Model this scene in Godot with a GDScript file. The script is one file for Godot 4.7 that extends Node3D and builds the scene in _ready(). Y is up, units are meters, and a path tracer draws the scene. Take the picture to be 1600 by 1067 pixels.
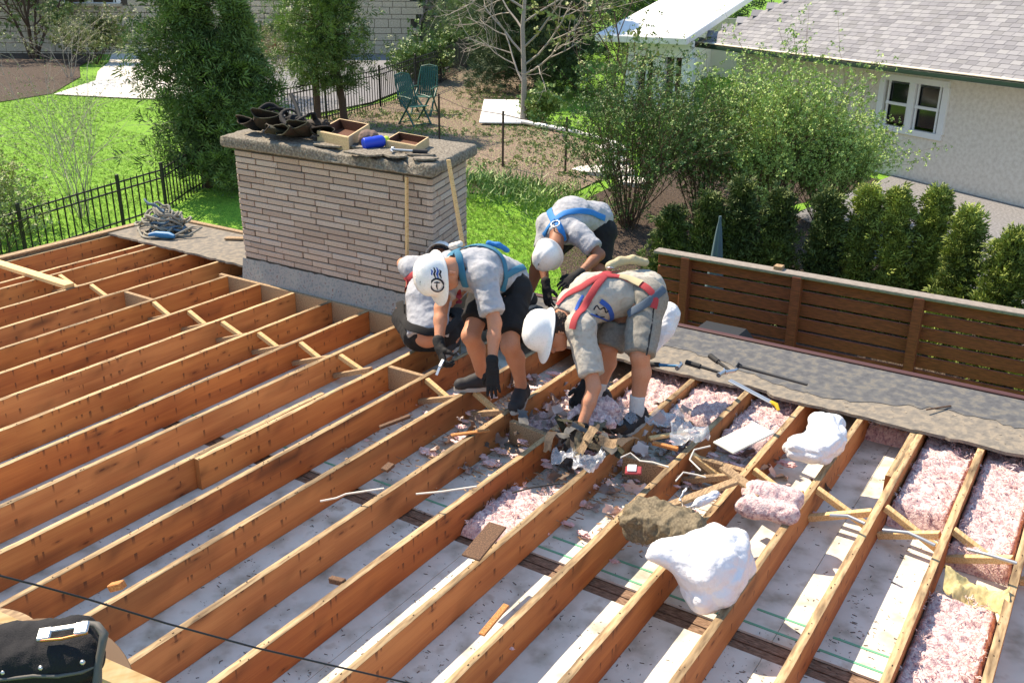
extends Node3D

var R := RandomNumberGenerator.new()
var used := {}
var M := {}

class MB:
	var v := PackedVector3Array()
	var n := PackedVector3Array()
	var c := PackedColorArray()
	var t := PackedVector2Array()
	var i := PackedInt32Array()
	var col := Color.WHITE
	func vert(p: Vector3, nn: Vector3, uv := Vector2.ZERO) -> int:
		v.append(p); n.append(nn); c.append(col); t.append(uv)
		return v.size() - 1
	func tri(a: Vector3, b: Vector3, d: Vector3) -> void:
		var nn := (d - a).cross(b - a).normalized()
		var k := v.size()
		for p in [a, b, d]:
			v.append(p); n.append(nn); c.append(col); t.append(Vector2.ZERO)
		i.append(k); i.append(k + 1); i.append(k + 2)
	func quad(a: Vector3, b: Vector3, d: Vector3, e: Vector3) -> void:
		var nn := (d - a).cross(b - a).normalized()
		var k := v.size()
		for p in [a, b, d, e]:
			v.append(p); n.append(nn); c.append(col); t.append(Vector2.ZERO)
		for q in [0, 1, 2, 0, 2, 3]:
			i.append(k + q)
	# a face whose outside is known
	func face(ps: Array, out: Vector3) -> void:
		var nn: Vector3 = (ps[2] - ps[0]).cross(ps[1] - ps[0])
		if nn.dot(out) < 0:
			ps.reverse()
		if ps.size() == 3: tri(ps[0], ps[1], ps[2])
		else: quad(ps[0], ps[1], ps[2], ps[3])
	func box(xf: Transform3D, s: Vector3, b := 0.0) -> void:
		var h := s / 2
		b = minf(b, minf(h.x, minf(h.y, h.z)) * 0.8)
		if b <= 0.0:
			for ax in 3:
				for sg in [-1, 1]:
					var o := Vector3.ZERO; o[ax] = sg
					var ps := []
					for q in [[-1, -1], [1, -1], [1, 1], [-1, 1]]:
						var p := Vector3.ZERO
						p[ax] = sg * h[ax]; p[(ax + 1) % 3] = q[0] * h[(ax + 1) % 3]; p[(ax + 2) % 3] = q[1] * h[(ax + 2) % 3]
						ps.append(xf * p)
					face(ps, xf.basis * o)
			return
		for ax in 3:
			var u := (ax + 1) % 3
			var w := (ax + 2) % 3
			for sg in [-1, 1]:
				var o := Vector3.ZERO; o[ax] = sg
				var ps := []
				for q in [[-1, -1], [1, -1], [1, 1], [-1, 1]]:
					var p := Vector3.ZERO
					p[ax] = sg * h[ax]; p[u] = q[0] * (h[u] - b); p[w] = q[1] * (h[w] - b)
					ps.append(xf * p)
				face(ps, xf.basis * o)
			for s1 in [-1, 1]:
				for s2 in [-1, 1]:
					var o := Vector3.ZERO; o[u] = s1; o[w] = s2
					var ps := []
					for q in [[-1, 0], [1, 0], [1, 1], [-1, 1]]:
						var p := Vector3.ZERO
						p[ax] = q[0] * (h[ax] - b)
						p[u] = s1 * (h[u] - (b if q[1] == 0 else 0.0)); p[w] = s2 * (h[w] - (0.0 if q[1] == 0 else b))
						ps.append(xf * p)
					face(ps, xf.basis * o)
		for sx in [-1, 1]:
			for sy in [-1, 1]:
				for sz in [-1, 1]:
					var p := Vector3(sx * h.x, sy * h.y, sz * h.z)
					face([xf * (p - Vector3(0, sy * b, sz * b)), xf * (p - Vector3(sx * b, 0, sz * b)), xf * (p - Vector3(sx * b, sy * b, 0))], xf.basis * Vector3(sx, sy, sz))
	func bx(center: Vector3, s: Vector3, b := 0.0) -> void:
		box(Transform3D(Basis(), center), s, b)
	# a bar with a rectangular section from p to q
	func bar(p: Vector3, q: Vector3, w: float, h: float, b := 0.0, up := Vector3.UP) -> void:
		var d := q - p
		if d.length() < 1e-5: return
		var z := d.normalized()
		if absf(z.dot(up)) > 0.99: up = Vector3.RIGHT
		var x := up.cross(z).normalized()
		box(Transform3D(Basis(x, z.cross(x), z), (p + q) / 2), Vector3(w, h, d.length()), b)
	func tube(ps: Array, r, sides := 8, flat := 1.0) -> void:
		var k := v.size()
		var m := ps.size()
		var x := Vector3.ZERO
		for a in m:
			var z: Vector3 = (ps[mini(a + 1, m - 1)] - ps[maxi(a - 1, 0)]).normalized()
			if a == 0:
				x = (Vector3.UP if absf(z.y) < 0.9 else Vector3.RIGHT).cross(z).normalized()
			else:
				x = (x - z * x.dot(z)).normalized()
			var y := z.cross(x)
			var rr: float = r[a] if r is Array else r
			for s in sides:
				var g := TAU * s / sides
				var nn := x * cos(g) + y * sin(g)
				vert(ps[a] + (x * cos(g) + y * sin(g) * flat) * rr, nn)
		for a in m - 1:
			for s in sides:
				var p := k + a * sides + s
				var q := k + a * sides + (s + 1) % sides
				for z in [p, p + sides, q, q, p + sides, q + sides]: i.append(z)
		for e in 2:
			var a: int = 0 if e == 0 else m - 1
			var z: Vector3 = (ps[0] - ps[1]).normalized() if e == 0 else (ps[m - 1] - ps[m - 2]).normalized()
			var k0 := vert(ps[a], z)
			for s in sides: vert(v[k + a * sides + s], z)
			for s in sides:
				if e == 0: i.append_array(PackedInt32Array([k0, k0 + 1 + s, k0 + 1 + (s + 1) % sides]))
				else: i.append_array(PackedInt32Array([k0, k0 + 1 + (s + 1) % sides, k0 + 1 + s]))
	# rows of points (grid), smooth
	func grid(rows: Array, closed := false, uvs := Vector2.ONE) -> void:
		var k := v.size()
		var h := rows.size()
		var w: int = rows[0].size()
		for a in h:
			for b in w:
				var l: Vector3 = rows[a][(b - 1 + w) % w if closed else maxi(b - 1, 0)]
				var r: Vector3 = rows[a][(b + 1) % w if closed else mini(b + 1, w - 1)]
				var u: Vector3 = rows[maxi(a - 1, 0)][b]
				var d: Vector3 = rows[mini(a + 1, h - 1)][b]
				vert(rows[a][b], (d - u).cross(r - l).normalized(), Vector2(float(b) / w * uvs.x, float(a) / h * uvs.y))
		for a in h - 1:
			for b in (w if closed else w - 1):
				var p := k + a * w + b
				var q := k + a * w + (b + 1) % w
				for z in [p, q, p + w, q, q + w, p + w]: i.append(z)
	func lathe(prof: Array, xf := Transform3D(), segs := 20) -> void:
		var rows := []
		for p in prof:
			var row := []
			for s in segs:
				var g := TAU * s / segs
				row.append(xf * Vector3(cos(g) * p.x, p.y, -sin(g) * p.x))
			rows.append(row)
		grid(rows, true)
	# a polygon (xz plane of xf) pulled down by depth
	func slab(poly: PackedVector2Array, top: float, depth: float, xf := Transform3D()) -> void:
		var tr := Geometry2D.triangulate_polygon(poly)
		for a in range(0, tr.size(), 3):
			var p := poly[tr[a]]; var q := poly[tr[a + 1]]; var r := poly[tr[a + 2]]
			face([xf * Vector3(p.x, top, p.y), xf * Vector3(q.x, top, q.y), xf * Vector3(r.x, top, r.y)], xf.basis.y)
			face([xf * Vector3(p.x, top - depth, p.y), xf * Vector3(q.x, top - depth, q.y), xf * Vector3(r.x, top - depth, r.y)], -xf.basis.y)
		var cw := Geometry2D.is_polygon_clockwise(poly)
		for a in poly.size():
			var p := poly[a]; var q := poly[(a + 1) % poly.size()]
			var o := Vector3(q.y - p.y, 0, p.x - q.x) * (1.0 if cw else -1.0)
			face([xf * Vector3(p.x, top, p.y), xf * Vector3(q.x, top, q.y), xf * Vector3(q.x, top - depth, q.y), xf * Vector3(p.x, top - depth, p.y)], xf.basis * -o)
	static func new_frame(x0: float, x1: float, y0: float, y1: float, z: float) -> MB:
		var m := MB.new()
		var w := 0.1
		for q in [[x0 - w, x1 + w, y1 - 0.02, y1 + w], [x0 - w, x1 + w, y0 - w, y0 + 0.02]]:
			m.bx(Vector3((q[0] + q[1]) / 2, (q[2] + q[3]) / 2, z), Vector3(q[1] - q[0], q[3] - q[2], 0.07), 0.006)
		for q in [x0 - w / 2, (x0 + x1) / 2, x1 + w / 2]:
			m.bx(Vector3(q, (y0 + y1) / 2, z), Vector3(0.16 if q != (x0 + x1) / 2 else 0.14, y1 - y0 - 0.041, 0.07), 0.006)
		for s in 2:
			var a := lerpf(x0, x1, s * 0.5) + 0.08; var b := lerpf(x0, x1, s * 0.5 + 0.5) - 0.08
			m.bx(Vector3((a + b) / 2, (y0 + y1) / 2, z - 0.02), Vector3(b - a, 0.06, 0.04), 0.004)
			for e in [[a + 0.02, a + 0.05], [b - 0.05, b - 0.02]]:
				m.bx(Vector3((e[0] + e[1]) / 2, (y0 + y1) / 2, z - 0.025), Vector3(0.05, y1 - y0 - 0.045, 0.03), 0.004)
		return m
	func mesh() -> ArrayMesh:
		var a := []
		a.resize(Mesh.ARRAY_MAX)
		a[Mesh.ARRAY_VERTEX] = v; a[Mesh.ARRAY_NORMAL] = n; a[Mesh.ARRAY_COLOR] = c; a[Mesh.ARRAY_TEX_UV] = t; a[Mesh.ARRAY_INDEX] = i
		var m := ArrayMesh.new()
		m.add_surface_from_arrays(Mesh.PRIMITIVE_TRIANGLES, a)
		return m

func numbered(s: String) -> String:
	var k: int = used.get(s, 0)
	used[s] = k + 1
	return s if k == 0 else "%s_%03d" % [s, k]

func tag(o: Node, label: String, category := "", group := "", kind := "") -> Node:
	if label: o.set_meta("label", label)
	if category: o.set_meta("category", category)
	if group: o.set_meta("group", group)
	if kind: o.set_meta("kind", kind)
	return o

func thing(called: String, label: String, category: String, at := Vector3.ZERO, turn := 0.0, group := "") -> Node3D:
	var o := Node3D.new()
	o.name = numbered(called)
	add_child(o)
	o.position = at
	o.rotation.y = turn
	tag(o, label, category, group)
	return o

# one mesh; geometry in world axes when world is true (the parent's place is taken off)
func part(called: String, mesh, m: Material, parent: Node = null, world := false) -> MeshInstance3D:
	var o := MeshInstance3D.new()
	if parent == null or parent == self:
		o.name = numbered(called)
		parent = self
	else:
		o.name = called
	o.mesh = mesh.mesh() if mesh is MB else mesh
	o.material_override = m
	parent.add_child(o, true)
	if world and parent != self:
		var g: Transform3D = parent.transform
		var up := parent.get_parent()
		if up != self and up is Node3D: g = up.transform * g
		o.transform = g.affine_inverse()
	return o

func one(called: String, label: String, category: String, mesh, m: Material, group := "") -> MeshInstance3D:
	return tag(part(called, mesh, m), label, category, group)

func structure(called: String, mesh, m: Material, label := "") -> MeshInstance3D:
	var o := part(called, mesh, m)
	o.set_meta("kind", "structure")
	if label: o.set_meta("label", label)
	return o

func noise_tex(freq: float, stops: Array, octaves := 4, sd := 1, type := FastNoiseLite.TYPE_SIMPLEX_SMOOTH, size := 512, normal := false, bump := 2.0, warp := 0.0) -> NoiseTexture2D:
	var f := FastNoiseLite.new()
	f.seed = sd; f.frequency = freq; f.noise_type = type; f.fractal_octaves = octaves
	if warp > 0.0:
		f.domain_warp_enabled = true; f.domain_warp_amplitude = warp; f.domain_warp_frequency = freq * 0.7
	var t := NoiseTexture2D.new()
	t.width = size; t.height = size; t.seamless = true; t.noise = f
	t.normalize = true
	if normal:
		t.as_normal_map = true; t.bump_strength = bump
	else:
		var g := Gradient.new()
		var offs := PackedFloat32Array()
		var cols := PackedColorArray()
		for s in stops:
			offs.append(s[0]); cols.append(s[1])
		g.offsets = offs; g.colors = cols
		t.color_ramp = g
	return t

func C(hex: String) -> Color:
	return Color.html(hex)

# plain material; scale: triplanar repeats per metre
func mat(albedo: Color, rough := 0.8, tex: Texture2D = null, scale := Vector3.ONE, world := false, norm: Texture2D = null, nstr := 1.0, metal := 0.0) -> StandardMaterial3D:
	var m := StandardMaterial3D.new()
	m.albedo_color = albedo
	m.roughness = rough
	m.metallic = metal
	m.vertex_color_use_as_albedo = true
	if tex or norm:
		m.uv1_triplanar = true
		m.uv1_world_triplanar = world
		m.uv1_scale = scale
		m.albedo_texture = tex
	if norm:
		m.normal_enabled = true
		m.normal_texture = norm
		m.normal_scale = nstr
	return m

func ss(a: float, b: float, x: float) -> float:
	return smoothstep(a, b, x)

func G(x: float, z: float) -> float:
	var d := sqrt(x * x + z * z)
	var w := smoothstep(-10.0, -5.0, x)
	return -1.9 + (1.0 - w) * (1.0 * smoothstep(10.0, 17.0, d) + 0.45 * smoothstep(20.0, 34.0, d)) + w * 0.4 * smoothstep(11.0, 18.0, d)

func onG(x: float, z: float, lift := 0.0) -> Vector3:
	return Vector3(x, G(x, z) + lift, z)

# --- distance fields meshed with surface nets. A prim is [a, b, ra, rb, k = 0.02, flat_dir = ZERO, flat = 1]
func prim_d(q: Array, p: Vector3) -> float:
	var a: Vector3 = q[0]
	var ba: Vector3 = q[1] - a
	var pa := p - a
	var l := ba.length_squared()
	var h := clampf(pa.dot(ba) / l, 0.0, 1.0) if l > 1e-9 else 0.0
	var e := pa - ba * h
	if q.size() > 6:
		var n: Vector3 = q[5]
		e += n * (e.dot(n) * (1.0 / q[6] - 1.0))
	return e.length() - lerpf(q[2], q[3], h)

func field(prims: Array, p: Vector3) -> float:
	var g := 10.0
	for q in prims:
		var d := prim_d(q, p)
		var k: float = q[4] if q.size() > 4 else 0.02
		var h := maxf(k - absf(g - d), 0.0) / k
		g = minf(g, d) - h * h * k * 0.25
	return g

func field_grad(prims: Array, p: Vector3) -> Vector3:
	var e := 0.004
	return Vector3(field(prims, p + Vector3(e, 0, 0)) - field(prims, p - Vector3(e, 0, 0)), field(prims, p + Vector3(0, e, 0)) - field(prims, p - Vector3(0, e, 0)), field(prims, p + Vector3(0, 0, e)) - field(prims, p - Vector3(0, 0, e))).normalized()

# clips: [point, outward normal, reach]; wrinkle: [amplitude, frequency, seed]
func sdf(mb: MB, prims: Array, cell: float, clips := [], wrinkle := [], tint = null) -> MB:
	var lo := Vector3(1e9, 1e9, 1e9)
	var hi := -lo
	for q in prims:
		var m: float = maxf(q[2], q[3]) + cell * 2.5
		for e in 2:
			lo = lo.min(q[e] - Vector3(m, m, m)); hi = hi.max(q[e] + Vector3(m, m, m))
	var nx := int((hi.x - lo.x) / cell) + 2
	var ny := int((hi.y - lo.y) / cell) + 2
	var nz := int((hi.z - lo.z) / cell) + 2
	var g := PackedFloat32Array()
	g.resize(nx * ny * nz)
	g.fill(1.0)
	for q in prims:
		var a: Vector3 = q[0]
		var b: Vector3 = q[1]
		var ra: float = q[2]; var rb: float = q[3]
		var k: float = q[4] if q.size() > 4 else 0.02
		var fl: bool = q.size() > 6
		var fn: Vector3 = q[5] if fl else Vector3.ZERO
		var fs: float = 1.0 / q[6] - 1.0 if fl else 0.0
		var m := maxf(ra, rb) + maxf(cell * 2.0, k)
		var ba := b - a
		var l := maxf(ba.length_squared(), 1e-9)
		var pl := (a.min(b) - Vector3(m, m, m) - lo) / cell
		var ph := (a.max(b) + Vector3(m, m, m) - lo) / cell
		var x0 := maxi(0, int(pl.x)); var x1 := mini(nx - 1, int(ph.x) + 1)
		var y0 := maxi(0, int(pl.y)); var y1 := mini(ny - 1, int(ph.y) + 1)
		var z0 := maxi(0, int(pl.z)); var z1 := mini(nz - 1, int(ph.z) + 1)
		for z in range(z0, z1 + 1):
			for y in range(y0, y1 + 1):
				var at := (z * ny + y) * nx
				for x in range(x0, x1 + 1):
					var pa := lo + Vector3(x, y, z) * cell - a
					var h := clampf(pa.dot(ba) / l, 0.0, 1.0)
					var e := pa - ba * h
					if fl: e += fn * (e.dot(fn) * fs)
					var d := e.length() - ra - (rb - ra) * h
					var o := g[at + x]
					var s := k - absf(o - d)
					if s > 0.0: g[at + x] = minf(o, d) - s * s / k * 0.25
					elif d < o: g[at + x] = d
	for c in clips:
		var cp: Vector3 = c[0]; var cn: Vector3 = c[1]; var cr: float = c[2]
		var pl := (cp - Vector3(cr, cr, cr) - lo) / cell
		var ph := (cp + Vector3(cr, cr, cr) - lo) / cell
		for z in range(maxi(0, int(pl.z)), mini(nz - 1, int(ph.z) + 1) + 1):
			for y in range(maxi(0, int(pl.y)), mini(ny - 1, int(ph.y) + 1) + 1):
				for x in range(maxi(0, int(pl.x)), mini(nx - 1, int(ph.x) + 1) + 1):
					var p := lo + Vector3(x, y, z) * cell - cp
					if p.length_squared() < cr * cr:
						var at := (z * ny + y) * nx + x
						g[at] = maxf(g[at], p.dot(cn))
	var base := mb.v.size()
	var sy := nx; var sz := nx * ny
	var ids := PackedInt32Array(); ids.resize(nx * ny * nz); ids.fill(-1)
	var vs := PackedVector3Array()
	var lim := cell * 3.4
	var co := [0, 1, sy, sy + 1, sz, sz + 1, sz + sy, sz + sy + 1]
	var cv := [Vector3(0, 0, 0), Vector3(1, 0, 0), Vector3(0, 1, 0), Vector3(1, 1, 0), Vector3(0, 0, 1), Vector3(1, 0, 1), Vector3(0, 1, 1), Vector3(1, 1, 1)]
	var ed := [[0, 1], [2, 3], [4, 5], [6, 7], [0, 2], [1, 3], [4, 6], [5, 7], [0, 4], [1, 5], [2, 6], [3, 7]]
	var cells := PackedInt32Array()
	for z in nz - 1:
		for y in ny - 1:
			var at := (z * ny + y) * nx
			for x in nx - 1:
				var i := at + x
				if absf(g[i]) > lim: continue
				var s0 := g[i] < 0.0
				if (g[i + 1] < 0.0) == s0 and (g[i + sy] < 0.0) == s0 and (g[i + sz] < 0.0) == s0 and (g[i + sy + 1] < 0.0) == s0 and (g[i + sz + 1] < 0.0) == s0 and (g[i + sz + sy] < 0.0) == s0 and (g[i + sz + sy + 1] < 0.0) == s0:
					continue
				var sum := Vector3.ZERO
				var n := 0
				for e in ed:
					var ga := g[i + co[e[0]]]
					var gb := g[i + co[e[1]]]
					if (ga < 0.0) != (gb < 0.0):
						sum += cv[e[0]].lerp(cv[e[1]], ga / (ga - gb)); n += 1
				ids[i] = vs.size()
				cells.append(i)
				vs.append(lo + (Vector3(x, y, z) + sum / n) * cell)
	var tri := PackedInt32Array()
	for i in cells:
		var s0 := g[i] < 0.0
		for ax in 3:
			var st: int = [1, sy, sz][ax]
			if (g[i + st] < 0.0) == s0: continue
			var su: int = [sy, sz, 1][ax]
			var sw: int = [sz, 1, sy][ax]
			if i - su - sw < 0: continue
			var a := ids[i]; var b := ids[i - su]; var c := ids[i - su - sw]; var d := ids[i - sw]
			if a < 0 or b < 0 or c < 0 or d < 0: continue
			if s0: tri.append_array(PackedInt32Array([a, c, b, a, d, c]))
			else: tri.append_array(PackedInt32Array([a, b, c, a, c, d]))
	var nn := PackedVector3Array(); nn.resize(vs.size())
	for pass_ in (2 if wrinkle.size() else 1):
		nn.fill(Vector3.ZERO)
		for t in range(0, tri.size(), 3):
			var a := vs[tri[t]]; var b := vs[tri[t + 1]]; var c := vs[tri[t + 2]]
			var f := (c - a).cross(b - a)
			nn[tri[t]] += f; nn[tri[t + 1]] += f; nn[tri[t + 2]] += f
		if pass_ == 0 and wrinkle.size():
			var f := FastNoiseLite.new()
			f.seed = wrinkle[2]; f.frequency = wrinkle[1]; f.fractal_octaves = 3
			f.noise_type = FastNoiseLite.TYPE_SIMPLEX_SMOOTH
			if wrinkle.size() > 3:
				if wrinkle[3] == 2:
					f.noise_type = FastNoiseLite.TYPE_CELLULAR
					f.cellular_return_type = FastNoiseLite.RETURN_DISTANCE2_SUB
					f.fractal_octaves = 2
				else: f.fractal_type = FastNoiseLite.FRACTAL_RIDGED
			for v in vs.size():
				vs[v] += nn[v].normalized() * (f.get_noise_3dv(vs[v]) * wrinkle[0])
	for v in vs.size():
		mb.v.append(vs[v]); mb.n.append(nn[v].normalized()); mb.t.append(Vector2.ZERO)
		mb.c.append(tint.call(vs[v], nn[v].normalized()) if tint else mb.col)
	for t in tri: mb.i.append(t + base)
	return mb

# a flat strap laid on the surface of a field through points near it
func strap(mb: MB, prims: Array, pts: Array, width: float, lift := 0.006, thick := 0.003) -> void:
	var ps := []
	for k in pts.size() - 1:
		var n := maxi(2, int((pts[k + 1] - pts[k]).length() / 0.015))
		for a in n: ps.append(pts[k].lerp(pts[k + 1], float(a) / n))
	ps.append(pts[-1])
	var ns := []
	for k in ps.size():
		for it in 5:
			var n := field_grad(prims, ps[k])
			ps[k] -= n * clampf(field(prims, ps[k]) - lift, -0.05, 0.05)
		ns.append(field_grad(prims, ps[k]))
	for it in 2:
		for k in range(1, ps.size() - 1):
			ps[k] = ps[k] * 0.5 + (ps[k - 1] + ps[k + 1]) * 0.25
			ns[k] = (ns[k] * 2 + ns[k - 1] + ns[k + 1]).normalized()
	var rows := []
	for k in ps.size():
		var t: Vector3 = (ps[mini(k + 1, ps.size() - 1)] - ps[maxi(k - 1, 0)]).normalized()
		var s: Vector3 = t.cross(ns[k]).normalized()
		var row := []
		for q in [[-1, -1], [-1, 0], [-0.6, 1], [0, 1.25], [0.6, 1], [1, 0], [1, -1]]:
			row.append(ps[k] + s * q[0] * width / 2 + ns[k] * q[1] * thick)
		rows.append(row)
	mb.grid(rows)



func _ready() -> void:
	R.seed = 7
	# --- camera, sky, sun, exposure
	var cam := Camera3D.new()
	cam.name = "camera"
	cam.keep_aspect = Camera3D.KEEP_HEIGHT
	cam.fov = 39.15
	cam.near = 0.05
	cam.far = 400.0
	add_child(cam)
	cam.transform = Transform3D(Basis(Vector3.UP, deg_to_rad(32.94)) * Basis(Vector3.RIGHT, deg_to_rad(-21.5)) * Basis(Vector3.BACK, deg_to_rad(0.36)), Vector3(0, 2.7, 0))
	cam.current = true
	var sky_mat := ProceduralSkyMaterial.new()
	sky_mat.sky_top_color = C("7ea2cc")
	sky_mat.sky_horizon_color = C("d8e0e8")
	sky_mat.sky_curve = 0.18
	sky_mat.ground_bottom_color = C("4f5548")
	sky_mat.ground_horizon_color = C("a7b3b4")
	var env := Environment.new()
	env.background_mode = Environment.BG_SKY
	env.sky = Sky.new()
	env.sky.sky_material = sky_mat
	env.tonemap_mode = Environment.TONE_MAPPER_LINEAR
	env.tonemap_exposure = 1.95
	env.background_energy_multiplier = 0.8
	env.sdfgi_enabled = true
	env.ssao_enabled = true
	env.ssil_enabled = true
	var we := WorldEnvironment.new()
	we.name = "world_environment"
	we.environment = env
	add_child(we)
	var sun := DirectionalLight3D.new()
	sun.name = "sun"
	sun.light_energy = 1.6
	sun.light_color = C("ffecd2")
	sun.light_angular_distance = 0.5
	sun.shadow_enabled = true
	add_child(sun)
	sun.look_at_from_position(Vector3.ZERO, Vector3(0.15, -0.184, 0.018))
	materials()
	ground()
	roof()
	chimney()
	wood_fence()
	neighbour_house()
	stone_house()
	garden()
	plants()
	people()
	roof_things()

func wood_image(sd: int, base: Color, dark: Color, knots: int, w := 1024, h := 128) -> ImageTexture:
	var f := FastNoiseLite.new(); f.seed = sd; f.noise_type = FastNoiseLite.TYPE_SIMPLEX_SMOOTH; f.frequency = 0.004; f.fractal_octaves = 3
	var g := FastNoiseLite.new(); g.seed = sd + 5; g.noise_type = FastNoiseLite.TYPE_SIMPLEX_SMOOTH; g.frequency = 0.02; g.fractal_octaves = 2
	var r := RandomNumberGenerator.new(); r.seed = sd
	var ks := []
	for k in knots:
		ks.append(Vector3(r.randf() * w, r.randf() * h, r.randf_range(3, 7)))
	var im := Image.create(w, h, false, Image.FORMAT_RGB8)
	var streaks := []
	for k in 26: streaks.append(Vector3(r.randf() * w, r.randf_range(8, 40), r.randf_range(1.0, 2.6)))
	for x in w:
		var near := []
		var drip := 0.0
		for k in streaks:
			if absf(k.x - x) < k.z: drip = maxf(drip, k.y)
		for k in ks:
			if absf(k.x - x) < k.z * 9: near.append(k)
		var blend := minf(1.0, minf(x, w - x) / 40.0)
		for y in h:
			var yy := float(y)
			var kn := 0.0
			for k in near:
				var dx: float = (x - k.x) / (k.z * 1.3)
				var dy: float = (y - k.y) / k.z
				var d := sqrt(dx * dx + dy * dy)
				yy += 9.0 * exp(-d * 0.8) * signf(dy)
				if d < 1.0: kn = maxf(kn, 1.0 - d * d)
				elif d < 2.2: kn = maxf(kn, 0.28 * (2.2 - d))
			var big := f.get_noise_2d(x, yy * 3.0)
			var fine := g.get_noise_2d(x * 0.25, yy * 16.0)
			var t := clampf(0.32 + big * 0.55 * blend + fine * 0.28, 0, 1)
			var cc := base.lerp(dark, t)
			cc = cc.lerp(C("4a2410"), kn * 0.7)
			if drip > 0.0 and y % (h / 2) < drip: cc = cc.lerp(C("2e1a10"), 0.6 * (1.0 - (y % (h / 2)) / drip))
			im.set_pixel(x, y, cc)
	im.generate_mipmaps()
	return ImageTexture.create_from_image(im)

func materials() -> void:
	var W := Color.WHITE
	for k in 3:
		var m := mat(W, 0.75)
		m.albedo_texture = wood_image(40 + k, [C("bf8448"), C("b7773e"), C("c38a52")][k], [C("96582d"), C("8a4d26"), C("9f6438")][k], 8)
		M["wood%d" % k] = m
	M.top = mat(W, 0.85, noise_tex(0.014, [[0.0, C("705c44")], [0.3, C("a58863")], [0.5, C("bd9f74")], [0.75, C("cfb389")], [1.0, C("a88e6a")]], 4, 3), Vector3(5, 5, 0.8))
	M.newwood = mat(W, 0.75, noise_tex(0.02, [[0.0, C("b58a52")], [0.5, C("d8b67e")], [1.0, C("e6cda0")]], 4, 11), Vector3(8, 8, 0.9))
	M.greywood = mat(W, 0.85, noise_tex(0.03, [[0.0, C("5b4a38")], [0.5, C("9b8060")], [1.0, C("c2a881")]], 4, 12), Vector3(6, 6, 1.2))
	M.darkwood = mat(W, 0.85, noise_tex(0.03, [[0.0, C("3a2a1e")], [0.5, C("5f4430")], [1.0, C("84654a")]], 4, 13), Vector3(6, 6, 6))
	M.lathwood = mat(W, 0.85, noise_tex(0.03, [[0.0, C("4d3a2c")], [0.5, C("7d6450")], [1.0, C("9c8470")]], 4, 113), Vector3(1.2, 6, 6))
	M.drywall = mat(W, 0.9, noise_tex(0.012, [[0.0, C("979384")], [0.3, C("bfbeb1")], [0.5, C("cfcfc4")], [0.75, C("d6d7cc")], [1.0, C("aea898")]], 6, 21), Vector3(0.6, 0.6, 0.6))
	M.felt = mat(W, 0.95, noise_tex(0.02, [[0.0, C("66625c")], [0.4, C("756f66")], [0.6, C("7f776b")], [0.8, C("8a8071")], [1.0, C("716c66")]], 5, 22, FastNoiseLite.TYPE_SIMPLEX, 1024), Vector3(0.5, 0.5, 0.5), false, noise_tex(0.08, [], 4, 23, FastNoiseLite.TYPE_SIMPLEX, 512, true, 3.0), 0.35)
	M.tarfelt = mat(W, 0.9, noise_tex(0.02, [[0.0, C("46474a")], [0.4, C("525356")], [0.6, C("5c5c5b")], [0.8, C("6a665f")], [1.0, C("525355")]], 5, 122, FastNoiseLite.TYPE_SIMPLEX, 1024), Vector3(0.4, 0.4, 0.4), false, noise_tex(0.1, [], 4, 123, FastNoiseLite.TYPE_SIMPLEX, 512, true, 2.0), 0.3)
	M.brick = mat(W, 0.9, noise_tex(0.03, [[0.0, C("94877b")], [0.4, C("b5a89b")], [0.7, C("c2b6a9")], [1.0, C("a09285")]], 5, 24), Vector3(4, 4, 4), true, noise_tex(0.06, [], 4, 25, FastNoiseLite.TYPE_SIMPLEX, 512, true, 4.0), 0.6)
	M.mortar = mat(C("7d766d"), 0.95, noise_tex(0.05, [[0.0, C("9a9288")], [1.0, C("d8d0c4")]], 4, 26), Vector3(4, 4, 4))
	M.concrete = mat(W, 0.92, noise_tex(0.025, [[0.0, C("4a443c")], [0.35, C("6a6358")], [0.6, C("7f786c")], [0.8, C("969083")], [1.0, C("58524a")]], 6, 27, FastNoiseLite.TYPE_SIMPLEX_SMOOTH, 1024), Vector3(1.2, 1.2, 1.2), true, noise_tex(0.06, [], 5, 28, FastNoiseLite.TYPE_SIMPLEX, 512, true, 5.0), 1.0)
	M.flash = mat(W, 0.8, noise_tex(0.03, [[0.0, C("62696a")], [0.3, C("7f8788")], [0.45, C("98978f")], [0.75, C("8b9091")], [0.84, C("7a5545")], [1.0, C("5a4036")]], 5, 29), Vector3(1.5, 1.5, 1.5))
	M.redmetal = mat(C("4a2826"), 0.55)
	M.fence = mat(W, 0.7, noise_tex(0.02, [[0.0, C("5e2d1e")], [0.5, C("803d28")], [1.0, C("984d34")]], 4, 31), Vector3(0.7, 6, 6))
	M.fencecap = mat(W, 0.8, noise_tex(0.03, [[0.0, C("5f5953")], [0.5, C("857d75")], [1.0, C("a39b92")]], 4, 32), Vector3(0.8, 6, 6))
	M.iron = mat(C("1c1b1b"), 0.5)
	M.darkiron = mat(C("4a3a30"), 0.8)
	M.steelblue = mat(C("51656f"), 0.7)
	M.darkcover = mat(C("23262b"), 0.6)
	M.stucco = mat(C("ece5da"), 0.92, noise_tex(0.03, [[0.0, C("e2ded8")], [0.5, C("f4f1ec")], [1.0, C("ffffff")]], 5, 33), Vector3(0.6, 0.6, 0.6), false, noise_tex(0.1, [], 4, 34, FastNoiseLite.TYPE_SIMPLEX, 512, true, 2.0), 0.08)
	M.white = mat(C("e8e8e6"), 0.5)
	M.cream = mat(C("ded3bb"), 0.6)
	M.green = mat(C("20382b"), 0.4)
	M.shingle = mat(W, 0.95, noise_tex(0.2, [[0.0, C("77777a")], [0.5, C("8f8f92")], [1.0, C("a3a3a4")]], 3, 35), Vector3(2, 2, 2))
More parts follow.
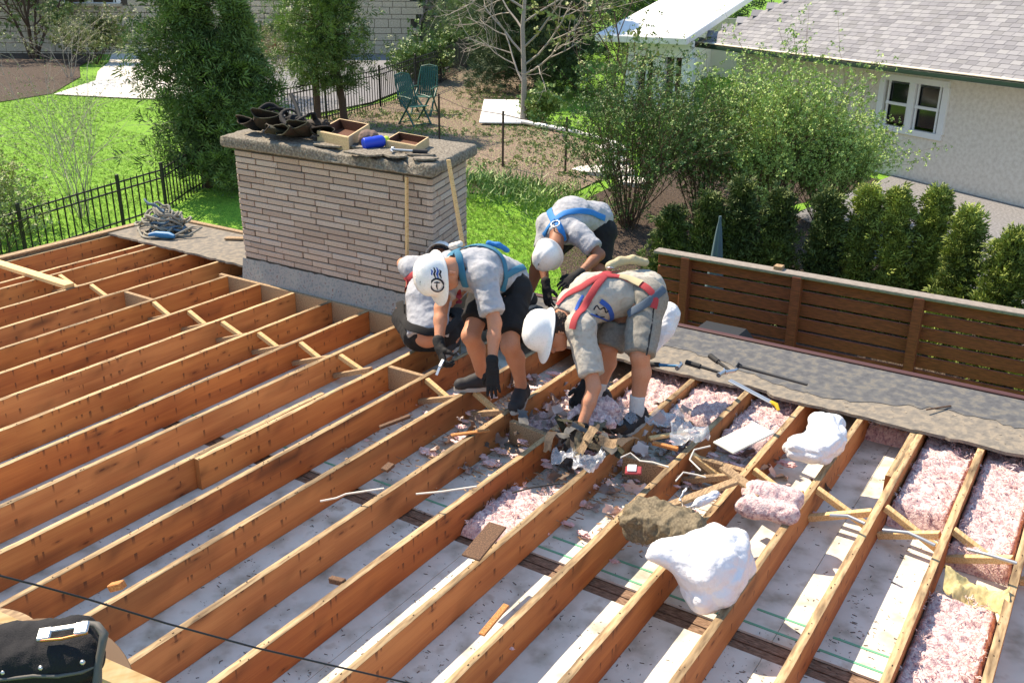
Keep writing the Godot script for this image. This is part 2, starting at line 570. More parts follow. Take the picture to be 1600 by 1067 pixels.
	M.glass = mat(C("10181c"), 0.08); M.glass.metallic_specular = 0.8
	M.whiteroof = mat(C("f2f1ee"), 0.7, noise_tex(0.02, [[0.0, C("eeeeee")], [1.0, C("ffffff")]], 4, 36), Vector3(0.5, 0.5, 0.5))
	M.stone = mat(W, 0.9, noise_tex(0.03, [[0.0, C("a3957e")], [0.5, C("c4b69d")], [1.0, C("d8ccb6")]], 5, 37), Vector3(1.2, 1.2, 1.2), true)
	M.grass = mat(W, 0.95, noise_tex(0.05, [[0.0, C("5c8f1e")], [0.45, C("78ab2a")], [0.7, C("8cbb35")], [1.0, C("6b9c25")]], 5, 38), Vector3(0.35, 0.35, 0.35), true, noise_tex(0.2, [], 3, 39, FastNoiseLite.TYPE_SIMPLEX, 512, true, 8.0), 1.0)
	M.soil = mat(W, 0.97, noise_tex(0.06, [[0.0, C("54453a")], [0.4, C("7f6c5d")], [0.62, C("998676")], [0.74, C("7f8a55")], [1.0, C("6f9040")]], 6, 40, FastNoiseLite.TYPE_SIMPLEX_SMOOTH, 1024), Vector3(0.22, 0.22, 0.22), true, noise_tex(0.15, [], 4, 41, FastNoiseLite.TYPE_SIMPLEX, 512, true, 8.0), 1.0)
	M.mulch = mat(W, 0.97, noise_tex(0.08, [[0.0, C("2c241e")], [0.5, C("4d3f34")], [1.0, C("77675a")]], 5, 42), Vector3(0.4, 0.4, 0.4), true, noise_tex(0.15, [], 4, 43, FastNoiseLite.TYPE_SIMPLEX, 512, true, 8.0), 1.0)
	M.pave = mat(W, 0.9, noise_tex(0.03, [[0.0, C("b4afa6")], [0.5, C("cfcac1")], [1.0, C("dcd8d0")]], 5, 44), Vector3(0.3, 0.3, 0.3), true)
	M.asphalt = mat(W, 0.95, noise_tex(0.06, [[0.0, C("5c5c5e")], [0.5, C("77777a")], [1.0, C("8e8e90")]], 5, 45), Vector3(0.5, 0.5, 0.5), true)

func drape(called: String, poly: PackedVector2Array, lift: float, m: Material, label := "", step := 0.7, kind := "structure") -> MeshInstance3D:
	var mb := MB.new()
	var lo := poly[0]; var hi := poly[0]
	for p in poly:
		lo = lo.min(p); hi = hi.max(p)
	var x := lo.x
	while x < hi.x:
		var z := lo.y
		while z < hi.y:
			for q in Geometry2D.intersect_polygons(poly, PackedVector2Array([Vector2(x, z), Vector2(x + step, z), Vector2(x + step, z + step), Vector2(x, z + step)])):
				var tr := Geometry2D.triangulate_polygon(q)
				for a in range(0, tr.size(), 3):
					var ps := []
					for b in 3:
						var p: Vector2 = q[tr[a + b]]
						ps.append(onG(p.x, p.y, lift))
					mb.face(ps, Vector3.UP)
			z += step
		x += step
	var o := part(called, mb, m)
	o.set_meta("kind", kind)
	if label: o.set_meta("label", label)
	return o

func ground() -> void:
	var mb := MB.new()
	var xs := []
	var zs := []
	var x := -120.0
	while x <= 80:
		xs.append(x); x += 0.8 if x > -45 and x < 14 else 12.0
	var z := -140.0
	while z <= 40:
		zs.append(z); z += 0.8 if z > -45 and z < 2 else 10.0
	var rows := []
	for zz in zs:
		var row := []
		for xx in xs: row.append(onG(xx, zz))
		rows.append(row)
	mb.grid(rows)
	structure("ground", mb, M.grass, "green lawn sloping gently up behind the roof")
	# garden soil right of the iron fence, mulch bed by the stone wall, pale path, paved yard
	drape("garden_soil", PackedVector2Array([Vector2(-16.8, -14.6), Vector2(-16.8, -20), Vector2(-20.2, -28.5), Vector2(-15.6, -25.5), Vector2(-13.2, -21.5), Vector2(-11.4, -19.2), Vector2(-8.4, -17.6), Vector2(-8.2, -14.2), Vector2(-9.6, -13.0), Vector2(-12.5, -13.0)]), 0.02, M.soil, "brown garden soil with sparse green weeds behind the chimney")
	drape("mulch_bed", PackedVector2Array([Vector2(-24.0, -11), Vector2(-24.4, -15.2), Vector2(-26.4, -17.4), Vector2(-28.8, -19.0), Vector2(-32.5, -22.5), Vector2(-34.5, -22.5), Vector2(-40, -16), Vector2(-36, -8)]), 0.02, M.mulch, "dark mulch bed below the stone wall")
	drape("footpath", PackedVector2Array([Vector2(-24.2, -15.1), Vector2(-22.1, -16.1), Vector2(-20.4, -17.4), Vector2(-21.5, -20.0), Vector2(-24.5, -22.5), Vector2(-30, -25.5), Vector2(-36, -27.0), Vector2(-34.2, -24.2), Vector2(-29, -20.2), Vector2(-27.0, -18.4), Vector2(-25.4, -17.2)]), 0.035, M.pave, "pale curved concrete footpath at the edge of the lawn")
	drape("paved_yard", PackedVector2Array([Vector2(-20.4, -17.4), Vector2(-17.1, -15.6), Vector2(-17.0, -19.4), Vector2(-18.1, -23.3), Vector2(-20.0, -27.8), Vector2(-21.5, -30), Vector2(-24, -36), Vector2(-34, -38), Vector2(-36, -27.0), Vector2(-30, -25.5), Vector2(-24.5, -22.5), Vector2(-21.5, -20.0)]), 0.05, M.asphalt, "grey paved yard beyond the iron fence")
	drape("hedge_bed", PackedVector2Array([Vector2(-6.2, -11.0), Vector2(-3.0, -10.3), Vector2(2.5, -10.3), Vector2(5.0, -11.6), Vector2(0.0, -13.5), Vector2(-3.2, -15.4), Vector2(-5.3, -17.4), Vector2(-4.2, -20.9), Vector2(-9.0, -23.4), Vector2(-9.4, -19.5), Vector2(-8.0, -17.0), Vector2(-7.9, -13.4)]), 0.015, M.mulch, "dark bare soil under the shrubs and the hedge cedars")
	drape("driveway", PackedVector2Array([Vector2(-5.0, -17.0), Vector2(-3.0, -15.2), Vector2(0.0, -13.6), Vector2(6.0, -11.5), Vector2(9, -16), Vector2(3.0, -18.6), Vector2(-1.6, -20.6), Vector2(-4.2, -22.2)]), 0.02, M.asphalt, "grey side drive along the white house")

var JX := [-8.90, -8.32, -8.15, -7.66, -7.22, -6.80, -6.37, -5.94, -5.51, -5.09, -4.665, -4.255, -3.86, -3.456, -3.06, -2.66, -2.266, -1.874, -1.49, -1.12, -0.7525, -0.404, -0.06, 0.31, 0.68, 1.05, 1.42, 1.79, 2.16, 2.53, 3.04]

func joist_mesh(length: float, sd: int, stain := 0.0) -> ArrayMesh:
	# along -z from the origin, right face at x = 0, top at y = 0
	var r := RandomNumberGenerator.new(); r.seed = sd
	var f := FastNoiseLite.new(); f.seed = sd; f.frequency = 1.0
	var W := 0.038
	var H := 0.198
	var n := int(length / 0.07) + 1
	var side := MB.new()
	var top := MB.new()
	var u0 := r.randf() * 3.0
	var lr := []; var rr := []; var mr := []
	var bow := r.randf_range(-0.012, 0.012)
	var tone := Color(1, 1, 1).lerp([Color(0.62, 0.58, 0.56), Color(0.8, 0.74, 0.68), Color(1.0, 0.93, 0.82), Color(0.86, 0.86, 0.88)][r.randi() % 4], r.randf_range(0.2, 1.0)).lerp(Color(0.5, 0.46, 0.45), stain * 0.6)
	var tops := r.randf_range(0.6, 1.0)
	for a in n + 1:
		var z := -length * a / n
		var bx := bow * sin(PI * a / n)
		var chip := -0.012 * smoothstep(0.5, 0.75, f.get_noise_2d(a * 0.31, 7.0)) if a % 3 else 0.0
		lr.append(Vector3(-W + bx + f.get_noise_2d(a * 0.5, 1) * 0.002, f.get_noise_2d(a * 0.6, 3) * 0.002, z))
		rr.append(Vector3(bx + f.get_noise_2d(a * 0.5, 9) * 0.0015, f.get_noise_2d(a * 0.6, 5) * 0.002 + chip, z))
		mr.append((lr[a] + rr[a]) / 2 + Vector3(0, 0.001, 0))
	for sgn in 2:
		var k := side.v.size()
		var nn := Vector3(1 if sgn else -1, 0, 0)
		for a in n + 1:
			for b in 5:
				var t := b / 4.0
				var p: Vector3 = (rr if sgn else lr)[a]
				p.y = lerpf(p.y - 0.002, -H, t)
				var st := smoothstep(0.05, 0.5, f.get_noise_2d(p.z * 1.6 + 30 * sgn, t * 1.2 + 5) + stain * (1.1 - t) - 0.16)
				side.col = tone.lerp(Color(0.2, 0.18, 0.18), st * 0.85).lerp(Color(1.05, 0.95, 0.85), 0.5 * (0.5 + f.get_noise_2d(p.z * 0.4, 50)))
				side.vert(p, nn, Vector2(u0 - p.z / 3.6, t * 0.98 + 0.01 + 0.5 * sgn))
		for a in n:
			for b in 4:
				var p := k + a * 5 + b
				var q := PackedInt32Array([p, p + 5, p + 1, p + 1, p + 5, p + 6])
				if sgn == 0: q.reverse()
				side.i.append_array(q)
	side.col = Color(0.9, 0.88, 0.85)
	for e in 2:
		var a: int = 0 if e == 0 else n
		side.face([lr[a], rr[a], Vector3(rr[a].x, -H, rr[a].z), Vector3(lr[a].x, -H, lr[a].z)], Vector3(0, 0, 1 if e == 0 else -1))
	for a in n + 1:
		for b in 3:
			var p: Vector3 = [lr, mr, rr][b][a]
			var d := smoothstep(0.0, 0.45, f.get_noise_2d(p.z * 1.3, 80 + p.x * 18) + 0.4 * f.get_noise_2d(p.z * 6.0, 30 + p.x * 60) + stain * 0.4)
			top.col = (Color(1, 1, 1) * tops).lerp(Color(0.34, 0.33, 0.33), d)
			top.vert(p, [Vector3(-0.35, 1, 0).normalized(), Vector3.UP, Vector3(0.35, 1, 0).normalized()][b])
	for a in n:
		for b in 2:
			var p := a * 3 + b
			top.i.append_array(PackedInt32Array([p, p + 3, p + 1, p + 1, p + 3, p + 4]))
	# nail marks and leftover tar dots on the top edge
	for a in int(length * 7):
		var z := -r.randf() * length
		var x := r.randf_range(-W + 0.006, -0.006)
		var s := r.randf_range(0.002, 0.005)
		top.col = Color(0.06, 0.055, 0.05)
		top.bx(Vector3(x, 0.001, z), Vector3(s, 0.004, s * r.randf_range(1, 3)))
	var m := ArrayMesh.new()
	for g in [side, top]:
		var arr: Array = g.mesh().surface_get_arrays(0)
		m.add_surface_from_arrays(Mesh.PRIMITIVE_TRIANGLES, arr)
	return m

func joist(root: Node, x: float, z0: float, z1: float, sd: int, stain := 0.0, y := 0.0) -> void:
	var m := joist_mesh(z0 - z1, sd, stain)
	m.surface_set_material(0, M["wood%d" % (sd % 3)])
	m.surface_set_material(1, M.top)
	var o := part("joist", m, null, root)
	o.position = Vector3(x, y, z0)

func roof() -> void:
	var root := thing("flat_roof", "stripped flat house roof of bare wooden joists over white ceiling boards", "roof")
	var ends := {0: -6.68, 1: -6.66, 2: -6.66, 3: -6.66, 4: -6.66, 5: -5.66, 6: -5.66, 7: -5.66, 8: -5.66, 9: -5.66, 10: -5.66, 11: -4.25, 12: -5.66}
	for k in JX.size():
		var z1: float = ends.get(k, -6.66)
		var st: float = {12: 0.35, 13: 0.75, 14: 0.25, 18: 0.2, 17: 0.25}.get(k, 0.0)
		if k == 14:
			joist(root, JX[k], 0.4, -4.72, 140, st); joist(root, JX[k] - 0.002, -4.745, z1, 141)
		elif k == 15:
			joist(root, JX[k], 0.4, -4.6, 151, st); joist(root, JX[k] - 0.02, -4.63, z1, 153)
		else:
			joist(root, JX[k], 0.4, z1, 100 + k, st)
	joist(root, -4.215, -3.155, -5.66, 201)
	joist(root, -0.71 - 0.038 * 2 - 0.003, -5.2, -6.66, 204)
	# rim board in front of the chimney, side and back rims
	var rim := MB.new(); rim.bx(Vector3(-5.55, -0.092, -5.683), Vector3(2.75, 0.184, 0.036), 0.003)
	part("rim_board", rim, M.greywood, root)
	rim = MB.new(); rim.bx(Vector3(-2.95, -0.1, -6.69), Vector3(12.0, 0.2, 0.036), 0.003)
	part("rim_board", rim, M.greywood, root)
	rim = MB.new(); rim.bx(Vector3(-8.985, -0.09, -3.2), Vector3(0.06, 0.22, 7.0), 0.004)
	part("rim_board", rim, M.greywood, root)
	# cross bridging and solid blocks between the joists
	for k in range(2, JX.size() - 1):
		if k in [14, 15, 16]: continue
		var xl: float = JX[k]; var xr: float = JX[k + 1] - 0.038
		var zc := -4.80 + R.randf_range(-0.02, 0.02)
		if k in [4, 11]:
			var b := MB.new(); b.box(Transform3D(Basis(Vector3.UP, R.randf_range(-0.03, 0.03)), Vector3((xl + xr) / 2, -0.095, zc - 0.05)), Vector3(xr - xl, 0.18, 0.036), 0.003)
			part("solid_block", b, M.greywood, root)
			continue
		for q in 2:
			var b := MB.new()
			var zz := zc - 0.05 + 0.075 * q
			var tw := R.randf_range(-0.02, 0.02)
			var a1 := Vector3(xl + 0.004, -0.022 if q == 0 else -0.158, zz + tw)
			var b1 := Vector3(xr - 0.004, -0.158 if q == 0 else -0.022, zz + 0.02 - tw)
			b.bar(a1, b1, 0.038, 0.036, 0.003)
			part("bridging_brace", b, M.newwood if k > 17 or q == 0 else M.greywood, root)
	for q in [[-2.2, -1.91, -4.64, 0.05], [-3.02, -2.7, -4.63, -0.15], [-1.83, -1.53, -4.86, 0.0]]:
		var b := MB.new(); b.box(Transform3D(Basis(Vector3.UP, q[3]), Vector3((q[0] + q[1]) / 2, -0.1, q[2])), Vector3(q[1] - q[0], 0.15, 0.038), 0.003)
		part("solid_block", b, M.greywood, root)
	# ceiling boards with an open seam, laths under it
	for k in 8:
		for s in 2:
			var b := MB.new()
			var x0 := -8.95 + k * 1.6
			var z0: float = 0.5 if s == 0 else -3.69
			var z1: float = -3.55 if s == 0 else -6.66
			b.bx(Vector3(minf(x0 + 0.8, 2.63), -0.206, (z0 + z1) / 2), Vector3(1.597 if k < 7 else 0.78, 0.012, absf(z0 - z1)), 0.0)
			part("ceiling_board", b, M.drywall, root)
	for s in 2:
		var b := MB.new(); b.bx(Vector3(-2.95, -0.222, -3.587 - 0.07 * s), Vector3(11.9, 0.018, 0.062), 0.002)
		part("lath", b, M.lathwood, root)
	var dk := MB.new(); dk.bx(Vector3(-2.95, -0.26, -3.2), Vector3(11.9, 0.02, 7.0))
	part("ceiling_backing", dk, M.darkwood, root)
	# green seam tape, one strip in each open bay
	var gm := mat(C("66a585"), 0.5)
	for k in range(8, 22):
		for s in (2 if k > 15 else 1):
			var zt: float = (-3.80 if k < 16 else -3.755) - 0.125 * s + R.randf_range(-0.01, 0.01)
			var b := MB.new()
			var xa: float = JX[k] + (0.0 if s == 0 else 0.03); var xb: float = JX[k + 1] - 0.04
			if k in [9, 11, 14] and s == 0: xb = lerpf(xa, xb, 0.6)
			b.bx(Vector3((xa + xb) / 2, -0.1985, zt), Vector3(xb - xa, 0.003, 0.014))
			part("seam_tape", b, gm, root)
	# plywood decking left over at the back, jagged cut edge
	for s in 2:
		var poly := PackedVector2Array()
		var x0: float = -4.42 if s == 0 else -8.97
		var x1: float = 3.05 if s == 0 else -6.62
		var ze: float = -5.85 if s == 0 else -5.93
		var x := x0
		while x < x1:
			var jag := R.randf_range(-0.012, 0.012)
			if s == 0 and x > -2.0 and x < -1.75: jag -= 0.06
			poly.append(Vector2(x, ze + jag)); x += R.randf_range(0.03, 0.1)
		poly.append(Vector2(x1, ze)); poly.append(Vector2(x1, -6.70)); poly.append(Vector2(x0, -6.70))
		var b := MB.new()
		b.slab(poly, 0.024, 0.02)
		part("decking", b, M.felt, root)
	# remains of black roofing felt on the far part of the decking
	for q in [[-4.4, 3.04, -6.14]]:
		var poly := PackedVector2Array()
		var fx: float = q[0]
		while fx < q[1]:
			poly.append(Vector2(fx, q[2] + 0.12 * sin(fx * 3.1) + R.randf_range(-0.03, 0.03))); fx += R.randf_range(0.02, 0.07)
		poly.append(Vector2(q[1], -6.3 if q[0] > -4 else -6.69)); poly.append(Vector2(q[0], -6.3 if q[0] > -4 else -6.69))
		var b := MB.new()
		b.slab(poly, 0.028 if q[0] < -4 else 0.032, 0.003)
		part("roofing_felt", b, M.tarfelt, root)
	var dc := MB.new(); dc.bx(Vector3(-0.68, 0.022, -6.73), Vector3(7.45, 0.035, 0.05), 0.006)
	part("drip_edge", dc, M.redmetal, root)
	dc = MB.new(); dc.bx(Vector3(-7.8, 0.03, -6.72), Vector3(2.4, 0.035, 0.06), 0.006)
	part("drip_edge", dc, M.greywood, root)
	dc = MB.new(); dc.bx(Vector3(-8.985, 0.031, -3.2), Vector3(0.09, 0.02, 7.0), 0.004)
	part("drip_edge", dc, M.greywood, root)
	# outer walls under the roof
	var wl := MB.new()
	wl.bx(Vector3(-2.95, -1.3, -6.62), Vector3(11.9, 2.0, 0.1)); wl.bx(Vector3(2.98, -1.3, -3.2), Vector3(0.1, 2.0, 6.7)); wl.bx(Vector3(-8.9, -1.3, -3.2), Vector3(0.1, 2.0, 6.7))
	part("outer_wall", wl, M.stone, root)
	# plank across the joists
	var pk := MB.new(); pk.bar(Vector3(-8.95, 0.021, -4.68), Vector3(-7.68, 0.021, -4.645), 0.09, 0.036, 0.003)
	one("loose_plank", "pale loose plank lying across the joists at the far left edge of the roof", "plank", pk, M.newwood)

func chimney() -> void:
	var root := thing("chimney", "wide pale brick chimney with a grey weathered concrete cap", "chimney", Vector3(-5.46, 0, -6.1))
	var SK := 0.3
	var L := -6.63; var Rr := -4.45; var F := -5.735; var D := 0.78
	var sk := func(x, y, z): return Vector3(x + SK * (z - F), y, z)
	var core := MB.new()
	for y in [[-0.3, 1.19]]:
		var q := [sk.call(L + 0.012, 0, F - 0.012), sk.call(Rr - 0.012, 0, F - 0.012), sk.call(Rr - 0.012, 0, F - D), sk.call(L + 0.012, 0, F - D)]
		for a in 4:
			var p0: Vector3 = q[a]; var p1: Vector3 = q[(a + 1) % 4]
			core.face([p0 + Vector3(0, y[0], 0), p1 + Vector3(0, y[0], 0), p1 + Vector3(0, y[1], 0), p0 + Vector3(0, y[1], 0)], (p0 + p1) / 2 - Vector3(-5.5, 0, -6.1))
	part("mortar_core", core, M.mortar, root, true)
	# bricks: front, right and left faces
	var cache := {}
	var tints := []
	for k in 6:
		var m: StandardMaterial3D = M.brick.duplicate()
		m.albedo_color = [C("ffffff"), C("f8f4f0"), C("efe8e2"), C("fff9f2"), C("e8e0da"), C("f4eeea")][k]
		tints.append(m)
	var H := 0.054
	var sides := [[sk.call(L, 0, F), Vector3(1, 0, 0), Rr - L], [sk.call(Rr, 0, F), Vector3(-SK, 0, -1).normalized(), D * sqrt(1 + SK * SK)], [sk.call(L, 0, F - D), Vector3(SK, 0, 1).normalized(), D * sqrt(1 + SK * SK)]]
	for sd in 3:
		var o: Vector3 = sides[sd][0]; var d: Vector3 = sides[sd][1]; var ln: float = sides[sd][2]
		var nrm := Vector3.UP.cross(d) * -1.0
		nrm = d.cross(Vector3.UP)
		for row in 18:
			if sd == 2 and row < 3: continue
			var y := 0.225 + row * H
			var u := -0.3 * fmod(row * 0.37 + 0.13 * sd + R.randf() * 0.12, 1.0)
			while u < ln:
				var bl := snappedf(R.randf_range(0.26, 0.34), 0.02)
				var a := maxf(u, 0.0); var b := minf(u + bl, ln)
				if sd == 0 and b > ln - 0.01: b = ln - (0.02 if row % 2 else 0.0)
				if b - a > 0.03:
					var key := int((b - a) * 100)
					if not cache.has(key):
						var mb := MB.new(); mb.bx(Vector3.ZERO, Vector3(key / 100.0 - 0.008, H - 0.009, 0.05), 0.004)
						cache[key] = mb.mesh()
					var br := part("brick", cache[key], tints[R.randi() % 6], root)
					var pr := R.randf_range(-0.004, 0.003)
					br.transform = root.transform.affine_inverse() * Transform3D(Basis(d, Vector3.UP, d.cross(Vector3.UP)), o + d * (a + b) / 2 + Vector3(0, y, 0) - d.cross(Vector3.UP) * (0.025 - pr) + Vector3(0, R.randf_range(-0.001, 0.001), 0))
				u += bl
	# flashing strip at the foot
	var fl := MB.new()
	var rows := []
	for a in 2:
		var row := []
		for k in 45:
			var x := lerpf(L - 0.01, Rr + 0.012, k / 44.0)
			row.append(Vector3(x, -0.02 if a == 1 else 0.196 + R.randf_range(-0.006, 0.006), F + 0.012 + (0.03 if a == 1 else 0.0)))
		rows.append(row)
	fl.grid(rows)
	part("flashing", fl, M.flash, root, true)
	var fr := MB.new()
	fr.face([Vector3(Rr + 0.013, 0.02, F + 0.012), Vector3(Rr + 0.013, 0.2, F + 0.012), sk.call(Rr + 0.013, 0.2, F - D), sk.call(Rr + 0.013, 0.02, F - D)], Vector3.RIGHT)
	part("flashing", fr, M.flash, root, true)
	# cap: thick slab with broken front edge
	var cap := MB.new()
	var O := 0.075
	var rim := []
	var nn := FastNoiseLite.new(); nn.seed = 5; nn.frequency = 3.0
	var edge := func(t: float) -> Vector3:  # round the outline, t 0..4
		var c := [Vector3(L - O, 0, F + O), Vector3(Rr + O, 0, F + O), sk.call(Rr + O, 0, F - D - O), sk.call(L - O, 0, F - D - O)]
		var a := int(t) % 4
		return c[a].lerp(c[(a + 1) % 4], t - int(t))
	var N := 160
	var ctr := Vector3(-5.56, 0, -6.12)
	var prof := [[0.94, 1.199], [0.985, 1.2], [1.0, 1.212], [1.002, 1.25], [0.995, 1.285], [0.975, 1.297], [0.9, 1.302], [0.6, 1.31], [0.3, 1.315], [0.0, 1.316]]
	for q in prof:
		var row := []
		for k in N:
			var t := 4.0 * k / N
			var p: Vector3 = edge.call(t)
			var sc: float = q[0]
			var y: float = q[1]
			var jag := nn.get_noise_2d(k * 0.11, 0) * 0.014 + nn.get_noise_2d(k * 0.4, 9) * 0.008
			p = ctr + (p - ctr) * sc
			if sc > 0.5:
				p += (edge.call(t) - ctr).normalized() * jag * (1.0 if sc > 0.95 else 0.4)
			if q[1] > 1.24 and sc > 0.85 and t < 1.0:
				var brk := smoothstep(0.45, 0.55, t) * (1.0 - smoothstep(0.93, 0.96, t)) * (0.7 + nn.get_noise_2d(k * 0.5, 30))
				y -= brk * 0.035
				p += (ctr - p) * brk * 0.05
			y += nn.get_noise_2d(p.x * 2, p.z * 2) * 0.006
			row.append(Vector3(p.x, y, p.z))
		rows = rows if false else rows
		rim.append(row)
	cap.grid(rim, true)
	part("cap", cap, M.concrete, root, true)
	# loose mortar flakes along the broken edge
	for q in [[-5.05, -5.66, 0.2, 0.12, 0.3], [-4.8, -5.68, 0.16, 0.1, -0.2], [-5.55, -5.74, 0.22, 0.1, 0.1], [-4.55, -5.7, 0.12, 0.09, 0.6], [-5.3, -5.85, 0.3, 0.16, 0.0], [-4.95, -5.82, 0.14, 0.1, 0.9], [-4.66, -5.84, 0.16, 0.1, 0.4]]:
		var poly := PackedVector2Array()
		for k in 9:
			var a := TAU * k / 9
			poly.append(Vector2(cos(a) * q[2], sin(a) * q[3]) * R.randf_range(0.6, 1.05))
		var fk := MB.new()
		fk.slab(poly, 0.012, 0.014, Transform3D(Basis(Vector3.UP, q[4]) * Basis(Vector3.RIGHT, R.randf_range(-0.06, 0.06)), Vector3(q[0], 1.31, q[1] - 0.05)))
		part("mortar_flake", fk, M.concrete, root, true)
	# two square clay flue liners
	var clay := mat(Color.WHITE, 0.8, noise_tex(0.03, [[0.0, C("a38a63")], [0.5, C("bca57d")], [1.0, C("cdb88f")]], 4, 51), Vector3(3, 3, 3), true)
	var rust := mat(Color.WHITE, 0.9, noise_tex(0.04, [[0.0, C("2b1a12")], [0.5, C("59321c")], [1.0, C("7a4a2c")]], 4, 52), Vector3(4, 4, 4), true)
	for q in [[Vector3(-5.72, 0, -5.84), Vector3(-5.29, 0, -5.75), Vector3(-5.6, 0, -6.36), 0.095], [Vector3(-5.07, 0, -5.93), Vector3(-4.70, 0, -5.87), Vector3(-4.86, 0, -6.24), 0.07]]:
		var a: Vector3 = q[0]; var b: Vector3 = q[1]; var c: Vector3 = q[2]; var d := a + c - b
		var mid := (a + c) / 2
		var mb := MB.new(); var inn := MB.new()
		var ps := [a, b, c, d]
		for k in 4:
			var p0: Vector3 = ps[k]; var p1: Vector3 = ps[(k + 1) % 4]
			var i0 := p0.lerp(mid, 0.09); var i1 := p1.lerp(mid, 0.09)
			var t := Vector3(0, 1.31 + q[3], 0)
			var e0 := p0.lerp(mid, 0.015); var e1 := p1.lerp(mid, 0.015)
			mb.face([p0 + Vector3(0, 1.28, 0), p1 + Vector3(0, 1.28, 0), p1 + t - Vector3(0, 0.006, 0), p0 + t - Vector3(0, 0.006, 0)], p0 + p1 - mid * 2)
			mb.face([e0 + t, e1 + t, p1 + t - Vector3(0, 0.006, 0), p0 + t - Vector3(0, 0.006, 0)], Vector3.UP)
			mb.face([e0 + t, e1 + t, i1 + t, i0 + t], Vector3.UP)
			inn.face([i0 + t, i1 + t, i1 + Vector3(0, 1.322, 0), i0 + Vector3(0, 1.322, 0)], mid * 2 - p0 - p1)
		inn.face([a.lerp(mid, 0.09) + Vector3(0, 1.323, 0), b.lerp(mid, 0.09) + Vector3(0, 1.323, 0), c.lerp(mid, 0.09) + Vector3(0, 1.323, 0), d.lerp(mid, 0.09) + Vector3(0, 1.323, 0)], Vector3.UP)
		var fo := part("flue_liner", mb, clay, root, true)
		part("sooty_inside", inn, rust, fo)

func wood_fence() -> void:
	var X0 := -4.35; var X1 := 4.9; var Z := -9.75
	var root := thing("wooden_fence", "low brown fence of horizontal boards with a grey weathered cap rail", "fence", Vector3(-1.5, -1.95, Z))
	var posts := [-3.98, -2.72, -1.5, -0.28, 0.95, 2.18, 3.4, 4.8]
	for x in posts:
		var b := MB.new(); b.bx(Vector3(x, -1.15, Z + 0.02), Vector3(0.1, 1.62, 0.1), 0.006)
		part("post", b, M.fence, root, true)
	for row in 10:
		var y := -0.425 - row * 0.152
		var xs := [X0, posts[1], posts[2], posts[3], posts[4], posts[5], posts[6], X1]
		for k in 7:
			var b := MB.new()
			b.box(Transform3D(Basis(Vector3.BACK, R.randf_range(-0.002, 0.002)), Vector3((xs[k] + xs[k + 1]) / 2, y, Z - 0.045)), Vector3(xs[k + 1] - xs[k] - 0.004, 0.128, 0.022), 0.004)
			part("slat", b, M.fence, root, true)
	var cp := MB.new(); cp.bx(Vector3((X0 + X1) / 2, -0.335, Z - 0.01), Vector3(X1 - X0 + 0.04, 0.036, 0.15), 0.006)
	part("cap_rail", cp, M.fencecap, root, true)
	cp = MB.new(); cp.bx(Vector3(-2.95, -0.3, Z - 0.03), Vector3(0.09, 0.05, 0.1), 0.004)
	one("wood_offcut", "small brown wood offcut left on the fence cap rail", "offcut", cp, M.greywood)

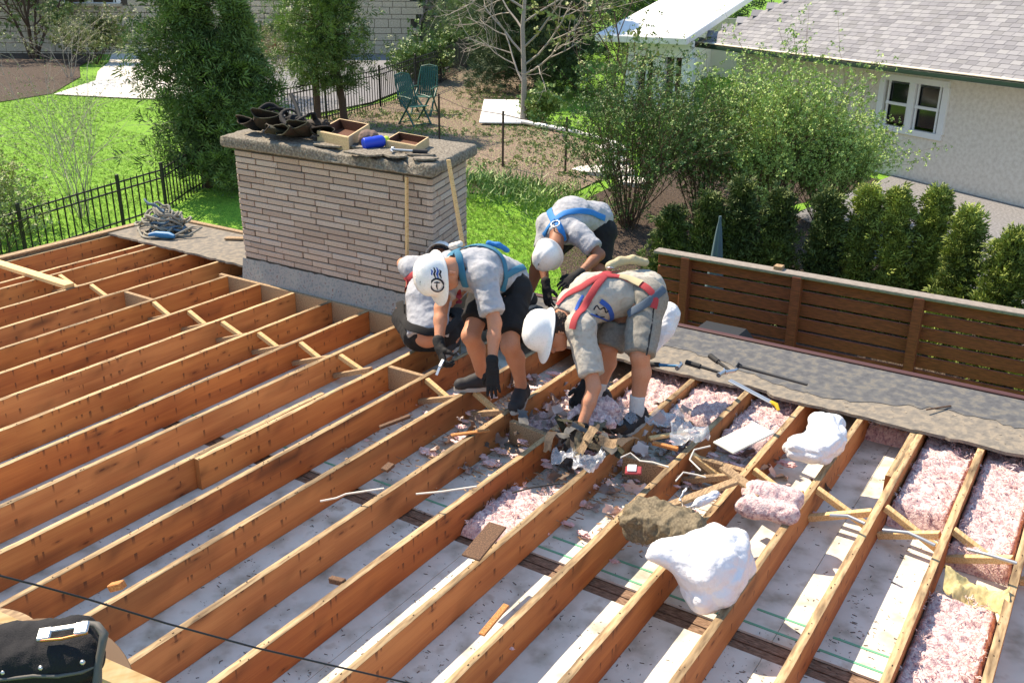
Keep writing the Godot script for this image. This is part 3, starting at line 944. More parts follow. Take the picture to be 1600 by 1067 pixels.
func neighbour_house() -> void:
	var root := thing("white_house", "white stucco house with grey shingle hip roof and dark green gutter", "house", Vector3(-10.03, -1.9, -24.15), deg_to_rad(-31.13))
	var EY := 2.65   # eave above the node's base
	var wz := -0.8
	var w := MB.new()
	var wl := 0.75; var wr := 14.0
	var hx0 := 5.66; var hx1 := 7.22; var hy0 := 1.42; var hy1 := 2.38
	for q in [[wl, hx0, 0.0, EY], [hx1, wr, 0.0, EY], [hx0, hx1, 0.0, hy0], [hx0, hx1, hy1, EY]]:
		w.bx(Vector3((q[0] + q[1]) / 2, (q[2] + q[3]) / 2, wz - 0.1), Vector3(q[1] - q[0], q[3] - q[2], 0.2))
	w.bx(Vector3(wl + 0.1, EY / 2, wz - 4.0), Vector3(0.2, EY, 7.6)); w.bx(Vector3(7, EY / 2, wz - 7.9), Vector3(12.5, EY, 0.2)); w.bx(Vector3(wr, EY / 2, wz - 4), Vector3(0.2, EY, 8.0))
	part("wall", w, M.stucco, root)
	var fd := MB.new(); fd.bx(Vector3(7.6, 0.12, wz + 0.012), Vector3(12.8, 0.35, 0.03))
	part("plinth", fd, M.asphalt, root)
	var cb := MB.new(); cb.bx(Vector3(wl + 0.03, EY / 2, wz + 0.008), Vector3(0.24, EY, 0.03), 0.004); part("corner_board", cb, M.white, root)
	var win := part("window", MB.new_frame(hx0, hx1, hy0, hy1, wz + 0.02), M.white, root)
	for s in 2:
		for r in 2:
			var xa := lerpf(hx0, hx1, s * 0.5) + 0.13; var xb := lerpf(hx0, hx1, s * 0.5 + 0.5) - 0.13
			var ya := lerpf(hy0, hy1, r * 0.5) + (0.1 if r == 0 else 0.03); var yb := lerpf(hy0, hy1, r * 0.5 + 0.5) - (0.03 if r == 0 else 0.1)
			var p := MB.new(); p.bx(Vector3((xa + xb) / 2, (ya + yb) / 2, wz - 0.05), Vector3(xb - xa + 0.04, yb - ya + 0.04, 0.01))
			part("pane", p, M.glass, win)
	var soffit := MB.new(); soffit.bx(Vector3(7.0, EY - 0.02, -0.4), Vector3(14.1, 0.03, 0.82)); soffit.bx(Vector3(0.36, EY - 0.024, -4.5), Vector3(0.8, 0.03, 7.3))
	part("soffit", soffit, M.white, root)
	var gt := MB.new(); gt.bx(Vector3(7.0, EY + 0.03, 0.03), Vector3(14.2, 0.1, 0.1), 0.015)
	part("gutter", gt, M.green, root)
	var gl := MB.new(); gl.bx(Vector3(7.0, EY + 0.105, 0.02), Vector3(14.2, 0.03, 0.14), 0.008)
	part("gutter_lip", gl, M.cream, root)
	for k in 9:
		var sp := MB.new(); sp.bx(Vector3(0.7 + k * 1.2, EY + 0.125, 0.0), Vector3(0.05, 0.01, 0.12)); part("gutter_strap", sp, M.white, root)
	# roof planes
	var RP := 0.7
	var HX := 1.0
	var rf := MB.new()
	var top := 4.5
	rf.face([Vector3(-0.05, EY + 0.1, 0), Vector3(14, EY + 0.1, 0), Vector3(14, EY + 0.1 + top * RP, -top), Vector3(top * HX, EY + 0.1 + top * RP, -top)], Vector3(0, 1, 1))
	rf.face([Vector3(-0.05, EY + 0.1, 0), Vector3(-0.05, EY + 0.1, -9), Vector3(top * HX, EY + 0.1 + top * RP, -top)], Vector3(-1, 1, 0))
	rf.face([Vector3(14, EY + 0.1, -9), Vector3(-0.05, EY + 0.1, -9), Vector3(top * HX, EY + 0.1 + top * RP, -top), Vector3(14, EY + 0.1 + top * RP, -top)], Vector3(0, 1, -1))
	var roof_o := part("roof", rf, M.shingle, root)
	var sb := Basis(Vector3.RIGHT, atan(RP))
	var along := Vector3(0, RP, -1).normalized()
	var nrm := Vector3(0, 1, RP).normalized()
	var EX := 0.125
	var TW := 0.23
	var shades := []
	for k in 7:
		var m: StandardMaterial3D = M.shingle.duplicate()
		m.albedo_color = [C("ffffff"), C("f0f0f2"), C("e2e2e6"), C("f8f8fa"), C("d4d4d8"), C("e8e8ec"), C("dededf")][k]
		shades.append(m)
	var tab := MB.new(); tab.bx(Vector3(0, 0, 0), Vector3(TW - 0.008, 0.006, EX + 0.02), 0.0)
	var tabm := tab.mesh()
	var cnt := 0
	var rest := MB.new()
	for row in 34:
		var s := row * EX
		var x0 := s * along.z * -1 * HX + 0.02
		var x := x0 + TW * 0.5 * fmod(row * 0.5 + 0.2, 1.0)
		while x < 10.6:
			var p := Vector3(x + TW / 2, EY + 0.1, 0) + along * (s + EX / 2) + nrm * (0.008 + R.randf_range(0, 0.003))
			var wd := TW if R.randf() < 0.6 else TW
			var xf := Transform3D(sb * Basis(Vector3.RIGHT, -0.05), p)
			if row < 10 and cnt < 300 and x > 0.3:
				var o := part("shingle", tabm, shades[R.randi() % 7], roof_o)
				o.transform = xf
				cnt += 1
			else:
				rest.col = shades[R.randi() % 7].albedo_color.srgb_to_linear()
				rest.box(xf, Vector3(wd - 0.008, 0.006, EX + 0.02))
			x += TW
	part("upper_shingles", rest, M.shingle, roof_o).set_meta("kind", "stuff")
	for k in 18:
		var t := k * 0.25
		var hp := MB.new()
		hp.box(Transform3D(Basis(Vector3(0, 1, 0), PI / 4) * Basis(Vector3.RIGHT, atan(RP / sqrt(2.0))), Vector3(t * HX, EY + 0.135 + t * RP, -t)), Vector3(0.26, 0.012, 0.3))
		part("hip_shingle", hp, shades[k % 7], roof_o)
	# sunroom wing with a white flat roof
	var g := thing("sunroom", "white glazed sunroom wing with white flat roof and square columns", "sunroom", Vector3(-11.96, -1.6, -22.22))
	g.rotation.y = deg_to_rad(5)
	# local z points out of the glazed side, local x runs away along it
	var rr := MB.new(); rr.box(Transform3D(Basis(Vector3.RIGHT, 0.15), Vector3(1.2, 3.1, -3.4)), Vector3(2.4, 0.18, 7.0), 0.02)
	part("flat_roof_slab", rr, M.whiteroof, g)
	var bm := MB.new(); bm.bx(Vector3(1.55, 2.36, -0.55), Vector3(1.65, 0.4, 0.2)); bm.bx(Vector3(0.9, 2.36, -4.1), Vector3(0.2, 0.34, 6.8)); part("beam", bm, M.white, g)
	for k in 3:
		var c := MB.new(); c.bx(Vector3(0.82 + k * 0.74, 1.07, -0.55), Vector3(0.3, 2.16, 0.28), 0.01)
		part("column", c, M.white, g)
		if k < 2:
			var xm := 1.19 + k * 0.74
			var p := MB.new(); p.bx(Vector3(xm, 1.45, -0.63), Vector3(0.44, 1.4, 0.02)); part("pane", p, M.glass, g)
			var ww := MB.new(); ww.bx(Vector3(xm, 0.37, -0.6), Vector3(0.44, 0.76, 0.12)); part("knee_wall", ww, M.white, g)
			var ml := MB.new(); ml.bx(Vector3(xm, 1.45, -0.6), Vector3(0.05, 1.4, 0.05)); part("mullion", ml, M.white, g)
	var sw := MB.new(); sw.bx(Vector3(0.9, 1.07, -4.1), Vector3(0.2, 2.16, 6.8)); sw.bx(Vector3(1.55, 1.4, -6.7), Vector3(1.6, 2.8, 0.2)); part("wall", sw, M.white, g)

func stone_house() -> void:
	# long stone house at the back left; facade turned towards the yard
	var root := thing("stone_house", "pale stone house wall with a white framed window beyond the lawn", "house", Vector3(-33.2, -0.5, -21.6), deg_to_rad(33))
	var w := MB.new()
	w.bx(Vector3(4.0, 2.2, -3.0), Vector3(17.0, 4.6, 6.0))
	w.bx(Vector3(10.0, 2.2, -7.0), Vector3(14.0, 4.6, 6.0))
	part("wall", w, M.mortar, root)
	var n := 0
	var rest := MB.new()
	for side in 2:
		var row := 0
		var y := -0.08
		while y < 2.2:
			var hgt: float = [0.2, 0.3, 0.16, 0.24][row % 4]
			var x := -4.5 + R.randf() * 0.3 if side == 0 else 12.5
			while x < (12.3 if side == 0 else 16.8):
				var l := R.randf_range(0.35, 0.9)
				var inwin: bool = side == 0 and x + l > 0.0 and x < 2.05 and y + hgt > 1.75
				if not inwin:
					var z0 := 0.0 if side == 0 else -4.0
					if n < 260 and x < 9:
						var b := MB.new()
						b.bx(Vector3(x + l / 2, y + hgt / 2, z0 + 0.005 + R.randf() * 0.02), Vector3(l - 0.018, hgt - 0.018, 0.08), 0.012)
						b.col = Color.WHITE
						var o := part("stone", b, M.stone, root)
						n += 1
					else:
						rest.bx(Vector3(x + l / 2, y + hgt / 2, z0 + 0.01), Vector3(l - 0.018, hgt - 0.018, 0.08), 0.0)
				x += l
			y += hgt
			row += 1
	part("stones", rest, M.stone, root).set_meta("kind", "stuff")
	var win := part("window", MB.new_frame(0.0, 2.0, 1.8, 3.0, 0.06), M.white, root)
	for s in 2:
		var p := MB.new(); p.bx(Vector3(0.5 + s, 2.4, 0.04), Vector3(0.8, 1.0, 0.02)); part("pane", p, M.glass, win)
	var si := MB.new(); si.bx(Vector3(1.0, 1.74, 0.1), Vector3(2.3, 0.1, 0.22), 0.01); part("sill", si, M.stone, win)

func leaf_mat(col: Color, back: Color, rough := 0.6) -> StandardMaterial3D:
	var m := mat(col, rough)
	m.backlight_enabled = true
	m.backlight = back
	m.cull_mode = BaseMaterial3D.CULL_DISABLED
	return m

# one small leaf cluster used many times over
func spray_mesh(blades: int, ln: float, wd: float, droop: float, sd: int, flat := 1.0) -> ArrayMesh:
	var r := RandomNumberGenerator.new(); r.seed = sd
	var mb := MB.new()
	for k in blades:
		var a := r.randf_range(-1.1, 1.1)
		var d := Vector3(sin(a), r.randf_range(-0.5, 0.6) * flat, cos(a)).normalized()
		var o := Vector3(r.randf_range(-0.3, 0.3), r.randf_range(-0.3, 0.3) * flat, r.randf_range(-0.2, 0.5)) * ln
		var s := d.cross(Vector3(r.randf_range(-0.6, 0.6), 1, r.randf_range(-0.6, 0.6))).normalized() * wd * r.randf_range(0.7, 1.3)
		var l := ln * r.randf_range(0.6, 1.1)
		var m := o + d * l * 0.55 + Vector3(0, 0.1 * l, 0)
		var e := o + d * l - Vector3(0, droop * l, 0)
		mb.col = Color.WHITE * r.randf_range(0.75, 1.2)
		mb.tri(o, m + s, m - s); mb.tri(m - s, m + s, e)
	return mb.mesh()

func scatter(parent: Node, called: String, mesh: Mesh, m: Material, xfs: Array, tint_a: Color, tint_b: Color, sd: int) -> void:
	var r := RandomNumberGenerator.new(); r.seed = sd
	var f := FastNoiseLite.new(); f.seed = sd; f.frequency = 1.3
	var mm := MultiMesh.new()
	mm.transform_format = MultiMesh.TRANSFORM_3D
	mm.use_colors = true
	mm.mesh = mesh
	mm.instance_count = xfs.size()
	for k in xfs.size():
		mm.set_instance_transform(k, xfs[k])
		var t := clampf(0.5 + 0.9 * f.get_noise_3dv(xfs[k].origin) + r.randf_range(-0.25, 0.25), 0, 1)
		mm.set_instance_color(k, tint_a.lerp(tint_b, t))
	var o := MultiMeshInstance3D.new()
	o.name = called if parent != self else numbered(called)
	o.multimesh = mm
	o.material_override = m
	parent.add_child(o, true)
	o.set_meta("kind", "stuff")

func basis_to(d: Vector3, roll: float) -> Basis:
	var z := d.normalized()
	var x := (Vector3.UP if absf(z.y) < 0.95 else Vector3.RIGHT).cross(z).normalized()
	return Basis(x, z.cross(x), z) * Basis(Vector3.BACK, roll)

# dense evergreen: trunk, limbs, sprays that leave gaps
func evergreen(called: String, label: String, at: Vector3, h: float, rad: float, n: int, a: Color, b: Color, m: Material, sd: int, o := {}) -> Node3D:
	var r := RandomNumberGenerator.new(); r.seed = sd
	var root := thing(called, label, o.get("cat", "tree"), at, 0.0, o.get("group", ""))
	var f := FastNoiseLite.new(); f.seed = sd; f.frequency = 0.5
	var trunk := MB.new()
	var ps := []; var rs := []
	var lean: Vector3 = o.get("lean", Vector3.ZERO)
	for k in 9:
		var t := k / 8.0
		ps.append(Vector3(f.get_noise_2d(t * 3, 1) * 0.12 * h * 0.3, h * 0.96 * t, f.get_noise_2d(t * 3, 9) * 0.12 * h * 0.3) + lean * t * t)
		rs.append(lerpf(0.028 * h, 0.004, t) * o.get("trunk", 0.6))
	trunk.tube(ps, rs, 7)
	var xfs := []
	var tips := int(o.get("limbs", 70))
	var bare: float = o.get("bare", 0.05)
	var per := n / tips
	for k in tips:
		var t := bare + (1.0 - bare) * pow((k + r.randf()) / tips, o.get("dist", 1.0))
		var y := t * h
		var ring := pow(1.0 - t, o.get("taper", 0.8)) * smoothstep(-0.1, o.get("belly", 0.25), t - bare + 0.02)
		var ang := k * 2.399 + r.randf_range(-0.4, 0.4)
		var L := rad * maxf(ring, 0.05) * r.randf_range(0.55 - o.get("wild", 0.0) * 0.25, 1.2 + o.get("wild", 0.0) * 0.3) * (1.0 + 0.5 * f.get_noise_2d(cos(ang) * 2, sin(ang) * 2 + y))
		var dir := Vector3(cos(ang), o.get("rise", 0.35), sin(ang)).normalized()
		var ti := clampi(int(t * 8), 0, 7)
		var p0: Vector3 = ps[ti].lerp(ps[ti + 1], t * 8 - ti)
		p0.y = y - L * o.get("rise", 0.35) * 0.5
		var p1 := p0 + dir * L
		trunk.tube([p0, p0.lerp(p1, 0.5) + Vector3(0, 0.03 * L, 0), p1], [0.012 * L + 0.006, 0.008 * L + 0.003, 0.002], 4)
		for q in per:
			var s := pow(r.randf(), o.get("outer", 0.45))
			var sp: float = L * o.get("tuft", 0.22) + 0.04
			var p := p0.lerp(p1, s) + Vector3(r.randfn() * sp, r.randfn() * sp * 0.8, r.randfn() * sp)
			p.y = maxf(p.y, 0.03)
			var d := (p - Vector3(p0.x, p.y - 0.25 * L, p0.z)).normalized() + Vector3(r.randfn(), r.randfn(), r.randfn()) * 0.35 + Vector3(0, o.get("up", 0.3), 0)
			xfs.append(Transform3D(basis_to(d, r.randf() * TAU).scaled(Vector3.ONE * r.randf_range(0.6, 1.25)), p))
	part("trunk", trunk, M.bark, root)
	var mesh: Mesh = o.get("mesh", M.get("spray"))
	scatter(root, "crown", mesh, m, xfs, a, b, sd)
	return root

func twigs(mb: MB, p: Vector3, d: Vector3, ln: float, rd: float, depth: int, r: RandomNumberGenerator, tips: Array, o: Dictionary) -> void:
	var ps := [p]
	var rs := [rd]
	var q := p
	var n := 4
	for k in n:
		d = (d + Vector3(r.randfn(), r.randfn(), r.randfn()) * o.get("wob", 0.12) + Vector3(0, o.get("grow", 0.05), 0)).normalized()
		q += d * ln / n
		ps.append(q); rs.append(lerpf(rd, rd * 0.55, (k + 1.0) / n))
		if depth <= o.get("leafy", 1): tips.append([q, d])
	mb.tube(ps, rs, 6 if rd > 0.02 else 4)
	if depth <= 0: return
	var kids: int = o.get("kids", 3)
	for k in kids:
		var t := 0.35 + 0.65 * (k + r.randf() * 0.6) / kids
		var i := clampi(int(t * n), 0, n - 1)
		var at: Vector3 = ps[i].lerp(ps[i + 1], clampf(t * n - i, 0, 1))
		var side := d.cross(Vector3(r.randfn(), r.randfn(), r.randfn())).normalized()
		var nd: Vector3 = (d * o.get("fwd", 0.75) + side * o.get("out", 0.7)).normalized()
		twigs(mb, at, nd, ln * r.randf_range(0.5, 0.8), rd * 0.55, depth - 1, r, tips, o)

func shrub(called: String, label: String, at: Vector3, h: float, rad: float, stems: int, depth: int, per: int, a: Color, b: Color, m: Material, sd: int, o := {}) -> Node3D:
	var r := RandomNumberGenerator.new(); r.seed = sd
	var root := thing(called, label, o.get("cat", "shrub"), at, 0.0, o.get("group", ""))
	var mb := MB.new()
	var tips := []
	for k in stems:
		var ang := TAU * k / stems + r.randf_range(-0.5, 0.5)
		var tilt := rad / h * r.randf_range(0.15, 1.0)
		var d := Vector3(cos(ang) * tilt, 1, sin(ang) * tilt).normalized()
		twigs(mb, Vector3(cos(ang), 0, sin(ang)) * r.randf() * 0.12 * rad, d, h * r.randf_range(0.55, 0.85), o.get("stem", 0.012) * h * 0.6, depth, r, tips, o)
	part("stems", mb, o.get("bark", M.bark), root)
	if per > 0:
		var xfs := []
		for t in tips:
			for k in per:
				var p: Vector3 = t[0] + Vector3(r.randfn(), r.randfn(), r.randfn()) * o.get("fluff", 0.05)
				if p.y < 0.05: continue
				var d: Vector3 = t[1] + Vector3(r.randfn(), r.randfn(), r.randfn()) * 0.7
				xfs.append(Transform3D(basis_to(d, r.randf() * TAU).scaled(Vector3.ONE * r.randf_range(0.6, 1.3)), p))
		scatter(root, "leaves", o.get("mesh", M.leafs), m, xfs, a, b, sd)
	return root

func plants() -> void:
	M.bark = mat(Color.WHITE, 0.95, noise_tex(0.04, [[0.0, C("33281f")], [0.5, C("5a4738")], [1.0, C("7a6553")]], 4, 60), Vector3(6, 1.5, 6))
	M.palebark = mat(Color.WHITE, 0.9, noise_tex(0.04, [[0.0, C("7c7268")], [0.5, C("a39a90")], [1.0, C("bdb5ab")]], 4, 61), Vector3(6, 1.5, 6))
	M.pinkbark = mat(Color.WHITE, 0.9, noise_tex(0.04, [[0.0, C("8a6f60")], [0.5, C("b8998a")], [1.0, C("cdb3a6")]], 4, 62), Vector3(6, 1.5, 6))
	M.spray = spray_mesh(9, 0.16, 0.016, 0.12, 3)
	M.bigspray = spray_mesh(10, 0.24, 0.024, 0.15, 4)
	M.needles = spray_mesh(16, 0.2, 0.008, 0.05, 5)
	M.hedgespray = spray_mesh(9, 0.085, 0.009, 0.1, 16)
	M.bud = spray_mesh(3, 0.03, 0.008, 0.1, 17)
	M.fine = spray_mesh(9, 0.12, 0.011, 0.2, 15)
	M.leafs = spray_mesh(5, 0.05, 0.014, 0.1, 6)
	M.bigleafs = spray_mesh(5, 0.09, 0.028, 0.12, 7)
	M.blades = spray_mesh(7, 0.3, 0.014, 0.25, 8)
	var green := leaf_mat(Color.WHITE, Color(0.10, 0.16, 0.03), 0.55)
	var cedar := leaf_mat(Color.WHITE, Color(0.03, 0.06, 0.012), 0.7)
	var L := func(r, g, b): return Color(r, g, b)
	# big evergreens left of and behind the chimney
	evergreen("juniper_tree", "tall dark juniper tree left of the chimney, its top beyond the frame", onG(-13.15, -10.75), 5.6, 0.95, 7600, L.call(0.04, 0.085, 0.022), L.call(0.17, 0.25, 0.06), cedar, 11, {"limbs": 95, "wild": 1.0, "taper": 0.65, "belly": 0.12, "rise": 0.35, "mesh": M.fine, "tuft": 0.13, "outer": 0.6})
	evergreen("juniper_tree", "shorter pointed juniper tree growing against the tall juniper beside the chimney", onG(-12.4, -11.0), 3.0, 0.85, 4600, L.call(0.045, 0.09, 0.022), L.call(0.17, 0.25, 0.06), cedar, 12, {"limbs": 75, "wild": 0.7, "taper": 0.9, "belly": 0.12, "rise": 0.5, "mesh": M.fine, "tuft": 0.13, "outer": 0.6})
	evergreen("loose_evergreen", "loose light green evergreen with bare lower trunk behind the chimney bags", onG(-16.2, -16.6), 4.6, 0.95, 3000, L.call(0.07, 0.13, 0.025), L.call(0.25, 0.36, 0.07), green, 13, {"wild": 0.8, "limbs": 48, "bare": 0.2, "taper": 0.4, "belly": 0.2, "rise": 0.25, "mesh": M.fine, "tuft": 0.28, "trunk": 0.7})
	evergreen("loose_evergreen", "darker loose evergreen with bare trunk, right one of the pair by the iron fence", onG(-15.9, -17.1), 5.0, 1.0, 3000, L.call(0.045, 0.09, 0.02), L.call(0.16, 0.25, 0.05), green, 14, {"wild": 0.8, "limbs": 44, "bare": 0.16, "taper": 0.4, "belly": 0.2, "rise": 0.2, "mesh": M.fine, "tuft": 0.28, "trunk": 0.7})
	evergreen("spruce_tree", "dark broad spruce tree behind the bare grey tree", onG(-14.35, -23.3), 5.0, 1.75, 11000, L.call(0.03, 0.06, 0.025), L.call(0.11, 0.17, 0.06), cedar, 15, {"limbs": 150, "bare": 0.07, "taper": 0.4, "belly": 0.05, "rise": -0.12, "mesh": M.needles, "tuft": 0.16})
	evergreen("spruce_tree", "pale green feathery conifer hanging over the far end of the iron fence", onG(-19.0, -29.0), 5.5, 2.6, 7000, L.call(0.09, 0.14, 0.045), L.call(0.27, 0.36, 0.13), green, 16, {"limbs": 80, "bare": 0.1, "taper": 0.6, "belly": 0.05, "rise": -0.1, "mesh": M.needles, "tuft": 0.25})
	evergreen("spruce_tree", "dark conifer at the very back, above and right of the broad spruce", onG(-22.5, -41.0), 7.0, 3.0, 4200, L.call(0.02, 0.045, 0.02), L.call(0.06, 0.10, 0.03), cedar, 17, {"limbs": 80, "taper": 0.6, "belly": 0.05, "rise": -0.05, "mesh": M.needles, "tuft": 0.22})
	evergreen("backdrop_tree", "mid green bushy tree at the back between the iron fence and the stone house", onG(-24.8, -34.0), 5.0, 3.0, 3600, L.call(0.04, 0.085, 0.02), L.call(0.14, 0.22, 0.05), green, 18, {"limbs": 70, "taper": 0.4, "belly": 0.1, "rise": 0.3, "mesh": M.bigspray, "tuft": 0.25})
	evergreen("backdrop_tree", "dark green bushy tree behind the white sunroom roof", onG(-15.8, -36.0), 6.0, 3.4, 3600, L.call(0.03, 0.06, 0.02), L.call(0.09, 0.16, 0.04), green, 19, {"limbs": 70, "taper": 0.4, "belly": 0.1, "rise": 0.3, "mesh": M.bigspray, "tuft": 0.25})
	# cedar hedge behind the wooden fence, one plant each
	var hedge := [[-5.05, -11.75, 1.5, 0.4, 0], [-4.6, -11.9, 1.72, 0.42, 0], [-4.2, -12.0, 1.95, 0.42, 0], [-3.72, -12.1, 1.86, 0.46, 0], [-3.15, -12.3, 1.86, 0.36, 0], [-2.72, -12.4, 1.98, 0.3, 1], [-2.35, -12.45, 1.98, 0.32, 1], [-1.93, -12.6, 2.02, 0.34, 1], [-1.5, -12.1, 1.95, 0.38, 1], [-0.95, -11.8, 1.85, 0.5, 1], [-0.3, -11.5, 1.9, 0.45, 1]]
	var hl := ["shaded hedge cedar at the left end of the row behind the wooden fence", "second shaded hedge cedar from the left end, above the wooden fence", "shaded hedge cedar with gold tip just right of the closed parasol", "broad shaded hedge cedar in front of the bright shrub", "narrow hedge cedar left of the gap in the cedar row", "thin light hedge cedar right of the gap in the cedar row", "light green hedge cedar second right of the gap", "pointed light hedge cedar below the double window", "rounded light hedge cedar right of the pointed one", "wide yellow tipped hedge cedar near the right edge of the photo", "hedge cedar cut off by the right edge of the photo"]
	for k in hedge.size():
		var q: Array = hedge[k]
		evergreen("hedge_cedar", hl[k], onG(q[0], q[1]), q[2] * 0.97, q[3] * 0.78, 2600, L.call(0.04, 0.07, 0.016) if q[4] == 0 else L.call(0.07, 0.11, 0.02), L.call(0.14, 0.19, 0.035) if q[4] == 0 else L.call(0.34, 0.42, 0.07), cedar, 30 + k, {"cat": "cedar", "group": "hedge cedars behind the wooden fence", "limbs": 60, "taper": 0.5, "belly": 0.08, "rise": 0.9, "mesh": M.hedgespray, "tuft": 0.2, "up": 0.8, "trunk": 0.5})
	# bare and leafy shrubs
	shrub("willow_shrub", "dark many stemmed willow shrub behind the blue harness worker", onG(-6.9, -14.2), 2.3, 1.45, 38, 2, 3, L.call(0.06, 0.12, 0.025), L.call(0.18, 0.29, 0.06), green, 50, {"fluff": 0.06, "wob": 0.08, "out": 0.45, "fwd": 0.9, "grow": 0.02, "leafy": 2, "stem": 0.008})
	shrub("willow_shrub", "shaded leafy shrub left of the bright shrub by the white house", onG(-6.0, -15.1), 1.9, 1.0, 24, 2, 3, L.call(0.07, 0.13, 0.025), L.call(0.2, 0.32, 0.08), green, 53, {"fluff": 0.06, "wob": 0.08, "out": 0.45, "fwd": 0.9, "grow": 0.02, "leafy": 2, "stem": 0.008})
	shrub("spirea_shrub", "bright green arching shrub in front of the white house wall", onG(-5.2, -16.0), 2.2, 1.5, 56, 2, 4, L.call(0.22, 0.36, 0.07), L.call(0.5, 0.66, 0.17), green, 51, {"fluff": 0.06, "wob": 0.08, "out": 0.45, "fwd": 0.9, "grow": 0.02, "leafy": 2, "stem": 0.008})
	shrub("spirea_shrub", "smaller bright shrub with long shoots, below the double window", onG(-4.4, -16.7), 1.7, 1.05, 36, 2, 4, L.call(0.22, 0.36, 0.07), L.call(0.5, 0.66, 0.17), green, 52, {"fluff": 0.06, "wob": 0.08, "out": 0.45, "fwd": 0.9, "grow": 0.02, "leafy": 2, "stem": 0.008})
	shrub("bare_shrub", "sparse budding shrub with thin grey stems in front of the left lawn", onG(-13.4, -8.5), 2.2, 1.0, 16, 2, 1, L.call(0.16, 0.22, 0.06), L.call(0.34, 0.42, 0.15), green, 54, {"bark": M.palebark, "fluff": 0.05, "stem": 0.005, "wob": 0.14, "mesh": M.bud})
	shrub("low_bush", "yellow green low bush at the left edge behind the iron railing", onG(-14.0, -7.2), 1.1, 0.9, 18, 2, 2, L.call(0.20, 0.26, 0.06), L.call(0.42, 0.46, 0.14), green, 55, {"fluff": 0.07})
	shrub("low_bush", "green climbing bush on the iron railing by the roof corner", onG(-12.9, -6.9), 0.9, 0.8, 10, 2, 2, L.call(0.16, 0.22, 0.06), L.call(0.38, 0.46, 0.16), green, 56, {"fluff": 0.06})
	shrub("small_tree", "small leaning tree with light leaves at the top left corner", onG(-32.5, -19.8), 3.2, 1.6, 5, 3, 4, L.call(0.10, 0.16, 0.03), L.call(0.26, 0.34, 0.08), green, 57, {"cat": "tree", "fluff": 0.14, "mesh": M.bigleafs, "stem": 0.03})
	shrub("budding_shrub", "dark budding shrub in the mulch bed by the stone wall", onG(-29.2, -19.9), 1.5, 1.3, 14, 2, 2, L.call(0.08, 0.11, 0.03), L.call(0.24, 0.28, 0.08), green, 58, {"fluff": 0.08, "mesh": M.bigleafs})
	shrub("budding_shrub", "small twiggy shrub with pale branches in front of the mulch bed", onG(-26.6, -17.2), 1.7, 1.0, 5, 3, 1, L.call(0.14, 0.17, 0.05), L.call(0.3, 0.33, 0.12), green, 59, {"bark": M.palebark, "fluff": 0.05})
	shrub("dry_shrub", "dry beige shrub between the two groups of evergreens", onG(-19.6, -18.0), 1.6, 1.0, 22, 3, 1, L.call(0.30, 0.28, 0.14), L.call(0.42, 0.38, 0.2), green, 60, {"bark": M.palebark, "fluff": 0.06, "stem": 0.006})
	shrub("pink_bark_tree", "small tree with several pinkish bare trunks at the top centre", onG(-24.0, -29.8), 3.4, 1.8, 5, 2, 3, L.call(0.12, 0.18, 0.03), L.call(0.30, 0.38, 0.08), green, 61, {"cat": "tree", "bark": M.pinkbark, "stem": 0.035, "fluff": 0.2, "mesh": M.bigleafs, "leafy": 0})
	shrub("seedling", "light green leafy seedling at the foot of the bare grey tree", onG(-12.0, -19.6), 0.8, 0.5, 10, 1, 6, L.call(0.16, 0.26, 0.05), L.call(0.34, 0.46, 0.12), green, 62, {"fluff": 0.08, "mesh": M.bigleafs})
	shrub("sapling", "slender sapling with a few young leaves in front of the sunroom", onG(-9.7, -18.9), 3.4, 0.7, 2, 3, 1, L.call(0.16, 0.22, 0.05), L.call(0.34, 0.40, 0.10), green, 63, {"cat": "tree", "stem": 0.012, "fluff": 0.1, "mesh": M.bigleafs})
	shrub("hydrangea_bush", "low leafy plants growing along the far side of the iron fence", onG(-18.2, -23.2), 1.1, 1.4, 26, 1, 5, L.call(0.10, 0.18, 0.04), L.call(0.26, 0.36, 0.10), green, 64, {"fluff": 0.12, "mesh": M.bigleafs})
	shrub("hydrangea_bush", "leafy plants at the far corner of the iron fence", onG(-19.4, -26.5), 1.1, 1.4, 26, 1, 5, L.call(0.10, 0.18, 0.04), L.call(0.26, 0.36, 0.10), green, 65, {"fluff": 0.12, "mesh": M.bigleafs})
	shrub("backdrop_bush", "green bush beside the red garden chairs", onG(-27.0, -26.0), 1.3, 0.9, 16, 2, 4, L.call(0.06, 0.11, 0.03), L.call(0.18, 0.26, 0.07), green, 66, {"fluff": 0.12, "mesh": M.bigleafs})
	# bare grey tree in the garden: one trunk, upswept limbs
	var bt := thing("bare_tree", "bare grey tree with thick knobbly branches beside the white board", "tree", onG(-12.3, -19.4))
	var r := RandomNumberGenerator.new(); r.seed = 88
	var mb := MB.new(); var tips := []
	mb.tube([Vector3(0, 0, 0), Vector3(0.02, 1.0, 0), Vector3(-0.02, 2.2, 0.03), Vector3(0.05, 3.2, 0), Vector3(0.03, 4.6, 0)], [0.075, 0.062, 0.05, 0.035, 0.02], 9)
	part("trunk", mb, M.palebark, bt)
	for q in [[0.95, 2.4, 1.5], [1.15, 5.6, 1.6], [1.35, 0.4, 1.9], [1.6, 3.3, 1.5], [1.75, 5.9, 2.0], [2.1, 2.6, 1.6], [2.3, 0.2, 1.9], [2.6, 3.6, 1.5], [2.9, 5.5, 1.6], [3.3, 1.2, 1.5]]:
		var bm := MB.new()
		twigs(bm, Vector3(0, q[0], 0), Vector3(cos(q[1]), 0.65, -sin(q[1]) * 0.6).normalized(), q[2], 0.026, 3, r, tips, {"wob": 0.13, "kids": 3, "out": 0.7})
		part("limb", bm, M.palebark, bt)
	# ground plants: bulbs in the bed, weeds on the soil, tufts of grass
	var xfs := []
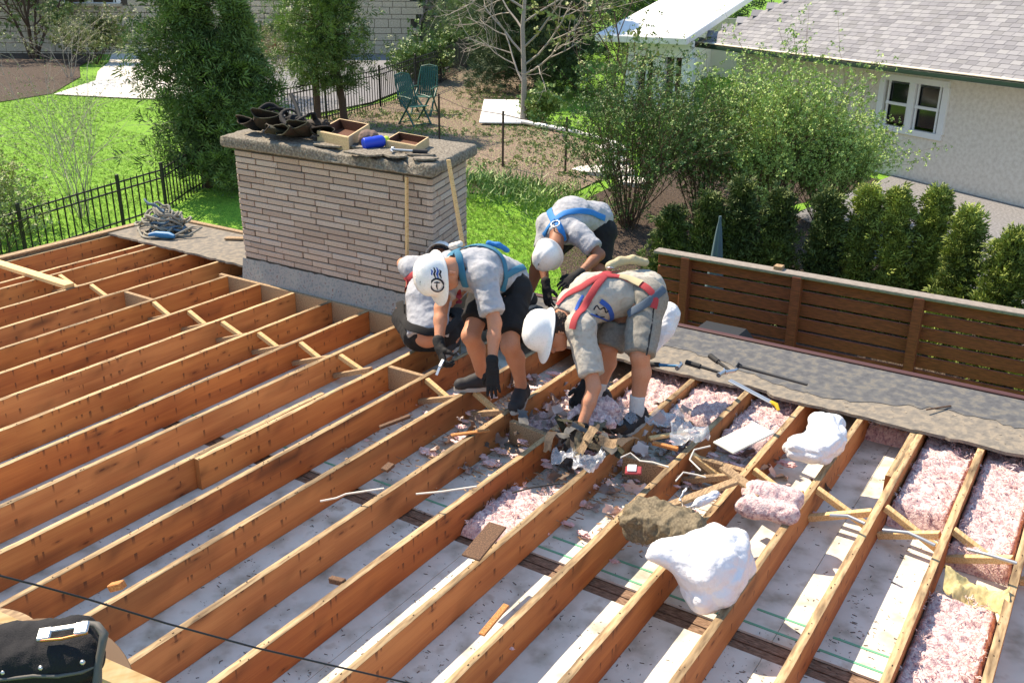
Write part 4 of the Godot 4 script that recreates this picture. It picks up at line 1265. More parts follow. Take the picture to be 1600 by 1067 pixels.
	for k in 260:
		var p := onG(-9.6 + r.randfn() * 0.6, -13.5 + r.randfn() * 0.4)
		xfs.append(Transform3D(basis_to(Vector3(r.randfn() * 0.5, 1.2, r.randfn() * 0.5), r.randf() * TAU).scaled(Vector3.ONE * r.randf_range(0.4, 0.95)), p))
	for k in 260:
		var p := onG(-8.4 + r.randfn() * 0.6, -13.9 + r.randfn() * 0.4)
		xfs.append(Transform3D(basis_to(Vector3(r.randfn() * 0.5, 1.2, r.randfn() * 0.5), r.randf() * TAU).scaled(Vector3.ONE * r.randf_range(0.4, 0.95)), p))
	scatter(self, "bed_plants", M.blades, green, xfs, L.call(0.10, 0.20, 0.04), L.call(0.28, 0.42, 0.10), 90)
	tag(get_child(get_child_count() - 1), "green strap leaved bulbs along the garden bed behind the chimney", "plants")
	xfs = []
	var poly := PackedVector2Array([Vector2(-17.0, -15.4), Vector2(-17.0, -20), Vector2(-15.6, -23.5), Vector2(-13.2, -21.0), Vector2(-11.4, -19.0), Vector2(-8.6, -17.0), Vector2(-8.4, -14.2), Vector2(-9.6, -13.2), Vector2(-12.5, -13.2)])
	var wn := FastNoiseLite.new(); wn.seed = 4; wn.frequency = 0.5
	for k in 9000:
		var p := Vector2(r.randf_range(-17.2, -8), r.randf_range(-24, -13))
		if Geometry2D.is_point_in_polygon(p, poly) and wn.get_noise_2d(p.x, p.y) > 0.05 + r.randf_range(-0.25, 0.2):
			xfs.append(Transform3D(basis_to(Vector3(r.randfn() * 0.6, 1, r.randfn() * 0.6), r.randf() * TAU).scaled(Vector3.ONE * r.randf_range(0.7, 1.5)), onG(p.x, p.y, 0.02)))
	scatter(self, "garden_weeds", M.leafs, green, xfs, L.call(0.14, 0.22, 0.05), L.call(0.30, 0.38, 0.10), 91)
	tag(get_child(get_child_count() - 1), "low green weeds dotting the brown garden soil", "weeds")
	xfs = []
	var gm := spray_mesh(6, 0.034, 0.004, 0.1, 9)
	for k in 90000:
		var p := Vector2(r.randf_range(-25, -13), r.randf_range(-18, -5)) if k % 3 else Vector2(r.randf_range(-10, -4.5), r.randf_range(-13, -8))
		if p.x < -13 and (p.y < -13.5 and p.x > -20): continue
		xfs.append(Transform3D(basis_to(Vector3(r.randfn() * 0.4, 1, r.randfn() * 0.4), r.randf() * TAU).scaled(Vector3.ONE * r.randf_range(0.6, 1.2)), onG(p.x, p.y, -0.01)))
	scatter(self, "grass", gm, green, xfs, L.call(0.24, 0.37, 0.035), L.call(0.34, 0.48, 0.06), 92)
	tag(get_child(get_child_count() - 1), "short bright green grass of the lawns", "grass")

func railing(label: String, pts: Array, h: float, posts_at: float) -> void:
	var root := thing("iron_railing", label, "railing", onG(pts[0].x, pts[0].y))
	var pk := MB.new(); pk.bx(Vector3(0, h / 2, 0), Vector3(0.016, h - 0.04, 0.016)); pk.tube([Vector3(0, h - 0.02, 0), Vector3(0, h + 0.05, 0)], [0.012, 0.002], 4)
	var pm := pk.mesh()
	var ps := MB.new(); ps.bx(Vector3(0, h / 2 + 0.05, 0), Vector3(0.045, h + 0.1, 0.045), 0.006)
	var psm := ps.mesh()
	for s in pts.size() - 1:
		var a: Vector2 = pts[s]; var b: Vector2 = pts[s + 1]
		var n := int(a.distance_to(b) / 0.11)
		var rails := [[], [], []]
		for k in n + 1:
			var p := a.lerp(b, float(k) / n)
			var g := onG(p.x, p.y)
			var post := k % int(posts_at / 0.11) == 0
			var o := part("post" if post else "picket", psm if post else pm, M.iron, root)
			o.position = g - root.position
			for q in 3: rails[q].append(g + Vector3(0, [0.12, h - 0.14, h - 0.02][q], 0))
		for q in 3:
			var mb := MB.new(); mb.tube(rails[q], 0.014, 4)
			part("rail", mb, M.iron, root, true)

func garden_chair(label: String, at: Vector3, turn: float) -> void:
	var m: Material = M.chairgreen
	var root := thing("garden_chair", label, "chair", at, turn, "green garden chairs")
	var bk := Basis(Vector3.RIGHT, -0.35)
	var o := Vector3(0, 0.42, -0.2)
	var fr := MB.new()
	for s in [-1, 1]:
		fr.tube([o + bk * Vector3(0.23 * s, 0, 0), o + bk * Vector3(0.24 * s, 0.4, 0), o + bk * Vector3(0.2 * s, 0.74, -0.02)], 0.02, 6)
	fr.tube([o + bk * Vector3(-0.2, 0.74, -0.02), o + bk * Vector3(0, 0.78, -0.02), o + bk * Vector3(0.2, 0.74, -0.02)], 0.022, 6)
	part("back_frame", fr, m, root)
	for k in 7:
		var b := MB.new(); b.box(Transform3D(bk, o + bk * Vector3(-0.165 + k * 0.055, 0.38, 0)), Vector3(0.044, 0.72, 0.016), 0.003)
		part("back_slat", b, m, root)
	for k in 3:
		var b := MB.new(); b.box(Transform3D(bk, o + bk * Vector3(0, 0.12 + k * 0.24, -0.012)), Vector3(0.42, 0.03, 0.012), 0.003)
		part("back_rail", b, m, root)
	for k in 6:
		var b := MB.new(); b.bx(Vector3(0, 0.43 + 0.004 * k, -0.17 + k * 0.08), Vector3(0.46, 0.018, 0.06), 0.004)
		part("seat_slat", b, m, root)
	for s in [-1, 1]:
		var b := MB.new(); b.tube([Vector3(0.27 * s, 0.66, -0.3), Vector3(0.28 * s, 0.67, 0.0), Vector3(0.27 * s, 0.64, 0.26)], 0.024, 6, 0.6)
		part("arm", b, m, root)
		b = MB.new(); b.tube([Vector3(0.26 * s, 0.64, 0.24), Vector3(0.26 * s, 0.4, 0.05), Vector3(0.26 * s, 0.0, -0.3)], 0.024, 6); part("leg", b, m, root)
		b = MB.new(); b.tube([Vector3(0.25 * s, 0.62, -0.28), Vector3(0.25 * s, 0.4, 0.0), Vector3(0.25 * s, 0.0, 0.32)], 0.024, 6); part("leg", b, m, root)
	for z in [-0.28, 0.3]:
		var b := MB.new(); b.bar(Vector3(-0.25, 0.06, z), Vector3(0.25, 0.06, z), 0.03, 0.02, 0.004); part("stretcher", b, m, root)

func garden() -> void:
	M.chairgreen = mat(C("2b5a4e"), 0.45)
	M.redpaint = mat(C("b5201d"), 0.5)
	railing("black iron railing with pickets along the left lawn", [Vector2(-12.75, -4.0), Vector2(-12.55, -9.4), Vector2(-13.6, -11.6)], 0.72, 1.6)
	railing("black iron fence with posts, beyond the green garden chairs", [Vector2(-15.9, -12.6), Vector2(-16.5, -19.2), Vector2(-17.5, -23.1), Vector2(-19.2, -27.4)], 0.95, 2.2)
	railing("dark iron gate panel against the stone house wall at the top left", [Vector2(-36.5, -22.6), Vector2(-34.2, -21.2)], 1.1, 1.2)
	garden_chair("green plastic garden chair nearer the chimney, seen from its side", onG(-14.35, -17.9), deg_to_rad(75))
	garden_chair("green plastic garden chair with high back by the iron fence", onG(-15.0, -19.1), deg_to_rad(20))
	for k in 2:
		var at := [onG(-29.0, -26.6), onG(-26.6, -24.8)][k] as Vector3
		var root := thing("red_chair", ["red wooden garden chair by the grey wall, half hidden by the junipers", "second red wooden garden chair, nearer the evergreens"][k], "chair", at, deg_to_rad(40 + 60 * k), "red garden chairs")
		for s in 5:
			var b := MB.new(); b.box(Transform3D(Basis(Vector3.RIGHT, -0.4), Vector3(-0.2 + s * 0.1, 0.75, -0.3)), Vector3(0.085, 0.8 + 0.1 * sin(s / 4.0 * PI), 0.02), 0.004); part("back_slat", b, M.redpaint, root)
			b = MB.new(); b.bx(Vector3(0, 0.38 - 0.02 * s, 0.3 - s * 0.11 + 0.0), Vector3(0.5, 0.02, 0.09), 0.004); part("seat_slat", b, M.redpaint, root)
		for s in [-1, 1]:
			var b := MB.new(); b.bx(Vector3(0.3 * s, 0.58, 0.05), Vector3(0.13, 0.025, 0.7), 0.004); part("arm", b, M.redpaint, root)
			b = MB.new(); b.bx(Vector3(0.3 * s, 0.28, 0.3), Vector3(0.09, 0.56, 0.03), 0.004); part("leg", b, M.redpaint, root)
			b = MB.new(); b.bar(Vector3(0.3 * s, 0.4, 0.3), Vector3(0.3 * s, 0.0, -0.4), 0.03, 0.09, 0.004); part("leg", b, M.redpaint, root)
	# white board on the soil, two panels
	var wb := thing("white_board", "white folded table top lying on the brown garden soil", "board", onG(-12.95, -19.6, 0.2))
	wb.rotation = Vector3(deg_to_rad(14), deg_to_rad(30), 0)
	for k in 2:
		var b := MB.new(); b.box(Transform3D(Basis(Vector3.RIGHT, -0.02), Vector3(-0.28 + k * 0.56, 0.02, 0)), Vector3(0.555, 0.04, 1.5), 0.012)
		part("panel", b, M.white, wb)
	# wire fence posts in the garden
	for k in 3:
		var p: Vector3 = [onG(-10.02, -15.1), onG(-8.93, -15.58), onG(-12.5, -16.4)][k]
		var b := MB.new(); b.tube([p - Vector3(0, 0.1, 0), p + Vector3(0.01, 1.05, 0)], 0.022, 6)
		one("fence_stake", ["rusty garden stake below the white board", "rusty garden stake in front of the dark willow shrub", "rusty garden stake beside the green chairs"][k], "stake", b, M.darkiron, "garden stakes")
	var wr := MB.new(); wr.tube([onG(-12.5, -16.4, 1.0), onG(-11.3, -15.7, 0.93), onG(-10.02, -15.1, 0.99), onG(-9.4, -15.3, 0.9), onG(-8.93, -15.58, 0.95)], 0.008, 4)
	one("fence_wire", "thin wire strung between the garden stakes", "wire", wr, M.darkiron)
	var pp := MB.new(); pp.tube([onG(-12.2, -19.2, 0.12), onG(-10.6, -18.9, 0.1), onG(-9.2, -18.4, 0.08)], 0.05, 7)
	one("white_pipe", "white pipe lying from the bare tree towards the willow shrub", "pipe", pp, M.white)
	for k in 5:
		var p: Vector3 = [onG(-9.35, -18.2), onG(-8.8, -17.3), onG(-8.4, -16.7), onG(-8.7, -16.2), onG(-7.9, -16.3)][k]
		var poly := PackedVector2Array()
		for a in 8: poly.append(Vector2(cos(a * TAU / 8), sin(a * TAU / 8)) * R.randf_range(0.28, 0.42))
		var b := MB.new(); b.slab(poly, 0.06, 0.08, Transform3D(Basis(), p))
		one("stepping_stone", ["pale stepping stone farthest back beside the willow shrub", "second pale stepping stone from the back beside the willow shrub", "pale stepping stone in the middle of the row by the willow shrub", "left pale stepping stone nearest the garden stakes", "right pale stepping stone under the willow shrub"][k], "stone", b, M.pave, "stepping stones by the willow shrub")
	# closed parasol behind the fence, dark covered box
	var um := thing("closed_parasol", "closed blue grey parasol standing between the hedge cedars", "parasol", Vector3(-4.2, -1.88, -11.25))
	var b := MB.new(); b.tube([Vector3(0, 0, 0), Vector3(0, 1.66, 0)], 0.018, 6); part("pole", b, M.steelblue, um)
	b = MB.new()
	var rows := []
	for q in [[0.012, 1.62], [0.03, 1.5], [0.05, 1.3], [0.075, 1.0], [0.1, 0.75], [0.11, 0.62], [0.09, 0.6]]:
		var row := []
		for k in 24: row.append(Vector3(cos(TAU * k / 24), 0, sin(TAU * k / 24)) * q[0] * (1.0 + 0.25 * cos(k * TAU / 4)) + Vector3(0, q[1], 0))
		rows.append(row)
	rows.reverse()
	b.grid(rows, true); part("canopy", b, M.steelblue, um)
	var gr := thing("covered_grill", "dark covered grill just behind the roof edge by the wooden fence", "grill", Vector3(-3.25, -1.9, -9.0))
	b = MB.new(); b.bx(Vector3(0, 0.72, 0), Vector3(0.62, 0.72, 0.5), 0.09); part("cover", b, M.darkcover, gr)
	b = MB.new(); b.bx(Vector3(0, 0.2, 0), Vector3(0.55, 0.38, 0.42), 0.02); part("base", b, M.darkcover, gr)
	b = MB.new(); b.bx(Vector3(0.5, 0.52, 0), Vector3(0.4, 0.05, 0.42), 0.02); part("side_shelf", b, M.darkcover, gr)
	var wt := thing("pale_container", "pale blue rounded water container by the stone house", "container", onG(-30.8, -26.4))
	b = MB.new(); b.lathe([Vector2(0.0, 1.3), Vector2(0.3, 1.27), Vector2(0.45, 1.15), Vector2(0.5, 0.9), Vector2(0.5, 0.1), Vector2(0.45, 0.0)].duplicate(), Transform3D(), 20)
	part("tank", b, mat(C("b9c6d3"), 0.4), wt)
	b = MB.new(); b.lathe([Vector2(0.0, 1.38), Vector2(0.12, 1.37), Vector2(0.13, 1.28)], Transform3D(), 16); part("lid", b, mat(C("8a98a6"), 0.5), wt)

func frame(y: Vector3, z: Vector3) -> Basis:
	# y kept, z made square to it
	y = y.normalized()
	z = (z - y * z.dot(y)).normalized()
	return Basis(y.cross(z), y, z)

func hard_hat(parent: Node, c: Vector3, up: Vector3, fwd: Vector3) -> MeshInstance3D:
	var b := frame(up, fwd)
	var mb := MB.new()
	var rows := []
	# from rim underside up to the crown
	for q in [[0.96, 0.004, 0.8], [1.0, -0.004, 1.0], [1.0, 0.0, 1.0], [0.985, 0.006, 0.75], [0.97, 0.012, 0.15], [0.965, 0.03, 0.0], [0.94, 0.06, 0.0], [0.87, 0.09, 0.0], [0.74, 0.115, 0.0], [0.55, 0.133, 0.0], [0.3, 0.143, 0.0], [0.1, 0.146, 0.0], [0.0, 0.1465, 0.0]]:
		var row := []
		for k in 48:
			var a := TAU * k / 48
			var s := sin(a); var co := cos(a)
			var front := pow(maxf(0.0, s), 2.0)
			var brim: float = q[2] * (0.014 + 0.045 * front)
			var y: float = q[1] - 0.012 * front * q[2]
			var ridge := 0.007 * exp(-pow(co * q[0] / 0.16, 2.0)) * smoothstep(0.02, 0.06, q[1]) + 0.004 * (exp(-pow((absf(co * q[0]) - 0.42) / 0.09, 2.0))) * smoothstep(0.05, 0.08, q[1])
			row.append(c + b * (Vector3(co * (0.113 * q[0] + brim), y + ridge, s * (0.138 * q[0] + brim))))
		rows.append(row)
	mb.grid(rows, true)
	var o := part("hard_hat", mb, M.hat, parent, true)
	var band := MB.new()
	for k in 24:
		var a0 := TAU * k / 24; var a1 := TAU * (k + 1) / 24
		band.bar(c + b * Vector3(cos(a0) * 0.1, -0.006, sin(a0) * 0.123), c + b * Vector3(cos(a1) * 0.1, -0.006, sin(a1) * 0.123), 0.004, 0.03, 0.0, b.y)
	part("headband", band, M.black, o)
	return o

func shoe(parent: Node, ankle: Vector3, toe: Vector3, ground_y: float, side: float, m: Material, sole_m: Material) -> void:
	var f := toe - ankle; f.y = 0
	f = f.normalized()
	var b := Basis(Vector3.UP.cross(f), Vector3.UP, f)
	var o := Vector3(ankle.x, ground_y, ankle.z)
	var t := func(x, y, z): return o + b * Vector3(x, y, z)
	var mb := MB.new()
	sdf(mb, [[t.call(0, 0.055, -0.055), t.call(0, 0.06, 0.03), 0.043, 0.043, 0.03], [t.call(0, 0.055, 0.03), t.call(0.004 * side, 0.045, 0.145), 0.044, 0.04, 0.03], [t.call(0.02 * side, 0.04, 0.1), t.call(0.01 * side, 0.04, 0.15), 0.036, 0.034, 0.03], [t.call(0, 0.07, -0.045), t.call(0, 0.118, -0.03), 0.044, 0.046, 0.03], [t.call(0, 0.1, 0.015), t.call(0, 0.075, 0.07), 0.03, 0.034, 0.03]], 0.008, [[t.call(0, 0.02, 0.04), Vector3.DOWN, 0.2], [t.call(0, 0.132, -0.03), (Vector3.UP - f * 0.3).normalized(), 0.08]])
	var s := part("shoe", mb, m, parent, true)
	var poly := PackedVector2Array()
	for k in 24:
		var a := TAU * k / 24
		var z := 0.045 + 0.148 * sin(a)
		var w := 0.047 if z > 0.03 else 0.041
		poly.append(Vector2(cos(a) * w * (1.0 if absf(sin(a)) < 0.9 else 0.95) + 0.008 * side * smoothstep(0.0, 0.12, z), z))
	var so := MB.new(); so.slab(poly, 0.03, 0.029, Transform3D(b, o))
	part("sole", so, sole_m, s)
	var lc := MB.new()
	for k in 5:
		lc.tube([t.call(-0.026, 0.112 - k * 0.011, 0.028 + k * 0.016), t.call(0, 0.124 - k * 0.0105, 0.034 + k * 0.016), t.call(0.026, 0.112 - k * 0.011, 0.04 + k * 0.016)], 0.003, 5)
	part("laces", lc, M.lace, s)

# a gloved hand: palm, four unequal bent fingers, thumb from the side
func glove(parent: Node, wrist: Vector3, dir: Vector3, palm: Vector3, side: float, curl: float, m: Material, spread := 0.12) -> void:
	var z := dir.normalized()
	var y := (palm - z * palm.dot(z)).normalized()
	var x := y.cross(z) * side   # towards the thumb
	var t := func(a, b, c): return wrist + x * a + y * b + z * c
	var pr := [[t.call(0.0, 0, -0.055), t.call(0, 0, 0.0), 0.039, 0.034, 0.02], [t.call(0.018, 0, 0.015), t.call(0.026, 0.002, 0.085), 0.022, 0.018, 0.025, y, 0.75], [t.call(-0.018, 0, 0.015), t.call(-0.026, 0.002, 0.08), 0.022, 0.017, 0.025, y, 0.75], [t.call(0, 0, 0.02), t.call(0, 0.002, 0.085), 0.022, 0.019, 0.025, y, 0.75]]
	for f in 4:
		var bx: float = [0.031, 0.0105, -0.0105, -0.031][f]
		var ln: float = [0.072, 0.08, 0.074, 0.058][f]
		var p: Vector3 = t.call(bx, 0.0, [0.088, 0.094, 0.09, 0.082][f])
		var ang: float = curl * [0.85, 1.0, 1.05, 1.15][f] * 0.5
		var sp: float = spread * [1.0, 0.3, -0.4, -1.2][f]
		for sgm in 3:
			var d: Vector3 = (z * cos(ang) + y * sin(ang) + x * sp).normalized()
			var q: Vector3 = p + d * ln * [0.45, 0.32, 0.27][sgm]
			pr.append([p, q, 0.0105 - 0.001 * sgm, 0.0098 - 0.001 * sgm, 0.006])
			p = q
			ang += curl * [0.8, 0.65, 0.5][sgm]
	var th: Vector3 = t.call(0.026, 0.006, 0.02)
	for sgm in 3:
		var d: Vector3 = [x * 0.75 + z * 0.55 + y * 0.25, x * 0.45 + z * 0.8 + y * (0.2 + curl * 0.4), x * 0.15 + z * 0.85 + y * (0.2 + curl * 0.7)][sgm].normalized()
		var q: Vector3 = th + d * [0.035, 0.032, 0.026][sgm]
		pr.append([th, q, 0.014 - 0.0015 * sgm, 0.0125 - 0.0015 * sgm, 0.012])
		th = q
	var mb := MB.new()
	sdf(mb, pr, 0.0042, [], [0.0015, 60.0, 3])
	part("glove", mb, m, parent, true)

func person(J: Dictionary, o: Dictionary) -> Node3D:
	var ground: Vector3 = (J.ankL + J.ankR) / 2
	var root := thing("person", o.label, "person", Vector3(ground.x, 0.0, ground.z))
	var up: Vector3 = o.head_up.normalized()
	var fw: Vector3 = o.head_fwd
	var hb := frame(up, fw)
	var hd: Vector3 = J.head
	var bk: Vector3 = o.back.normalized()   # out of the back
	var hipm: Vector3 = (J.hipL + J.hipR) / 2
	var pel: Vector3 = J.pelvis
	var sh: Vector3 = (J.shL + J.shR) / 2
	# body: one continuous skin
	var body := [
		[pel, J.chest, 0.105, 0.12, 0.05, bk, 0.8], [J.chest, sh, 0.12, 0.1, 0.05, bk, 0.8],
		[J.chest, J.neck, 0.09, 0.06, 0.05], [J.neck, hd - up * 0.02, 0.058, 0.056, 0.03],
		[J.hipL, J.hipR, 0.1, 0.1, 0.05]]
	for s in ["L", "R"]:
		var calf: Vector3 = J["knee" + s].lerp(J["ank" + s], 0.32) - (o.face as Vector3).normalized() * 0.018
		body.append_array([[sh, J["sh" + s], 0.075, 0.06, 0.05], [J["sh" + s], J["el" + s], 0.055, 0.043, 0.03], [J["el" + s], J["el" + s].lerp(J["wr" + s], 0.35), 0.042, 0.042, 0.02], [J["el" + s].lerp(J["wr" + s], 0.35), J["wr" + s], 0.042, 0.028, 0.02], [J["wr" + s], J["wr" + s] + (J["ha" + s] - J["wr" + s]) * 0.5, 0.026, 0.02, 0.02],
			[J["hip" + s], J["knee" + s], 0.088, 0.058, 0.04], [J["knee" + s], calf, 0.055, 0.056, 0.03], [calf, J["ank" + s], 0.056, 0.037, 0.03], [J["ank" + s], J["ank" + s] + Vector3(0, -0.05, 0), 0.036, 0.035, 0.02]])
	var skin := MB.new()
	sdf(skin, body, 0.014)
	var face := [[hd - up * 0.015, hd + up * 0.045, 0.076, 0.088, 0.04, hb.x, 0.9], [hd - up * 0.05 + hb.z * 0.03, hd - up * 0.075 + hb.z * 0.062, 0.055, 0.036, 0.04], [hd - up * 0.03 - hb.z * 0.03, J.neck, 0.06, 0.056, 0.04],
		[hd + hb.z * 0.088 + up * 0.005, hd + hb.z * 0.108 - up * 0.03, 0.009, 0.014, 0.015], [hd + hb.z * 0.088 - up * 0.055, hd + hb.z * 0.09 - up * 0.055, 0.016, 0.016, 0.01],
		[hd + hb.z * 0.082 + up * 0.028 - hb.x * 0.03, hd + hb.z * 0.082 + up * 0.028 + hb.x * 0.03, 0.014, 0.014, 0.015]]
	for s in [-1, 1]:
		face.append([hd + hb.x * s * 0.078 - up * 0.005 - hb.z * 0.008, hd + hb.x * s * 0.082 - up * 0.045 - hb.z * 0.004, 0.014, 0.01, 0.008, hb.x, 0.5])
	sdf(skin, face, 0.0065)
	part("body", skin, o.get("skin", M.skin), root, true)
	var eyes := MB.new()
	for s in [-1, 1]:
		var e: Vector3 = hd + hb.z * 0.083 + hb.x * s * 0.031 + up * 0.004
		sdf(eyes, [[e, e, 0.011, 0.011]], 0.004)
	part("eyes", eyes, M.black, root, true)
	# shirt
	var shirt := [[pel + bk * 0.0, J.chest, 0.148, 0.152, 0.06, bk, 0.78], [J.chest, sh, 0.152, 0.128, 0.06, bk, 0.8], [J.chest, J.neck, 0.13, 0.068, 0.06], [pel - bk * 0.045, J.chest - bk * 0.04, 0.115, 0.12, 0.06]]
	var clips := []
	for s in ["L", "R"]:
		var t: float = o.get("sleeve" + s, 0.72)
		var e: Vector3 = J["sh" + s].lerp(J["el" + s], t)
		var d: Vector3 = (J["el" + s] - J["sh" + s]).normalized()
		shirt.append([sh, J["sh" + s], 0.1, 0.082, 0.05]); shirt.append([J["sh" + s], e, 0.082, 0.078, 0.04])
		clips.append([e, d, 0.13])
	var wd: Vector3 = (J.chest - pel).normalized()
	clips.append([pel - wd * o.get("hem", 0.14), -wd, 0.3])
	clips.append([J.neck + (hd - J.neck).normalized() * 0.012, (hd - J.neck).normalized(), 0.1])
	var sm := MB.new()
	sdf(sm, shirt, 0.013, clips, [0.011, 5.5, int(hd.x * 100) , 1])
	var so := part("shirt", sm, o.shirt, root, true)
	# shorts
	var sp := [[pel + wd * 0.03, hipm, 0.118, 0.13 * o.get("bulk", 1.0), 0.05, bk, 0.76], [J.hipL, J.hipR, 0.125 * o.get("bulk", 1.0), 0.125 * o.get("bulk", 1.0), 0.05]]
	clips = [[pel + wd * 0.11, wd, 0.2]]
	for s in ["L", "R"]:
		var e: Vector3 = J["hip" + s].lerp(J["knee" + s], o.get("short" + s, 0.85))
		var d: Vector3 = (J["knee" + s] - J["hip" + s]).normalized()
		sp.append([J["hip" + s], e, 0.118 * o.get("bulk", 1.0), 0.098, 0.04]); clips.append([e, d, 0.125])
	sm = MB.new()
	sdf(sm, sp, 0.013, clips, [0.009, 6.0, int(hd.z * 100), 1])
	var sho := part("shorts", sm, o.shorts, root, true)
	if o.has("piping"):
		var pm := MB.new()
		for ln in o.piping: strap(pm, sp, ln, 0.012, 0.004, 0.002)
		part("piping", pm, M.black, sho)
	# socks, shoes, gloves
	for s in ["L", "R"]:
		var a: Vector3 = J["ank" + s]
		var k: Vector3 = J["knee" + s]
		if o.get("socks", 0.0) > 0.0:
			var q := MB.new()
			var tp := a.lerp(k, o.socks)
			sdf(q, [[a + Vector3(0, -0.05, 0), a, 0.042, 0.043, 0.02], [a, tp + (k - a).normalized() * 0.04, 0.043, 0.053, 0.02]], 0.009, [[tp, (k - a).normalized(), 0.1]], [0.003, 20.0, 3])
			part("sock", q, M.sock, root, true)
		shoe(root, a, J["toe" + s], o.get("sole" + s, 0.0), 1.0 if s == "L" else -1.0, M.shoe, o.get("sole_m", M.sole))
		glove(root, J["wr" + s].lerp(J["ha" + s], 0.35), J["ha" + s] - J["wr" + s], o["palm" + s], 1.0 if s == "L" else -1.0, o.get("curl" + s, 0.5), M.glove)
	var hat := hard_hat(root, hd + up * 0.035, up, fw)
	o.hat_node = hat; o.shirt_node = so; o.shirt_prims = shirt; o.hat_c = hd + up * 0.035; o.hat_b = hb
	# harness
	var i := 0
	for ln in o.get("straps", []):
		var hm := MB.new()
		strap(hm, shirt + sp, ln.p, ln.get("w", 0.045), ln.get("lift", 0.014), 0.003)
		part("harness_strap", hm, ln.m, root, true)
	return root

func buckle(root: Node3D, o: Dictionary, at, rx: float, ry: float, m: Material, called := "harness_ring") -> void:
	var p: Vector3 = at
	var n := field_grad(o.shirt_prims, p)
	var b := frame(n, Vector3(0.705, 0.346, -0.619))
	var ps := []
	for k in 25:
		var a := TAU * k / 24
		ps.append(p + n * 0.022 + b * Vector3(cos(a) * rx, 0, sin(a) * ry))
	var mb := MB.new(); mb.tube(ps, 0.0055, 6)
	part(called, mb, m, root, true)

func lump(root: Node3D, o: Dictionary, pts: Array, rad: float, m: Material) -> void:
	var ps := []
	for q in pts:
		var p: Vector3 = q
		ps.append(p + field_grad(o.shirt_prims, p) * rad * 0.9)
	var pr := []
	for k in ps.size() - 1: pr.append([ps[k], ps[k + 1], rad, rad * 0.92, 0.02])
	var mb := MB.new()
	sdf(mb, pr, 0.008, [], [0.004, 18.0, 2])
	part("lanyard_pouch", mb, m, root, true)

